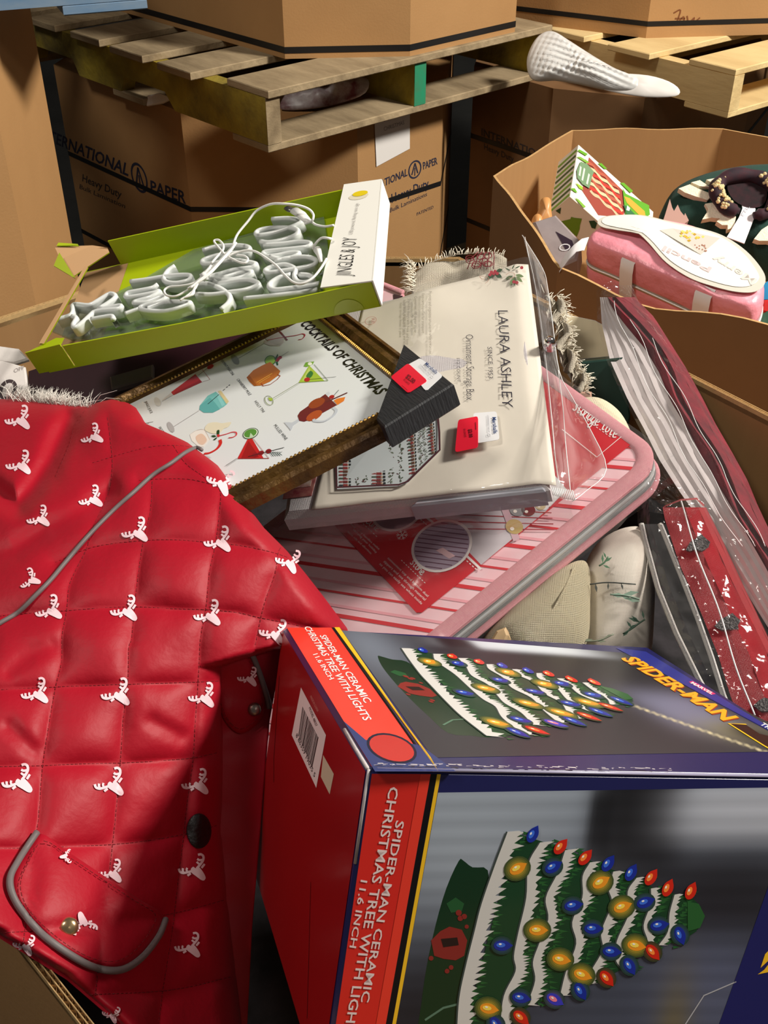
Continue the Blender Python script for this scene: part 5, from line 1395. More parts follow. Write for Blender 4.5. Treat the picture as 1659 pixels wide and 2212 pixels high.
prof = [(d_ * 0.86, z_) for d_, z_ in [(0.0, -0.019), (0.0, -0.008), (0.003, -0.004), (0.007, -0.003), (0.009, -0.006), (0.012, -0.006), (0.014, -0.001), (0.021, 0.0), (0.026, -0.003), (0.029, -0.006), (0.030, -0.0045), (0.033, -0.0045), (0.034, -0.010)]]
def mold(nm, a, c, inn):
    a = np.array(a); c = np.array(c); inn = np.array(inn); L = np.linalg.norm(c - a); ex = (c - a) / L
    b = MB(); n = len(prof); v = []
    for (d, z) in prof:
        v.append((*(a + ex * d + inn * d), z))
    for (d, z) in prof:
        v.append((*(c - ex * d + inn * d), z))
    f = [(i, n + i, n + i + 1, i + 1) for i in range(n - 1)]
    f.append((n - 1, 2 * n - 1, n, 0))
    cr = ex[0] * inn[1] - ex[1] * inn[0]
    b.add(v, f if cr > 0 else [q[::-1] for q in f], BRZ)
    o = b.build(nm, t)
    g = MB(); d = 0.0271; q0 = a + ex * d + inn * d; q1 = c - ex * d + inn * d; m_ = int(np.linalg.norm(q1 - q0) / 0.0042)
    for k in range(m_):
        p = q0 + (q1 - q0) * (k + .5) / m_; r = 0.0017
        vv = [(p[0] - r, p[1] - r, -.0048), (p[0] + r, p[1] - r, -.0048), (p[0] + r, p[1] + r, -.0048), (p[0] - r, p[1] + r, -.0048), (p[0] - r * .4, p[1] - r * .4, -.0030), (p[0] + r * .4, p[1] - r * .4, -.0030), (p[0] + r * .4, p[1] + r * .4, -.0030), (p[0] - r * .4, p[1] + r * .4, -.0030)]
        g.add(vv, [(4, 5, 6, 7), (0, 1, 5, 4), (1, 2, 6, 5), (2, 3, 7, 6), (3, 0, 4, 7)], GLD)
    g.build('beading', o, kind='stuff')
mold('moulding', (0, 0), (FWd, 0), (0, 1)); mold('moulding', (FWd, 0), (FWd, FHt), (-1, 0)); mold('moulding', (FWd, FHt), (0, FHt), (0, -1)); mold('moulding', (0, FHt), (0, 0), (1, 0))
b = MB(); b.box(0.002, FWd - 0.002, 0.002, FHt - 0.002, -0.0195, -0.0125, mat('frame_backing', (40, 34, 30), rough=0.8)); b.build('backing', t)
PZ = -0.009
b = MB(); b.box(0.026, FWd - 0.026, 0.026, FHt - 0.026, PZ - 0.002, PZ, mat('print_paper', (226, 230, 232), rough=0.22, spec=0.5, coat=0.4)); b.build('print_sheet', t)
fP = fF.shifted(PZ)
def q1c(x, y): return (280 + x / 4.608, 640 + y / 4.608)
def q2c(x, y): return (540 + x / 4.608, 640 + y / 4.608)
Z0 = PZ + 0.0002
class PR:
    def __init__(s, nm): s.b = MB(); s.k = 0; s.nm = nm
    def pl(s, mp, l, c, sm=False):
        s.k += 1; pts = [fP.on(*mp(*q)) for q in l]
        if sm: pts = [tuple(q) for q in smoothpath(pts, 4, closed=True)]
        s.b.poly(pts, Z0 + s.k * 2e-5, ink(c, 0.3, 0.3)); return s
    def ln(s, mp, l, w, c, sm=True):
        s.k += 1; pts = [fP.on(*mp(*q)) for q in l]
        if sm and len(pts) > 2: pts = smoothpath(pts, 4)
        s.b.stroke(pts, w, Z0 + s.k * 2e-5, ink(c, 0.3, 0.3)); return s
    def tx(s, mp, st, p0, p1, pt, c=(36, 36, 38), bold=0.0):
        s.k += 1; ptext(s.b, fP, st, mp(*p0), mp(*p1), mp(*pt), Z0 + s.k * 2e-5, ink(c, 0.3, 0.3), bold); return s
    def done(s): return s.b.build(s.nm, t)
K = (36, 38, 40)
d = PR('title_lettering'); d.tx(q2c, 'COCKTAILS OF CHRISTMAS', (495, 275), (1265, 985), (595, 235), (20, 20, 22), 0.03); d.done()
d = PR('caption_lettering')
for st, p0, p1, pt in (('PEPPERMINT MARTINI', (880, 610), (1020, 790), (905, 595)), ('CRANBERRY MULE', (1062, 830), (1190, 990), (1090, 818)), ('HOLLY TINI', (1240, 1050), (1325, 1160), (1266, 1036)), ('MULLED WINE', (1434, 1290), (1550, 1435), (1462, 1272)), ('JINGLE JUICE', (148, 1052), (210, 1170), (172, 1040)), ('FROSTY', (288, 1310), (330, 1372), (312, 1296))):
    d.tx(q1c, st, p0, p1, pt, K)
d.done()
d = PR('champagne_flute_print')
d.pl(q1c, [(415, 955), (655, 775), (722, 855), (440, 985), (415, 975)], (190, 36, 40)); d.pl(q1c, [(440, 985), (455, 960), (705, 835), (722, 855)], (160, 24, 30))
d.ln(q1c, [(655, 775), (715, 720)], .0007, (190, 170, 170)); d.ln(q1c, [(722, 855), (800, 830)], .0007, (190, 170, 170)); d.ln(q1c, [(715, 720), (800, 830)], .0007, (170, 110, 110))
d.ln(q1c, [(685, 790), (790, 705)], .0008, K); d.pl(q1c, ellipse(805, 703, 36, 20, 14, -.5), (170, 26, 36)); d.pl(q1c, [(330, 1030), (415, 960), (435, 985), (320, 1050)], (206, 202, 198)); d.pl(q1c, ellipse(278, 1052, 30, 48, 16, -.5), (206, 204, 198)); d.done()
d = PR('blue_goblet_print')
d.pl(q1c, [(860, 950), (780, 990), (700, 1090), (695, 1130), (740, 1160), (830, 1160), (940, 1100), (975, 1070)], (120, 192, 190)); d.pl(q1c, [(800, 1010), (700, 1090), (695, 1130), (740, 1160), (830, 1160), (900, 1125), (850, 1060)], (96, 172, 172)); d.pl(q1c, [(862, 985), (895, 985), (950, 1080), (920, 1100)], (140, 206, 206))
d.pl(q1c, [(880, 945), (910, 940), (990, 1050), (965, 1075)], (214, 198, 150)); d.ln(q1c, [(780, 1075), (890, 980)], .0012, K, False); d.ln(q1c, [(930, 940), (950, 925)], .0012, K); d.ln(q1c, [(985, 892), (1000, 882)], .0012, K); d.ln(q1c, [(962, 912), (978, 900)], .0012, K)
d.ln(q1c, [(692, 1140), (440, 1300)], .0012, (176, 172, 172)); d.pl(q1c, ellipse(412, 1305, 26, 58, 16, -.5), (176, 174, 176)); d.done()
d = PR('mug_print')     # plain white mug with whipped cream, holly and candy cane
d.pl(q1c, [(600, 1380), (660, 1340), (740, 1330), (800, 1430), (740, 1500), (690, 1500), (620, 1440)], (238, 232, 226)); d.ln(q1c, [(600, 1380), (660, 1340), (740, 1330), (800, 1430)], .0006, (206, 190, 180))
d.pl(q1c, [(750, 1330), (780, 1270), (860, 1255), (920, 1265), (1010, 1255), (985, 1300), (940, 1320), (900, 1360), (830, 1370)], (228, 220, 196), True)
d.pl(q1c, [(660, 1400), (720, 1370), (770, 1430), (730, 1480), (680, 1460)], (228, 196, 176), True)
d.ln(q1c, [(900, 1430), (905, 1470), (870, 1520), (800, 1560), (740, 1570)], .0034, (206, 40, 40)); d.pl(q1c, [(870, 1340), (895, 1335), (890, 1380), (868, 1375)], (30, 70, 44), True); d.pl(q1c, [(815, 1390), (850, 1385), (860, 1400), (830, 1405)], (30, 70, 44), True); d.pl(q1c, [(835, 1430), (862, 1408), (870, 1415), (850, 1435)], (30, 70, 44), True)
d.pl(q1c, ellipse(885, 1390, 16, 14, 10), (206, 40, 50)); d.ln(q1c, [(890, 1392), (960, 1375), (1020, 1355), (1060, 1358), (1062, 1385), (1030, 1405), (985, 1412)], .0016, (214, 70, 80)); d.done()
d = PR('red_martini_print')
d.pl(q1c, [(1075, 1615), (1180, 1415), (1210, 1400), (1335, 1615)], (196, 36, 40)); d.pl(q1c, [(1110, 1615), (1185, 1440), (1290, 1600), (1240, 1615)], (160, 26, 30)); d.ln(q1c, [(1215, 1395), (1385, 1610)], .0008, (206, 180, 180)); d.ln(q1c, [(1075, 1618), (1390, 1615)], .0010, (150, 40, 40))
d.pl(q1c, ellipse(1205, 1368, 82, 52, 20, -.35), (52, 86, 56)); d.pl(q1c, ellipse(1205, 1368, 74, 45, 20, -.35), (236, 240, 226)); d.pl(q1c, ellipse(1203, 1366, 66, 40, 20, -.35), (88, 146, 62)); d.pl(q1c, [(1190, 1420), (1205, 1362), (1240, 1400)], (190, 214, 180))
for x, y in ((1250, 1580), (1310, 1562), (1385, 1545)): d.pl(q1c, ellipse(x, y, 30, 22, 12, -.3), (140, 24, 34))
d.ln(q1c, [(1180, 1600), (1540, 1508)], .0009, K); 
for k in range(5): d.ln(q1c, [(1400 + 22 * k, 1560 + 2 * k), (1430 + 22 * k, 1595 - 2 * k)], .0007, (60, 80, 76)); d.ln(q1c, [(1400 + 22 * k, 1560 + 2 * k), (1440 + 20 * k, 1552)], .0007, (60, 80, 76))
d.ln(q1c, [(1070, 1618), (960, 1690)], .0010, (150, 150, 150)); d.ln(q1c, [(1082, 1622), (975, 1695)], .0006, (180, 180, 180)); d.done()
d = PR('peppermint_martini_print')
d.pl(q1c, ellipse(1440, 395, 110, 80, 22, .5), (196, 190, 196)); d.pl(q1c, [(1335, 470), (1345, 440), (1480, 490), (1560, 440), (1500, 495), (1400, 495)], (206, 196, 204)); d.ln(q1c, [(1340, 470), (1080, 620)], .0012, (150, 154, 164)); d.pl(q1c, ellipse(1050, 630, 32, 58, 16, -.6), (150, 154, 164))
d.ln(q1c, [(1370, 440), (1500, 415), (1660, 390), (1720, 375), (1745, 390), (1720, 425), (1680, 435)], .0016, (170, 60, 76)); d.ln(q1c, [(1440, 310), (1500, 360), (1570, 440)], .0020, (120, 60, 66)); d.done()
d = PR('cranberry_mule_print')
d.pl(q1c, ellipse(1400, 640, 58, 50, 18, -.4), (60, 110, 40)); d.pl(q1c, ellipse(1400, 640, 50, 42, 18, -.4), (150, 196, 70)); d.pl(q1c, [(1165, 810), (1230, 740), (1320, 690), (1400, 655), (1500, 745), (1480, 790), (1400, 850), (1310, 890), (1240, 895), (1190, 850)], (186, 108, 44)); d.pl(q1c, [(1165, 810), (1190, 785), (1270, 890), (1240, 895), (1190, 850)], (160, 88, 34))
d.ln(q1c, [(1265, 860), (1420, 770)], .0016, (236, 170, 70), False); d.ln(q1c, [(1285, 868), (1400, 800)], .0008, (236, 190, 90), False); d.ln(q1c, [(1310, 870), (1330, 895), (1400, 880), (1470, 830), (1500, 795), (1470, 780)], .0012, (150, 70, 40), False)
for x, y in ((1470, 640), (1500, 610), (1480, 625)): d.pl(q1c, ellipse(x, y, 18, 15, 10), (150, 30, 46))
d.pl(q1c, [(1440, 630), (1475, 575), (1480, 590), (1460, 640)], (50, 84, 50)); d.pl(q1c, [(1450, 660), (1475, 650), (1480, 685), (1465, 690)], (40, 90, 60)); d.ln(q1c, [(1500, 605), (1585, 552)], .0007, K); d.done()
d = PR('holly_martini_print')
d.pl(q2c, [(485, 860), (590, 690), (740, 842)], (164, 192, 66)); d.pl(q2c, [(520, 840), (590, 710), (600, 740), (560, 850)], (190, 210, 110)); d.pl(q2c, [(555, 660), (640, 650), (625, 680), (565, 705), (535, 700)], (120, 170, 60)); d.pl(q2c, ellipse(598, 674, 22, 16, 12), (236, 240, 220)); d.ln(q2c, [(640, 680), (778, 840)], .0007, (150, 160, 150)); d.ln(q2c, [(485, 862), (778, 842)], .0008, (120, 150, 60)); d.pl(q2c, [(560, 800), (600, 745), (630, 770), (600, 815)], (60, 120, 60), True); d.pl(q2c, ellipse(570, 832, 30, 21, 14, -.2), (180, 40, 44)); d.ln(q2c, [(600, 830), (858, 803)], .0005, K)
d.ln(q2c, [(482, 865), (225, 1020)], .0008, (150, 160, 130)); d.ln(q2c, [(495, 870), (232, 1035)], .0006, (180, 186, 170)); d.ln(q2c, ellipse(190, 1040, 36, 50, 18, -.6) + [ellipse(190, 1040, 36, 50, 18, -.6)[0]], .0009, (150, 160, 130)); d.pl(q2c, [(180, 1010), (228, 1020), (220, 1045), (195, 1040)], (164, 192, 66)); d.done()
d = PR('mulled_wine_print')
d.pl(q2c, [(475, 1190), (500, 1150), (750, 975), (865, 1085), (620, 1220), (540, 1250), (490, 1240)], (110, 34, 44), False); d.pl(q2c, ellipse(665, 1065, 88, 42, 18, -.45), (150, 66, 40)); d.pl(q2c, ellipse(640, 1190, 88, 40, 18, -.5), (176, 80, 44)); d.pl(q2c, [(750, 975), (780, 950), (800, 965), (775, 1000)], (206, 210, 214)); d.pl(q2c, ellipse(815, 1003, 28, 18, 12, -.3), (170, 30, 40)); d.ln(q2c, [(835, 990), (885, 935)], .0006, K); d.ln(q2c, [(760, 1055), (970, 962)], .0022, (96, 40, 48), False); d.pl(q2c, [(835, 1040), (870, 1020), (950, 1005), (935, 1045), (870, 1085)], (226, 126, 50))
d.ln(q2c, [(635, 1225), (650, 1245), (740, 1245), (830, 1190), (860, 1140), (830, 1110)], .0030, (196, 202, 210)); d.pl(q2c, [(340, 1255), (420, 1260), (480, 1225), (490, 1245), (430, 1290), (410, 1340), (395, 1320)], (196, 202, 210)); d.done()
d = PR('sprig_print'); d.ln(q1c, [(140, 1270), (235, 1250)], .0008, (90, 96, 90)); d.ln(q1c, [(160, 1290), (200, 1255)], .0006, (90, 96, 90)); d.ln(q1c, [(180, 1310), (215, 1295)], .0006, (90, 96, 90)); d.done()
# ---- black cardboard corner guard with price stickers
BLKC = mat('black_corrugated_card', (30, 31, 34), rough=0.6, noise_=(40, 0.3), col2=(52, 54, 58), stretch=(1, 8, 1), bump=(60, 0.2))
CGZ = 0.003; fCg = fF.shifted(CGZ)
tc_ = thing('corner_guard', 'black cardboard corner guard with a price sticker on the bronze frame corner', 'corner guard', fF)
ga = [fCg.on(872, 742), fCg.on(960, 816), fCg.on(826, 930), fCg.on(812, 905)]
top = [fCg.on(872, 742), (FWd + 0.0015, FHt + 0.002), fCg.on(830, 922), fCg.on(812, 903)]
b = MB(); b.prism(top, -0.0205, CGZ, BLKC, bev=0.0015); b.build('guard', tc_)
def sticker(parent, fr, z, corners, k, price_line):
    """white price label (corners px: 4, first two along its top) with a red markdown label (k: 4 px) over its lower part"""
    def rr_(c, r=0.16):
        p = [np.array(fr.on(*q, z)) for q in c]; o = []
        for i in range(4):
            a, m, n_ = p[i - 1], p[i], p[(i + 1) % 4]
            o += [m + (a - m) * r * 0.6, m + (a - m) * r * 0.16 + (n_ - m) * r * 0.16, m + (n_ - m) * r * 0.6]
        return [tuple(q) for q in o]
    b = MB(); b.prism(rr_(corners), z, z + 0.0004, mat('white_label', (226, 226, 228), rough=0.45)); s1 = b.build('price_sticker', parent)
    b = MB(); b.prism(rr_(k), z + 0.0004, z + 0.0009, mat('red_label', (222, 22, 50), rough=0.5)); s2 = b.build('markdown_label', s1)
    return s1, s2
w_px = [(897, 777), (953, 812), (937, 838), (888, 800)]
s1, s2 = sticker(tc_, fF, CGZ + 0.0002, [(908, 774), (957, 812), (920, 846), (878, 790)], [(844, 816), (882, 786), (924, 824), (882, 851)], None)
b = MB(); NB = ink((40, 66, 116)); zz_ = CGZ + 0.0014
ptext(b, fF.shifted(zz_), 'Marshalls', (917, 787), (941, 808), (923, 781), zz_, NB, 0.01)
ptext(b, fF.shifted(zz_), 'COMPARABLE VALUE', (906, 790), (929, 811), (908, 786), zz_, ink((150, 150, 156)))
ptext(b, fF.shifted(zz_), '$2.00', (876, 815), (893, 829), (882, 807), zz_, ink((110, 16, 30)), 0.03)
ptext(b, fF.shifted(zz_), '01/24/25', (871, 821), (883, 832), (874, 817), zz_, ink((110, 16, 30)))
b.stroke(pxs(fF, [(868, 832), (880, 843)], zz_), 0.0004, zz_, ink((110, 16, 30)))
b.stroke(pxs(fF, [(931, 811), (935, 814), (933, 818), (929, 815)], zz_), 0.0003, zz_, ink((110, 112, 118)), closed=True)
b.build('sticker_lettering', s1)
# ================================================================== pink striped storage tote in plastic
fO = frame_nx(P(905, 1330, 1.03), (-.2975, -.2823, .912), (.7793, .4801, .4028))     # origin: lower corner of its red card
TPK = mat('pink_mesh_fabric', (240, 170, 178), rough=0.7, noise_=(300, 0.35), col2=(226, 130, 142), weave=(420, 0.6))
TWH = mat('pale_pink_fabric', (240, 186, 194), rough=0.6, noise_=(24, 0.5), col2=(232, 210, 216))
TRD = mat('red_stripe_fabric', (208, 34, 46), rough=0.6)
TPS = mat('soft_pink_stripe', (232, 160, 170), rough=0.6)
GREYB = mat('grey_bristle_layers', (160, 160, 160), rough=0.5, noise_=(10, 0.8), col2=(96, 96, 98), stretch=(1, 1, 60))
t = thing('storage_tote', 'folded pink and red striped storage tote with a red paper sleeve in clear plastic', 'storage tote', fO)
x1 = fO.on(1352, 955)[0] + 0.013; x0 = -0.20; y0 = fO.on(975, 1367)[1]; y1 = 0.215
# outer rounded outline of the folded tote
out = rrect(x0, x1, y0, y1, 0.034, 6)
b = MB(); b.prism(out, -0.006, 0.0, TWH, side=TPK); b.build('top_panel', t)
inn = rrect(x0 + 0.004, x1 - 0.004, y0 + 0.004, y1 - 0.004, 0.022, 6)
for k in range(7):
    b = MB(); m_ = GREYB if k % 2 == 0 else mat('light_grey_board', (206, 206, 206), rough=0.5)
    g = 0.001 * (k % 3); b.prism(rrect(x0 + g, x1 - g, y0 + g, y1 - g, 0.032, 6), -0.0085 - k * 0.0026, -0.0062 - k * 0.0026, m_); b.build('folded_layer', t)
b = MB(); b.prism(out, -0.032, -0.0262, TPK); b.build('bottom_panel', t)
# raised pink binding around the top edge
bo = rrect(x0 - .001, x1 + .001, y0 - .001, y1 + .001, 0.035, 8); bi = rrect(x0 + .015, x1 - .015, y0 + .015, y1 - .015, 0.022, 8); n = len(bo)
b = MB(); v = [(*p, -0.001) for p in bo] + [(*(np.array(p) * .8 + np.array(q) * .2), 0.0022) for p, q in zip(bo, bi)] + [(*(np.array(p) * .2 + np.array(q) * .8), 0.0022) for p, q in zip(bo, bi)] + [(*q, 0.0004) for q in bi]
b.add(v, [(r * n + i, r * n + (i + 1) % n, (r + 1) * n + (i + 1) % n, (r + 1) * n + i) for r in range(3) for i in range(n)], TPK, True); b.build('binding', t)
b = MB(); b.tube([(*p, -0.029) for p in rrect(x0 - .001, x1 + .001, y0 - .001, y1 + .001, 0.035, 8)], 0.0035, TPK, seg=8, closed=True); b.build('lower_piping', t)
# diagonal stripes clipped to the inner rectangle
def clip_rect(poly, xa, xb, ya, yb):
    def cl(p, f, g):
        o = []
        for i in range(len(p)):
            a, c = p[i - 1], p[i]; fa, fc = f(a), f(c)
            if (fa >= 0) != (fc >= 0):
                s = fa / (fa - fc); o.append((a[0] + (c[0] - a[0]) * s, a[1] + (c[1] - a[1]) * s))
            if fc >= 0: o.append(c)
        return o
    for f in (lambda p: p[0] - xa, lambda p: xb - p[0], lambda p: p[1] - ya, lambda p: yb - p[1]):
        if len(poly) < 3: return []
        poly = cl(poly, f, None)
    return poly
pA_ = np.array(fO.on(640, 1210)); pB_ = np.array(fO.on(1000, 1262)); sd = unit(pB_ - pA_); sn = np.array([-sd[1], sd[0]])
ref = [np.array(fO.on(*q)) for q in ((800, 1245), (760, 1292), (830, 1352), (1290, 1020), (1240, 1057), (1180, 1104), (1110, 1195), (1050, 1280), (980, 1325))]
gap = abs((np.array(fO.on(700, 1225)) - np.array(fO.on(700, 1275))) @ sn)
base_ = np.array(fO.on(760, 1236)) @ sn
b = MB()
for k in range(-14, 16):
    c = base_ + k * gap
    for (dc, w, m_) in ((0.0, 0.0024 if k % 2 else 0.0042, TRD), (gap * 0.42, 0.0030, TPS)):
        q = [sd * -0.6 + sn * (c + dc), sd * 0.6 + sn * (c + dc), sd * 0.6 + sn * (c + dc + w), sd * -0.6 + sn * (c + dc + w)]
        q = clip_rect([tuple(p) for p in q], x0 + .015, x1 - .015, y0 + .015, y1 - .015)
        if len(q) >= 3: b.poly(q, 0.0004, m_)
b.build('stripes', t, kind='stuff')
# ---- red sleeve card around the tote
CZ = 0.0008
cw = fO.on(1352, 955)[0]
b = MB(); CRED = mat('red_sleeve_card', (204, 24, 40), rough=0.28, spec=0.5, coat=0.3)
b.prism([(0.004, -.0), (cw, 0.0), (cw, 0.17), (0.0, 0.17), (0.0, 0.004)], CZ, CZ + 0.0006, CRED); cdo = b.build('sleeve_card', t)
e_ = CZ + 0.0006
def E_(k): return e_ + k * 0.00015
b = MB()
ph = [fO.on(*q) for q in ((1035, 1225), (1088, 1160), (1240, 1000), (1130, 900), (930, 1060), (905, 1095))]
b.poly([fO.on(*q) for q in ((1040, 1222), (1180, 1106), (1225, 1060), (1140, 960), (880, 1060), (1000, 1180))], E_(1), ink((198, 190, 196)))
for k in range(9):
    p_ = np.array(fO.on(1000 + 20 * k, 1110 - 6 * k)) ; 
    b.stroke([fO.on(940 + 4 * k, 1080 + 16 * k), fO.on(1190 + 2 * k, 1118 + 12 * k - 20)], 0.0012, E_(2), ink((160, 40, 52))) if 1118 + 12 * k - 20 < 1150 else None
b.poly([fO.on(*q) for q in ((1092, 1102), (1180, 1104), (1225, 1060), (1200, 1030), (1080, 1080))], E_(2.5), ink((232, 230, 230)))
b.build('tote_picture', cdo)
b = MB()
b.poly([fO.on(*q) for q in ((1082, 1098), (1098, 1098), (1124, 1166), (1110, 1172))], E_(3), ink((206, 170, 180)))
for (x, y, r, c) in ((1118, 1103, 14, (150, 150, 152)), (1142, 1104, 13, (120, 30, 36)), (1112, 1140, 16, (196, 170, 110)), (1168, 1094, 10, (206, 190, 150))):
    b.poly([fO.on(*q) for q in ellipse(x, y, r * 1.2, r, 16, .2)], E_(4), ink(c, 0.25, 0.4)); b.poly([fO.on(*q) for q in ellipse(x - r * .3, y + r * .3, r * .3, r * .25, 8)], E_(5), ink((246, 240, 230), 0.2))
b.build('ornament_picture', cdo)
WT_ = ink((240, 232, 230), 0.4)
b = MB()
cc = np.array(fO.on(955, 1181)); rr_ = np.linalg.norm(np.array(fO.on(955, 1126)) - np.array(fO.on(955, 1236))) / 2
for (c, r, col) in ((cc, rr_ * 1.02, WT_), (cc, rr_ * 0.93, ink((166, 148, 168)))): b.poly([(c[0] + r * math.cos(a), c[1] + r * math.sin(a)) for a in np.linspace(0, 2 * math.pi, 36, endpoint=False)], E_(5 if r > rr_ else 6), col)
for k in range(-5, 6):
    dd = k * rr_ * 0.17; h = math.sqrt(max(0, (rr_ * .9) ** 2 - dd * dd)); a = cc + sn * dd - sd * h; c = cc + sn * dd + sd * h; b.stroke([a, c], 0.0011, E_(7), ink((104, 60, 84)))
b.poly([fO.on(*q) for q in ((943, 1192), (958, 1186), (985, 1204), (972, 1210))], E_(8), ink((214, 176, 182)))
c2 = np.array(fO.on(860, 1100))
for (r, col, k) in ((rr_ * .95, WT_, 5), (rr_ * .86, ink((150, 128, 146)), 6)): b.poly([(c2[0] + r * math.cos(a), c2[1] + r * math.sin(a)) for a in np.linspace(0, 2 * math.pi, 36, endpoint=False)], E_(k), col)
b.build('round_pictures', cdo)
b = MB()
b.stroke([fO.on(*q) for q in ((900, 1102), (945, 1138))], 0.0024, E_(3), WT_); b.stroke([fO.on(*q) for q in ((1008, 1202), (1040, 1232))], 0.0024, E_(3), WT_)
def dash(p0, p1, n_=10, w=0.0007):
    p0 = np.array(fO.on(*p0)); p1 = np.array(fO.on(*p1))
    for k in range(n_): b.stroke([p0 + (p1 - p0) * (k / n_), p0 + (p1 - p0) * ((k + .55) / n_)], w, E_(3), WT_)
dash((868, 1212), (922, 1264), 11); dash((780, 1128), (818, 1164), 7); dash((905, 1120), (930, 1142), 5, 0.001); dash((1003, 1208), (1033, 1235), 5, 0.001)
def c6(x, y): return (700 + x / 5.53, 1080 + y / 5.53)
for st, p0, p1, pt in (('convenient top and bottom dual', (762, 712), (1240, 1172), (784, 690)), ('zippers and see through material', (714, 750), (1206, 1215), (738, 727)), ('so you can easily see whats inside', (664, 780), (1166, 1262), (688, 757)),
                       ('easy carry handles make', (320, 300), (660, 610), (338, 278)), ('carrying your holiday', (350, 368), (628, 650), (368, 346)), ('items safe and effortless', (285, 395), (565, 662), (302, 374))):
    ptext(b, fO, st, c6(*p0), c6(*p1), c6(*pt), E_(3), WT_, 0.0)
sf = (np.array(fO.on(*c6(938, 430))), 0.0032)
for k in range(6):
    a = k * math.pi / 3 + .2; p = sf[0] + np.array([math.cos(a), math.sin(a)]) * 0.0062; b.stroke([sf[0], p], 0.0008, E_(3), WT_)
    for s_ in (-.5, .5): b.stroke([sf[0] + (p - sf[0]) * .55, sf[0] + (p - sf[0]) * .55 + np.array([math.cos(a + s_ * 1.6), math.sin(a + s_ * 1.6)]) * .0028], 0.0007, E_(3), WT_)
b.build('card_lettering', cdo)
# handwriting as strokes
GL = {'s': [[(.45, .5), (.25, .52), (.2, .4), (.42, .2), (.35, .02), (.05, .05)]], 't': [[(.25, 1.0), (.2, .3), (.28, .02), (.45, .1)], [(.0, .68), (.5, .72)]], 'o': [[(.4, .48), (.15, .45), (.08, .18), (.25, .0), (.45, .2), (.38, .46), (.6, .42)]],
      'r': [[(.0, .05), (.15, .5), (.2, .56), (.25, .42), (.42, .45), (.4, .1), (.55, .05)]], 'e': [[(.05, .22), (.35, .3), (.36, .46), (.2, .5), (.06, .25), (.2, .0), (.5, .12)]], 'a': [[(.4, .46), (.15, .45), (.06, .15), (.2, .0), (.38, .2), (.42, .46), (.42, .1), (.58, .05)]],
      'g': [[(.4, .46), (.15, .45), (.06, .15), (.2, .0), (.38, .2), (.42, .46), (.36, -.3), (.15, -.42), (.05, -.25), (.5, .1)]], 'c': [[(.42, .42), (.2, .5), (.06, .22), (.2, .0), (.48, .1)]], 'u': [[(.05, .48), (.08, .1), (.25, .02), (.4, .2), (.42, .48), (.42, .1), (.58, .05)]], ' ': []}
def script(b, fr, s, p0, p1, pt, z, m, w):
    adv = {' ': .35}; L = sum(adv.get(c, .52) for c in s)
    p0 = np.array(fr.on(*p0)); p1 = np.array(fr.on(*p1)); pt = np.array(fr.on(*pt)); ex = (p1 - p0) / L; ey = pt - p0; x = 0.0
    for ch in s:
        for st in GL[ch]:
            b.stroke(smoothpath([p0 + ex * (x + px * 1.0) + ey * py for px, py in st], 4), w, z, m)
        x += adv.get(ch, .52)
b = MB(); script(b, fO, 'store', (886, 1218), (912, 1246), (900, 1204), E_(4), WT_, 0.0010); script(b, fO, 'secure', (778, 1120), (816, 1152), (794, 1102), E_(4), WT_, 0.0010)
script(b, fO, 'storage tote', (1236, 886), (1330, 950), (1252, 862), E_(4), WT_, 0.0013)
dash((1262, 906), (1322, 948), 9)
b.stroke([fO.on(*q) for q in ((1352, 938), (1290, 990), (1215, 930))], 0.0009, E_(4), WT_)
b.build('script_lettering', cdo)
# ---- clear plastic around the tote
FILM = film('clear_film', (250, 250, 250), gloss=0.035, rough=0.16, bump=(24, 0.18), haze=0.025)
def crumple(fr, quad, nu, nv, amp, h, sc=28.0, seed=0.0, curl=None):
    q = [np.array(p) for p in quad]; v = []
    for i in range(nu):
        for j in range(nv):
            s, r = i / (nu - 1), j / (nv - 1); p = (q[0] * (1 - s) + q[1] * s) * (1 - r) + (q[3] * (1 - s) + q[2] * s) * r
            k = abs(nz(p[0] * sc + seed, p[1] * sc, 3.3 + seed)) * 2 + 0.5 * abs(nz(p[0] * sc * 2.3, p[1] * sc * 2.3 + seed, 7.0))
            z = (p[2] if len(p) > 2 else 0.0) + h + amp * k + (curl(s, r) if curl else 0)
            v.append((p[0], p[1], z))
    return v
b = MB(); vq = [fO.on(555, 1110), fO.on(985, 1385), fO.on(1425, 1030), fO.on(1240, 850)]
b.grid(crumple(fO, [(x0, y0 - 0.004), (x1 + 0.006, y0 - 0.004), (x1 + 0.006, y1), (x0, y1)], 60, 40, 0.0035, 0.002, 22, 1.0, curl=lambda s, r: -0.006 * (s > .985)), 60, 40, FILM); 
b.grid([(x0 + (x1 + .006 - x0) * i / 59, y0 - 0.004 - 0.004 * math.sin(j / 7 * math.pi) + 0.002 * nz(i * .4, j * .7, 2), 0.003 - 0.04 * j / 7) for i in range(60) for j in range(8)], 60, 8, FILM)
b.build('plastic_sleeve', t)

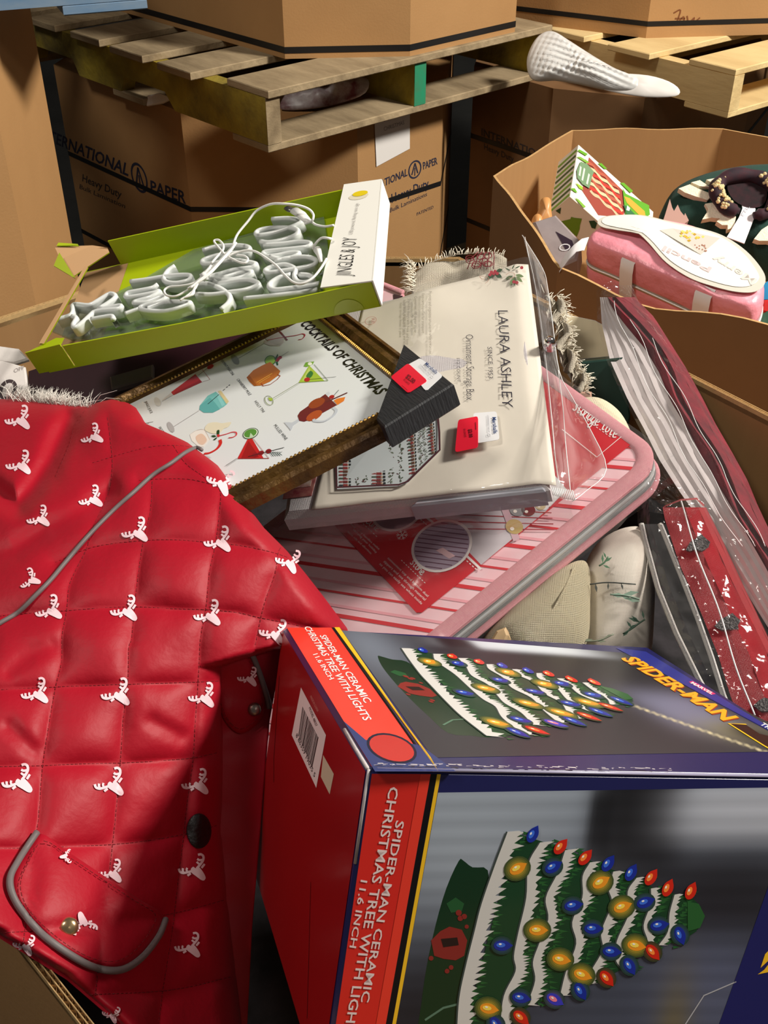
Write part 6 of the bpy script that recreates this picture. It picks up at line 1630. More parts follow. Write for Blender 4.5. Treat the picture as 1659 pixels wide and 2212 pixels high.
# ================================================================== cream boxed ornament storage in a clear bag
nB = unit((-.251, -.251, .935)); pB = P(1000, 860, 1.10)
w00 = None
fB0 = frame_nx(pB, nB, (1, 0, 0))
cLR = np.array(fB0.on(1200, 1040)); cUR = np.array(fB0.on(1140, 565)); cLL = np.array(fB0.on(672, 1100)); cUL = np.array(fB0.on(800, 660))
xdir = fB0.w((*cLR, 0)) - fB0.w((*cLL, 0)); 
fB = frame_nx(fB0.w((*cLL, 0)), nB, xdir)       # origin lower left of the printed insert
LR = np.array(fB.on(1200, 1040)); UR = np.array(fB.on(1140, 565)); UL = np.array(fB.on(780, 668))
t = thing('ornament_box_bag', 'cream packaged ornament storage box in a clear plastic bag with black lettering', 'storage box', fB)
CRMC = mat('cream_insert_card', (226, 218, 204), rough=0.45, spec=0.4, noise_=(9, 0.25), col2=(214, 206, 194), bump=(12, 0.12))
WFAB = mat('white_box_fabric', (214, 208, 210), rough=0.8, weave=(300, 0.4))
GFAB = mat('grey_board', (170, 172, 182), rough=0.5)
# the folded box below the card
b = MB(); b.prism([(-.03, -.004), (LR[0] - .006, -.004), (UR[0] - .008, UR[1] - .006), (-.03, UR[1] - .03)], -0.030, -0.0015, WFAB, bev=0.006); b.build('folded_box', t)
b = MB(); b.prism([(-.032, .018), (-.002, .018), (.004, .075), (-.03, .075)], -0.0014, -0.0004, mat('burgundy_print_fabric', (128, 26, 44), rough=0.7, noise_=(60, 0.6), col2=(196, 150, 130))); b.build('burgundy_band', t)
b = MB(); b.prism([(-.028, .03), (-.004, .03), (-.002, .06), (-.026, .06)], -0.0004, 0.0, mat('tiny_scene_print', (206, 190, 176), rough=0.6, noise_=(90, 1.0), col2=(150, 40, 46))); b.build('scene_patch', t)
b = MB(); b.prism([fB.on(932, 1078, -.02), fB.on(1172, 1048, -.02), (LR[0] - .01, -.0065), (0.10, -.0065)], -0.028, -0.004, GFAB, bev=0.002); b.build('grey_insert', t)
b = MB()    # gently wavy card
nu, nv = 50, 50; v = []
for i in range(nu):
    for j in range(nv):
        s, r = i / (nu - 1), j / (nv - 1)
        p = (np.array([0, 0]) * (1 - s) + LR * s) * (1 - r) + (np.array(UL) * (1 - s) + UR * s) * r
        z = 0.0022 * nz(p[0] * 14, p[1] * 14, 1.0) * 1.2 - 0.006 * max(0, s - .93) / .07 - 0.004 * max(0, .06 - r) / .06 * 0
        v.append((p[0], p[1], z))
b.grid(v, nu, nv, CRMC); card = b.build('insert_card', t)
md = card.modifiers.new('thick', 'SOLIDIFY'); md.thickness = 0.0006
def cardz(x, y): return 0.0022 * nz(x * 14, y * 14, 1.0) * 1.2
def bz(b, pts, dz, m):
    pts = [(p[0], p[1]) for p in pts]
    if area2(pts) < 0: pts = pts[::-1]
    b.add([(x, y, cardz(x, y) + 0.0016 + dz) for x, y in pts], [tuple(range(len(pts)))], m)
def btext(b, s, p0, p1, pt, m, bold=0.0):
    v, f, w = text_geo(s, bold); p0 = np.array(fB.on(*p0)); p1 = np.array(fB.on(*p1)); pt = np.array(fB.on(*pt)); ex = (p1 - p0) / w; ey = (pt - p0) / CAPH
    q = p0 + v[:, :1] * ex + v[:, 1:2] * ey; k = ex[0] * ey[1] - ex[1] * ey[0]
    b.add([(x, y, cardz(x, y) + 0.0018) for x, y in q], f if k > 0 else [z[::-1] for z in f], m)
DK = ink((30, 24, 44)); TG = ink((150, 142, 130))
def c4(x, y): return (780 + x / 3.19, 480 + y / 3.19)
b = MB(); btext(b, 'LAURA ASHLEY', c4(945, 618), c4(975, 1285), c4(1018, 618), DK, -0.010); btext(b, 'SINCE 1953', c4(872, 865), c4(880, 1085), c4(905, 865), DK, -0.006)
btext(b, 'Ornament Storage Box', c4(722, 785), c4(728, 1238), c4(778, 783), DK, -0.012); btext(b, '112 COUNT', c4(658, 938), c4(663, 1108), c4(682, 938), DK, -0.006); b.build('title_lettering', card)
b = MB()
for s, p0, p1, pt in (('Protects and organizes ornaments while not in use.', (470, 492), (468, 912), (492, 492)), ('Easy-carry handles for transport', (424, 508), (420, 772), (444, 508)), ('Convenient 180 degree zipper', (372, 525), (368, 770), (392, 525)), ('Stackable design with hook and loop', (326, 540), (312, 850), (346, 540)), ('keep storage boxes in place.', (294, 548), (286, 790), (312, 548))):
    btext(b, s, c4(*p0), c4(*p1), c4(*pt), TG, 0.0)
btext(b, 'RE', c4(72, 665), c4(74, 700), c4(95, 665), ink((190, 130, 120)))
b.build('small_lettering', card)
b = MB(); cs = np.array(fB.on(*c4(70, 690)))
b.stroke([tuple(cs + np.array([math.cos(a), math.sin(a)]) * 0.0065) for a in np.linspace(0, 6.28, 24)], 0.0006, 0.0026, ink((200, 140, 130)), closed=False); b.build('round_mark', card)
# holly sprigs in the corner
b = MB(); G = [(120, 140, 96), (86, 104, 74), (60, 84, 62)]
def leaf(x, y, L, a, w, c):
    p = []
    for k in range(9):
        s = k / 8; p.append((s, math.sin(math.pi * s) * w))
    pts = p + [(s, -h) for s, h in p[::-1][1:-1]]
    ca, sa = math.cos(a), math.sin(a); bz(b, [fB.on(*c4(x + L * (s * ca - h * sa), y + L * (s * sa + h * ca))) for s, h in pts], 0.0002, ink(c))
for x, y, L, a, w, c in ((1060, 390, 60, 2.2, .18, G[0]), (1060, 385, 62, 1.6, .18, G[1]), (1070, 385, 58, .7, .18, G[0]), (1065, 375, 60, .2, .18, G[0]), (1050, 380, 60, 2.8, .16, G[1]), (920, 360, 60, .5, .25, G[2]), (915, 365, 55, 2.6, .25, G[2]), (930, 350, 50, -.3, .25, G[2]), (1040, 340, 40, -1.0, .1, G[2]), (1060, 335, 45, -.4, .1, G[2]), (1030, 345, 40, 3.6, .1, G[2])):
    leaf(x, y, L, a, w, c)
for x, y in ((900, 352), (915, 362), (925, 348), (890, 368), (940, 362), (1110, 330), (1055, 420), (1075, 425)):
    bz(b, [fB.on(*c4(*q)) for q in ellipse(x, y, 12, 11, 10)], 0.0004, ink((170, 60, 70)))
for l in ([(1000, 380), (1030, 362), (1060, 372), (1050, 400), (1020, 400)], [(850, 390), (822, 388), (832, 405), (852, 410)], [(850, 395), (878, 395), (880, 420), (858, 438)]):
    pts = smoothpath([fB.on(*c4(*q)) for q in l], 4); b.stroke(pts, 0.0006, 0.0034, ink((176, 130, 110)))
b.build('holly_print', card)
# patterned box picture
b = MB(); MAR = ink((78, 26, 36))
def c9(x, y): return (700 + x / 5.53, 880 + y / 5.53)
outb = [(145, 600), (160, 985), (900, 950), (1000, 915), (1395, 530), (1385, 330), (1350, -20), (980, 160), (700, 330), (420, 480)]
bz(b, [fB.on(*c9(*q)) for q in outb], 0.0001, ink((206, 214, 216)))
def bl(l, w, dz, m): b.stroke([fB.on(*c9(*q)) for q in l], w, 0.0034 + dz, m)
bl([(150, 600), (165, 980), (900, 950), (1010, 910), (1390, 535), (1385, 330), (1350, -40)], 0.0022, 0.0, MAR); bl([(950, 170), (990, 350), (1340, 90)], 0.0022, 0.0, MAR)
b.build('box_picture', card)
b = MB(); rg = random.Random(6)
def nut(x0, x1, y, sl=0.0):     # one soldier figure lying on its side
    w = x1 - x0; c = rg.choice(((140, 52, 50), (120, 44, 44), (96, 60, 44)))
    def q_(a, d_, h): bz(b, [fB.on(*c9(x0 + w * a, y - h + sl * a)), fB.on(*c9(x0 + w * d_, y - h + sl * d_)), fB.on(*c9(x0 + w * d_, y + h + sl * d_)), fB.on(*c9(x0 + w * a, y + h + sl * a))], 0.0006, ink(cc_))
    cc_ = rg.choice(((60, 80, 60), (150, 60, 56), (50, 46, 50)));
    for (a, d_, h, col) in ((0, .32, 8, cc_), (.34, .72, 15, c), (.66, .8, 9, (206, 180, 150)), (.82, 1.0, 13, (30, 36, 38))):
        cc_ = col; bz(b, [fB.on(*c9(x0 + w * a, y - h + sl * a)), fB.on(*c9(x0 + w * d_, y - h + sl * d_)), fB.on(*c9(x0 + w * d_, y + h + sl * d_)), fB.on(*c9(x0 + w * a, y + h + sl * a))], 0.0006, ink(col))
for k in range(9): nut(182 + k * .6, 325, 612 + k * 41)
for k in range(12): nut(556 + k * 2, 720 + k * 2, 490 + k * 39) if k > 0 else None
for k in range(13): nut(1003 + k * 1.5, 1100 + k * 1.2, 335 + k * 39, -18)
for k in range(12): nut(1240 + k * 2, 1320 + k * 2, 175 + k * 36, -24)
def sprig(x, y, s):
    for k in range(4):
        a = rg.uniform(0, 6.28); L = s * rg.uniform(.6, 1.0); c = rg.choice(((84, 96, 76), (64, 72, 56), (110, 120, 100), (92, 56, 56)))
        bz(b, [fB.on(*c9(x, y)), fB.on(*c9(x + L * math.cos(a - .3) * .6, y + L * math.sin(a - .3) * .6)), fB.on(*c9(x + L * math.cos(a), y + L * math.sin(a))), fB.on(*c9(x + L * math.cos(a + .3) * .6, y + L * math.sin(a + .3) * .6))], 0.0006, ink(c))
for k in range(10): sprig(400 + rg.uniform(-12, 12), 560 + k * 40, 40); sprig(495 + rg.uniform(-15, 15), 490 + k * 46, 42)
for k in range(13): sprig(810 + rg.uniform(-14, 14), 300 + k * 49, 46); sprig(915 + rg.uniform(-14, 14), 240 + k * 52, 46)
for k in range(11): sprig(1165 + rg.uniform(-12, 12), 260 + k * 42, 38); sprig(1215 + rg.uniform(-10, 10), 230 + k * 40, 34)
b.build('pattern_print', card, kind='stuff')
# price sticker on the bag
s1, s2 = sticker(t, fB, 0.0062, [(1073, 889), (1079, 950), (1030, 958), (1022, 893)], [(1033, 900), (1033, 968), (983, 978), (990, 908)], None)
b = MB(); zb = 0.0074; fb_ = fB.shifted(zb)
def st(s, p0, p1, pt, m, bo=0.0): b.text(s, fB.on(*p0, zb), fB.on(*p1, zb), fB.on(*pt, zb), zb, m, bo)
st('Marshalls', (1063, 901), (1066, 936), (1072, 901), NB, 0.012); st('COMPARABLE VALUE', (1052, 896), (1054, 932), (1056, 898), ink((150, 150, 156))); st('$2.00', (1012, 927), (1014, 945), (1020, 926), ink((110, 16, 30)), 0.03); st('01/24/25', (1001, 926), (1003, 944), (1006, 926), ink((110, 16, 30)))
b.stroke([fB.on(*q, zb) for q in ((1053, 937), (1058, 938), (1058, 943), (1053, 942))], 0.0004, zb, ink((110, 112, 118)), closed=True)
b.stroke([fB.on(1027, 912, zb), fB.on(1028, 928, zb)], 0.0006, zb, ink((110, 16, 30)))
b.build('sticker_lettering', s1)
# the clear bag: a loose wrinkled skin with a flap standing up along the right side
BAGF = film('clear_bag', (252, 252, 252), gloss=0.05, rough=0.06, bump=(26, 0.4), haze=0.02)
b = MB()
qb = [(-0.05, -.012), (LR[0] + .012, -.012), (UR[0] + .010, UR[1] + .006), (UL[0] - .02, UL[1] + .008)]
b.grid(crumple(fB, qb, 70, 70, 0.0028, 0.0032, 16, 5.0, curl=lambda s, r: -0.012 * max(0, s - .95) / .05 - 0.02 * max(0, .03 - r) / .03), 70, 70, BAGF)
b.build('clear_bag', t)
b = MB()        # front and right side folds hanging down
g = []
for i in range(70):
    s = i / 69
    for j in range(10):
        r = j / 9; p = (np.array(qb[0]) * (1 - s) + np.array(qb[1]) * s); 
        g.append((p[0] + 0.004 * nz(s * 9, r * 3, 1), p[1] - 0.006 * math.sin(r * 2.4) - 0.010 * r * nz(s * 6, 1.0, 4), -0.008 - 0.034 * r + 0.004 * nz(s * 18, r * 4, 2)))
b.grid(g, 70, 10, BAGF); b.build('bag_front_fold', t)
fl3 = [[(1130, 508, 1.30), (1172, 580, 1.27)], [(1137, 540, 1.27), (1182, 620, 1.22)], [(1150, 600, 1.24), (1192, 690, 1.16)], [(1166, 700, 1.17), (1206, 800, 1.09)], [(1178, 800, 1.10), (1235, 860, 1.045)], [(1188, 900, 1.04), (1270, 920, 1.01)], [(1196, 990, .995), (1308, 1012, .972)], [(1204, 1040, .97), (1262, 1060, .955)], [(1196, 1075, .955), (1235, 1082, .945)]]
rows = []
fine = smoothpath([np.array(a + c) for a, c in [(list(map(float, x[0])), list(map(float, x[1]))) for x in fl3]], 8)
v = []
for i, q in enumerate(fine):
    A_, C_2 = np.array(q[:3]), np.array(q[3:])
    for j in range(14):
        s = j / 13; p = A_ * (1 - s) + C_2 * s
        p3 = P(p[0], p[1], p[2] + 0.006 * nz(i * .23, j * .45, 1.0) + 0.004 * math.sin(s * 9 + i * .2)); v.append(fB.l(p3))
FLAPF = film('hazy_film', (252, 252, 252), gloss=0.08, rough=0.12, bump=(30, 0.4), haze=0.16)
b = MB(); b.grid(v, len(fine), 14, FLAPF); b.build('bag_flap', t)
b = MB()       # whitish threads standing in for highlights along the film's folds
EDGE = mat('film_crease_glint', (236, 236, 236), rough=0.1, spec=0.8)
for ln in ([(1128, 508, 1.30), (1172, 580, 1.268), (1183, 622, 1.218), (1193, 692, 1.158), (1208, 802, 1.088), (1238, 862, 1.043), (1272, 922, 1.008), (1310, 1013, .970), (1264, 1062, .953), (1236, 1083, .943)], [(1134, 512, 1.298), (1140, 545, 1.268), (1154, 605, 1.236), (1170, 705, 1.166), (1182, 805, 1.096), (1192, 905, 1.036), (1200, 992, .992), (1208, 1045, .966)], [(1206, 800, 1.088), (1216, 880, 1.05), (1222, 960, 1.0), (1232, 1060, .95)]):
    b.tube([fB.l(P(*q)) for q in smoothpath([np.array(k, float) for k in ln], 4)], 0.00045, EDGE, seg=5)
b.build('film_edge_glints', t, kind='stuff')
b = MB()       # crimped corner seam
for k in range(12):
    b.tube([fB.l(P(1196 + k * 4.2, 1070 + 1.0 * k, .943)), fB.l(P(1190 + k * 4.2, 1052 + .6 * k, .945))], 0.0005, mat('film_crease_glint', (236, 236, 236), rough=0.1, spec=0.8), seg=4)
b.build('crimped_seam', t, kind='stuff')
# ================================================================== packages along the right wall of the bin
def interp_line(line, y):
    ys_ = [p[1] for p in line]; xs_ = [p[0] for p in line]
    return float(np.interp(y, ys_, xs_))
def loft(b, lines, ys_, dep, mats, fr, amp=0.0, sc=1.0, caps=None):
    """lines: list of px polylines across the strip (left to right); dep: list of functions y -> depth; mats: one per gap"""
    for k in range(len(lines) - 1):
        v = []; nu = len(ys_); nv = 5
        for y in ys_:
            xa, xb = interp_line(lines[k], y), interp_line(lines[k + 1], y); da, db = dep[k](y), dep[k + 1](y)
            for j in range(nv):
                s = j / (nv - 1); x = xa + (xb - xa) * s
                v.append(fr.l(P(x, y, da + (db - da) * s + amp * nz(x * .03 * sc, y * .03 * sc, k * 3.0))))
        b.grid(v, nu, nv, mats[k], smooth=True)
def lineshift(l, dx, dy=0): return [(x + dx, y + dy) for x, y in l]
VEL = mat('burgundy_velvet', (124, 10, 34), rough=0.75, sheen=0.8, noise_=(30, 0.7), col2=(60, 6, 20), bump=(50, 0.3))
PANW = mat('white_fold_board', (206, 200, 200), rough=0.5, noise_=(8, 0.2))
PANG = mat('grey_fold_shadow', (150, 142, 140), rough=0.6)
LL = [(1296, 640), (1300, 700), (1318, 779), (1356, 863), (1390, 924), (1423, 991), (1470, 1065), (1521, 1135), (1600, 1260), (1680, 1390), (1720, 1460)]
MM = [(1312, 640), (1319, 661), (1353, 705), (1390, 749), (1423, 803), (1447, 863), (1481, 920), (1508, 971), (1538, 1025), (1582, 1100), (1659, 1235), (1740, 1400), (1760, 1460)]
RR = [(1340, 640), (1359, 650), (1403, 695), (1437, 749), (1471, 803), (1504, 863), (1535, 924), (1572, 988), (1605, 1048), (1626, 1100), (1659, 1170), (1740, 1340), (1800, 1460)]
def dm(y): return 1.34 - (y - 640) / 460 * 0.23 + max(0, y - 1100) * 0.0001
fr = Fr(P(1480, 1000, 1.2) - np.array([0, 0, .08]), np.eye(3))
t = thing('velvet_pack', 'tall burgundy velvet and white board pack in clear plastic leaning at the right wall', 'package', fr)
ys_ = np.linspace(642, 1440, 60)
sub = []
for k in range(9):
    s = k / 8; sub.append([(interp_line(LL, y) * (1 - s) + interp_line(MM, y) * s, y) for y in ys_])
b = MB(); loft(b, sub, ys_, [(lambda y, k=k: dm(y) + 0.022 * (1 - k / 8) + 0.0016 * (k % 2)) for k in range(9)], [PANW if k % 2 == 0 else PANW for k in range(8)], fr, 0.001)
b.build('white_boards', t)
mid = [((interp_line(MM, y) + interp_line(RR, y)) / 2 + 6 * math.sin(y / 37), y) for y in ys_]
b = MB(); loft(b, [MM, [(x - 9, y) for x, y in mid], mid, [(x + 8, y) for x, y in mid], RR], ys_, [lambda y: dm(y) + .004, lambda y: dm(y) - .008, lambda y: dm(y) + .006, lambda y: dm(y) - .006, lambda y: dm(y) + .012], [VEL] * 4, fr, 0.004, 1.2); b.build('velvet_fold', t)
b = MB(); loft(b, [RR, lineshift(RR, 10, -10), lineshift(LL, 8, -6), LL], ys_, [lambda y: dm(y) + .012, lambda y: dm(y) + .07, lambda y: dm(y) + .09, lambda y: dm(y) + .022], [VEL, PANG, PANW], fr); b.build('back_side', t)
FILM2 = film('crinkled_film', (250, 248, 248), gloss=0.04, rough=0.09, bump=(40, 0.3), haze=0.012)
OUTL = [(1288, 622), (1290, 700), (1310, 779), (1348, 863), (1384, 930), (1418, 1000), (1462, 1070), (1515, 1140), (1600, 1265), (1700, 1420)]
OUTR = [(1368, 622), (1380, 654), (1425, 715), (1470, 792), (1504, 850), (1540, 914), (1572, 970), (1599, 1030), (1639, 1098), (1680, 1180), (1780, 1400)]
ys2 = np.linspace(616, 1420, 90)
def between(l, r, s): return [(interp_line(l, y) * (1 - s) + interp_line(r, y) * s, y) for y in ys2]
b = MB(); loft(b, [between(OUTL, OUTR, s) for s in np.linspace(0, 1, 7)], ys2, [lambda y: dm(y) + .012, lambda y: dm(y) - .006, lambda y: dm(y) - .010, lambda y: dm(y) - .014, lambda y: dm(y) - .016, lambda y: dm(y) - .012, lambda y: dm(y) + .012], [FILM2] * 6, fr, 0.006, 1.6); b.build('plastic_bag', t)
b = MB(); rk = random.Random(3)
for k in range(3):
    s0 = (0.42, 0.62, 0.80)[k]; pth = [fr.l(P(interp_line(OUTL, y) * (1 - s0) + interp_line(OUTR, y) * s0 + 4 * math.sin(y / 23 + k), y, dm(y) - 0.019)) for y in np.linspace(650 + 40 * k, 1180, 40)]
    b.tube(pth, 0.0004, mat('film_crease_glint', (236, 236, 236), rough=0.1, spec=0.8), seg=5)
tp = [(1300, 640), (1322, 612), (1345, 604), (1366, 616), (1376, 640)]
b.build('bag_creases', t, kind='stuff')
b = MB(); v = []
for i in range(20):
    a = i / 19
    for j in range(8):
        s = j / 7; x = 1296 + 78 * a; y = 640 - s * (26 + 8 * math.sin(a * 6)) ; v.append(fr.l(P(x * (1 - .25 * s) + 1335 * .25 * s, y, dm(640) - .01 + 0.012 * nz(a * 5, s * 4, 2))))
b.grid(v, 20, 8, FILM2); b.build('gathered_top', t)

# ---- red satin tree-print pack with zipped black lining
RSAT = mat('red_satin_twill', (176, 20, 36), rough=0.36, spec=0.5, sheen=0.5, weave=(500, 0.5), noise_=(12, 0.5), col2=(120, 8, 20))
GLT = mat('black_glitter', (28, 26, 28), rough=0.3, spec=0.8, noise_=(400, 0.9), col2=(120, 116, 116), bump=(500, 0.8))
LIN = mat('black_mesh_lining', (26, 26, 28), rough=0.5, noise_=(30, 0.4), col2=(60, 60, 62))
ZPW = mat('pale_zip_tape', (190, 190, 184), rough=0.5)
Z0L = [(1385, 1130), (1393, 1167), (1421, 1270), (1461, 1369), (1508, 1465), (1560, 1560)]
Z1L = [(1425, 1130), (1437, 1159), (1477, 1258), (1508, 1338), (1536, 1417), (1562, 1500), (1585, 1560)]
RL = [(1431, 1095), (1436, 1122), (1469, 1222), (1512, 1318), (1552, 1417), (1578, 1504), (1600, 1560)]
RRt = [(1505, 1078), (1518, 1095), (1556, 1171), (1596, 1258), (1636, 1338), (1670, 1405), (1700, 1480), (1730, 1560)]
def dr(y): return 1.055 - (y - 1090) / 410 * 0.11
fr = Fr(P(1540, 1300, 1.0) - np.array([0, 0, .08]), np.eye(3))
t = thing('tree_print_pack', 'shiny red satin pack with black glitter trees and zips in clear plastic', 'package', fr)
y3 = np.linspace(1096, 1558, 40); y4 = np.linspace(1132, 1556, 36)
b = MB(); loft(b, [RL, [(interp_line(RL, y) * .45 + interp_line(RRt, y) * .55, y) for y in y3], [(interp_line(RL, y) * .12 + interp_line(RRt, y) * .88, y) for y in y3], RRt, lineshift(RRt, 4, -6)], y3, [lambda y: dr(y) + .006, lambda y: dr(y) - .006, lambda y: dr(y) - .004, lambda y: dr(y) + .010, lambda y: dr(y) + .06], [RSAT] * 4, fr, 0.0015); b.build('satin_face', t)
b = MB(); loft(b, [lineshift(Z0L, -3, 2), Z0L, Z1L, RL], y4, [lambda y: dr(y) + .06, lambda y: dr(y) + .02, lambda y: dr(y) + .012, lambda y: dr(y) + .008], [LIN, LIN, LIN], fr, 0.003); b.build('lining', t)
v = [fr.l(P(x, y, dr(y) + .006)) for x, y in ((1431, 1097), (1470, 1082), (1505, 1079), (1520, 1095))]; v2_ = [fr.l(P(x, y, dr(y) + .06)) for x, y in ((1436, 1092), (1470, 1078), (1505, 1075), (1522, 1090))]
b = MB(); b.add(v + v2_, [(i, i + 1, 4 + i + 1, 4 + i) for i in range(3)], RSAT, True); b.build('top_edge', t)
for k, (ln, w) in enumerate(((Z0L, .0035), (Z1L, .0035))):
    b = MB(); pts = [fr.l(P(interp_line(ln, y), y, dr(y) + .016 - .005 * k)) for y in y4]; b.tube(pts, 0.0028, ZPW, seg=6)
    for i in range(0, 150):
        y = 1134 + (1550 - 1134) * i / 150; p = fr.l(P(interp_line(ln, y), y, dr(y) + .0125 - .005 * k)); q = fr.l(P(interp_line(ln, y) + 6, y - 1, dr(y) + .0125 - .005 * k)); b.tube([p, q], 0.0005, mat('zip_teeth', (214, 212, 210), rough=0.35, metal=0.3), seg=4)
    b.build('zip', t, kind=None)
fsat = frame_nx(P(1560, 1330, dr(1330) - .006), unit(CAM - P(1560, 1330, 1.0)), (1, 0, 0))
def onface(x, y, off=0.0016):
    s = (x - interp_line(RL, y)) / (interp_line(RRt, y) - interp_line(RL, y))
    d = np.interp(s, [0, .55, .88, 1], [dr(y) + .006, dr(y) - .006, dr(y) - .004, dr(y) + .010]); return fr.l(P(x, y, d - off - .001))
def c3r(x, y): return (1000 + x / 2.517, 1000 + y / 2.517)
for nm, pl in (('tree_print', [(1210, 475), (1235, 430), (1270, 410), (1290, 380), (1310, 400), (1345, 430), (1335, 460), (1300, 480), (1260, 470), (1235, 480)]), ('tree_print', [(1365, 890), (1400, 850), (1440, 830), (1465, 815), (1490, 840), (1510, 855), (1495, 885), (1500, 905), (1440, 905), (1410, 910)]), ('tree_print', [(1580, 1320), (1610, 1290), (1640, 1275), (1670, 1285), (1690, 1320), (1690, 1350), (1620, 1350)])):
    b = MB(); pts = [onface(*c3r(*q)) for q in pl]; c = np.mean(np.array(pts), 0); n = len(pts); b.add(pts + [tuple(c - unit(c + fr.o - CAM) * .0006)], [(i, (i + 1) % n, n) for i in range(n)], GLT); o = b.build(nm, t)
FO = lambda s: [(interp_line(lineshift(Z0L, -8), y) * (1 - s) + interp_line(lineshift(RRt, 10, -4), y) * s, y) for y in np.linspace(1080, 1550, 60)]
b = MB(); loft(b, [FO(s) for s in np.linspace(0, 1, 7)], np.linspace(1080, 1550, 60), [lambda y: dr(y) + .016, lambda y: dr(y) - .002, lambda y: dr(y) - .004, lambda y: dr(y) - .012, lambda y: dr(y) - .013, lambda y: dr(y) - .011, lambda y: dr(y) + .012], [FILM2] * 6, fr, 0.004, 1.7); b.build('plastic_bag', t)
b = MB(); b.tube([fr.l(P(1468 + (y - 1080) * .345 + 3 * math.sin(y / 40), y, dr(y) - .016)) for y in np.linspace(1082, 1545, 50)], 0.0008, mat('film_crease_glint', (236, 236, 236), rough=0.1, spec=0.8), seg=5); b.build('bag_seam', t)
# loose corner of plastic above the pack
v = []
for i in range(26):
    for j in range(18):
        s, r = i / 25, j / 17; x = 1400 + 125 * s * (1 - .25 * r); y = 1010 + 75 * s + (95 - 60 * s) * r; v.append(fr.l(P(x, y, 1.04 - .01 * s + .012 * nz(s * 6, r * 6, 2))))
b = MB(); b.grid(v, 26, 18, FILM2); b.build('bag_corner', t)

# ================================================================== soft things between the packages
SHIM = mat('champagne_shimmer_fabric', (232, 218, 184), rough=0.4, metal=0.1, weave=(380, 0.8), noise_=(200, 0.4), col2=(226, 218, 190))
BOT = mat('cream_linen', (226, 218, 206), rough=0.85, weave=(420, 0.3), noise_=(14, 0.2))
fr = frame_nx(P(1180, 1330, 1.04), (-0.15, -0.62, 0.77), (1, 0, 0))
t = thing('shimmer_cushion', 'champagne gold shimmering cushion between the striped tote and the tree box', 'cushion', fr)
bb, _ = pxpuff(fr, [(1040, 1395), (1090, 1330), (1150, 1280), (1205, 1235), (1250, 1212), (1272, 1226), (1275, 1300), (1265, 1395), (1200, 1450), (1100, 1450)], 0.035, SHIM, nr=12, nfun=lambda x, y: 0.002 * nz(x * 30, y * 30, 1)); bb.build('cover', t)
b = MB(); b.tube([(*fr.on(x, y, .035), .036 - .006 * abs(k - 2)) for k, (x, y) in enumerate(((1240, 1222), (1225, 1260), (1205, 1300), (1180, 1340), (1160, 1385)))], 0.0012, SHIM, seg=6); b.build('seam', t)
fr = frame_nx(P(1330, 1290, 1.07), (-0.1, -0.68, 0.72), (1, 0, 0))
t = thing('botanical_cushion', 'cream cushion with green sprig print between the shimmering cushion and red pack', 'cushion', fr)
bb, _ = pxpuff(fr, [(1258, 1250), (1290, 1175), (1350, 1140), (1398, 1150), (1412, 1230), (1412, 1330), (1398, 1430), (1330, 1470), (1250, 1440)], 0.04, BOT, nr=12, nfun=lambda x, y: 0.006 * nz(x * 18, y * 18, 4)); bb.build('cover', t)
def bsprig(pts, c, w, leafs):
    b = MB(); h = 0.047
    p = [(*fr.on(*c3r(*q), h), h) for q in pts]; b.tube(smoothpath(p, 4), w, ink(c), seg=4)
    for (x, y, L, a) in leafs:
        q = [(x, y), (x + L * .5 * math.cos(a) - L * .14 * math.sin(a), y + L * .5 * math.sin(a) + L * .14 * math.cos(a)), (x + L * math.cos(a), y + L * math.sin(a)), (x + L * .5 * math.cos(a) + L * .14 * math.sin(a), y + L * .5 * math.sin(a) - L * .14 * math.cos(a))]
        b.poly([fr.on(*c3r(*k), h) for k in q], h, ink(c))
    b.build('sprig_print', t)
bsprig([(870, 930), (920, 900), (960, 870), (990, 850)], (46, 70, 56), .0008, [(960, 870, 60, -2.4), (965, 865, 70, -2.8), (950, 875, 60, 2.6), (920, 900, 50, -2.2), (905, 910, 50, 2.4), (985, 850, 50, -1.8)])
bsprig([(800, 715), (880, 720), (960, 740)], (126, 150, 134), .0008, [(800, 715, 90, .1), (850, 715, 80, .4), (880, 735, 90, .2), (870, 715, 90, -.15)])
bsprig([(690, 660), (790, 650), (940, 660)], (70, 74, 70), .0007, [(720, 655, 50, 1.4), (790, 650, 40, 1.6), (860, 652, 40, 1.3)])
bsprig([(640, 970), (740, 965), (820, 930)], (120, 128, 110), .0007, [(650, 970, 60, -.2), (720, 965, 60, .1), (770, 950, 50, -.4)])
bsprig([(740, 560), (770, 540), (790, 510)], (84, 120, 92), .0008, [(760, 545, 50, -1.6), (770, 540, 50, -.6), (760, 555, 45, .4), (780, 520, 40, -2)])
fr = frame_nx(P(1082, 1372, .955), (-0.2, -0.6, 0.75), (1, .5, 0))
b = MB(); b.prism(pxs(fr, [(1056, 1388), (1072, 1362), (1092, 1354), (1098, 1372), (1090, 1392)]), -0.03, 0, mat('pale_wood_block', (190, 160, 120), rough=0.7, noise_=(30, .4)), bev=0.002)
o = b.build('wooden_block'); o.matrix_world = fr.mat(); tag(o, 'small pale wooden block wedged under the striped tote', 'block')

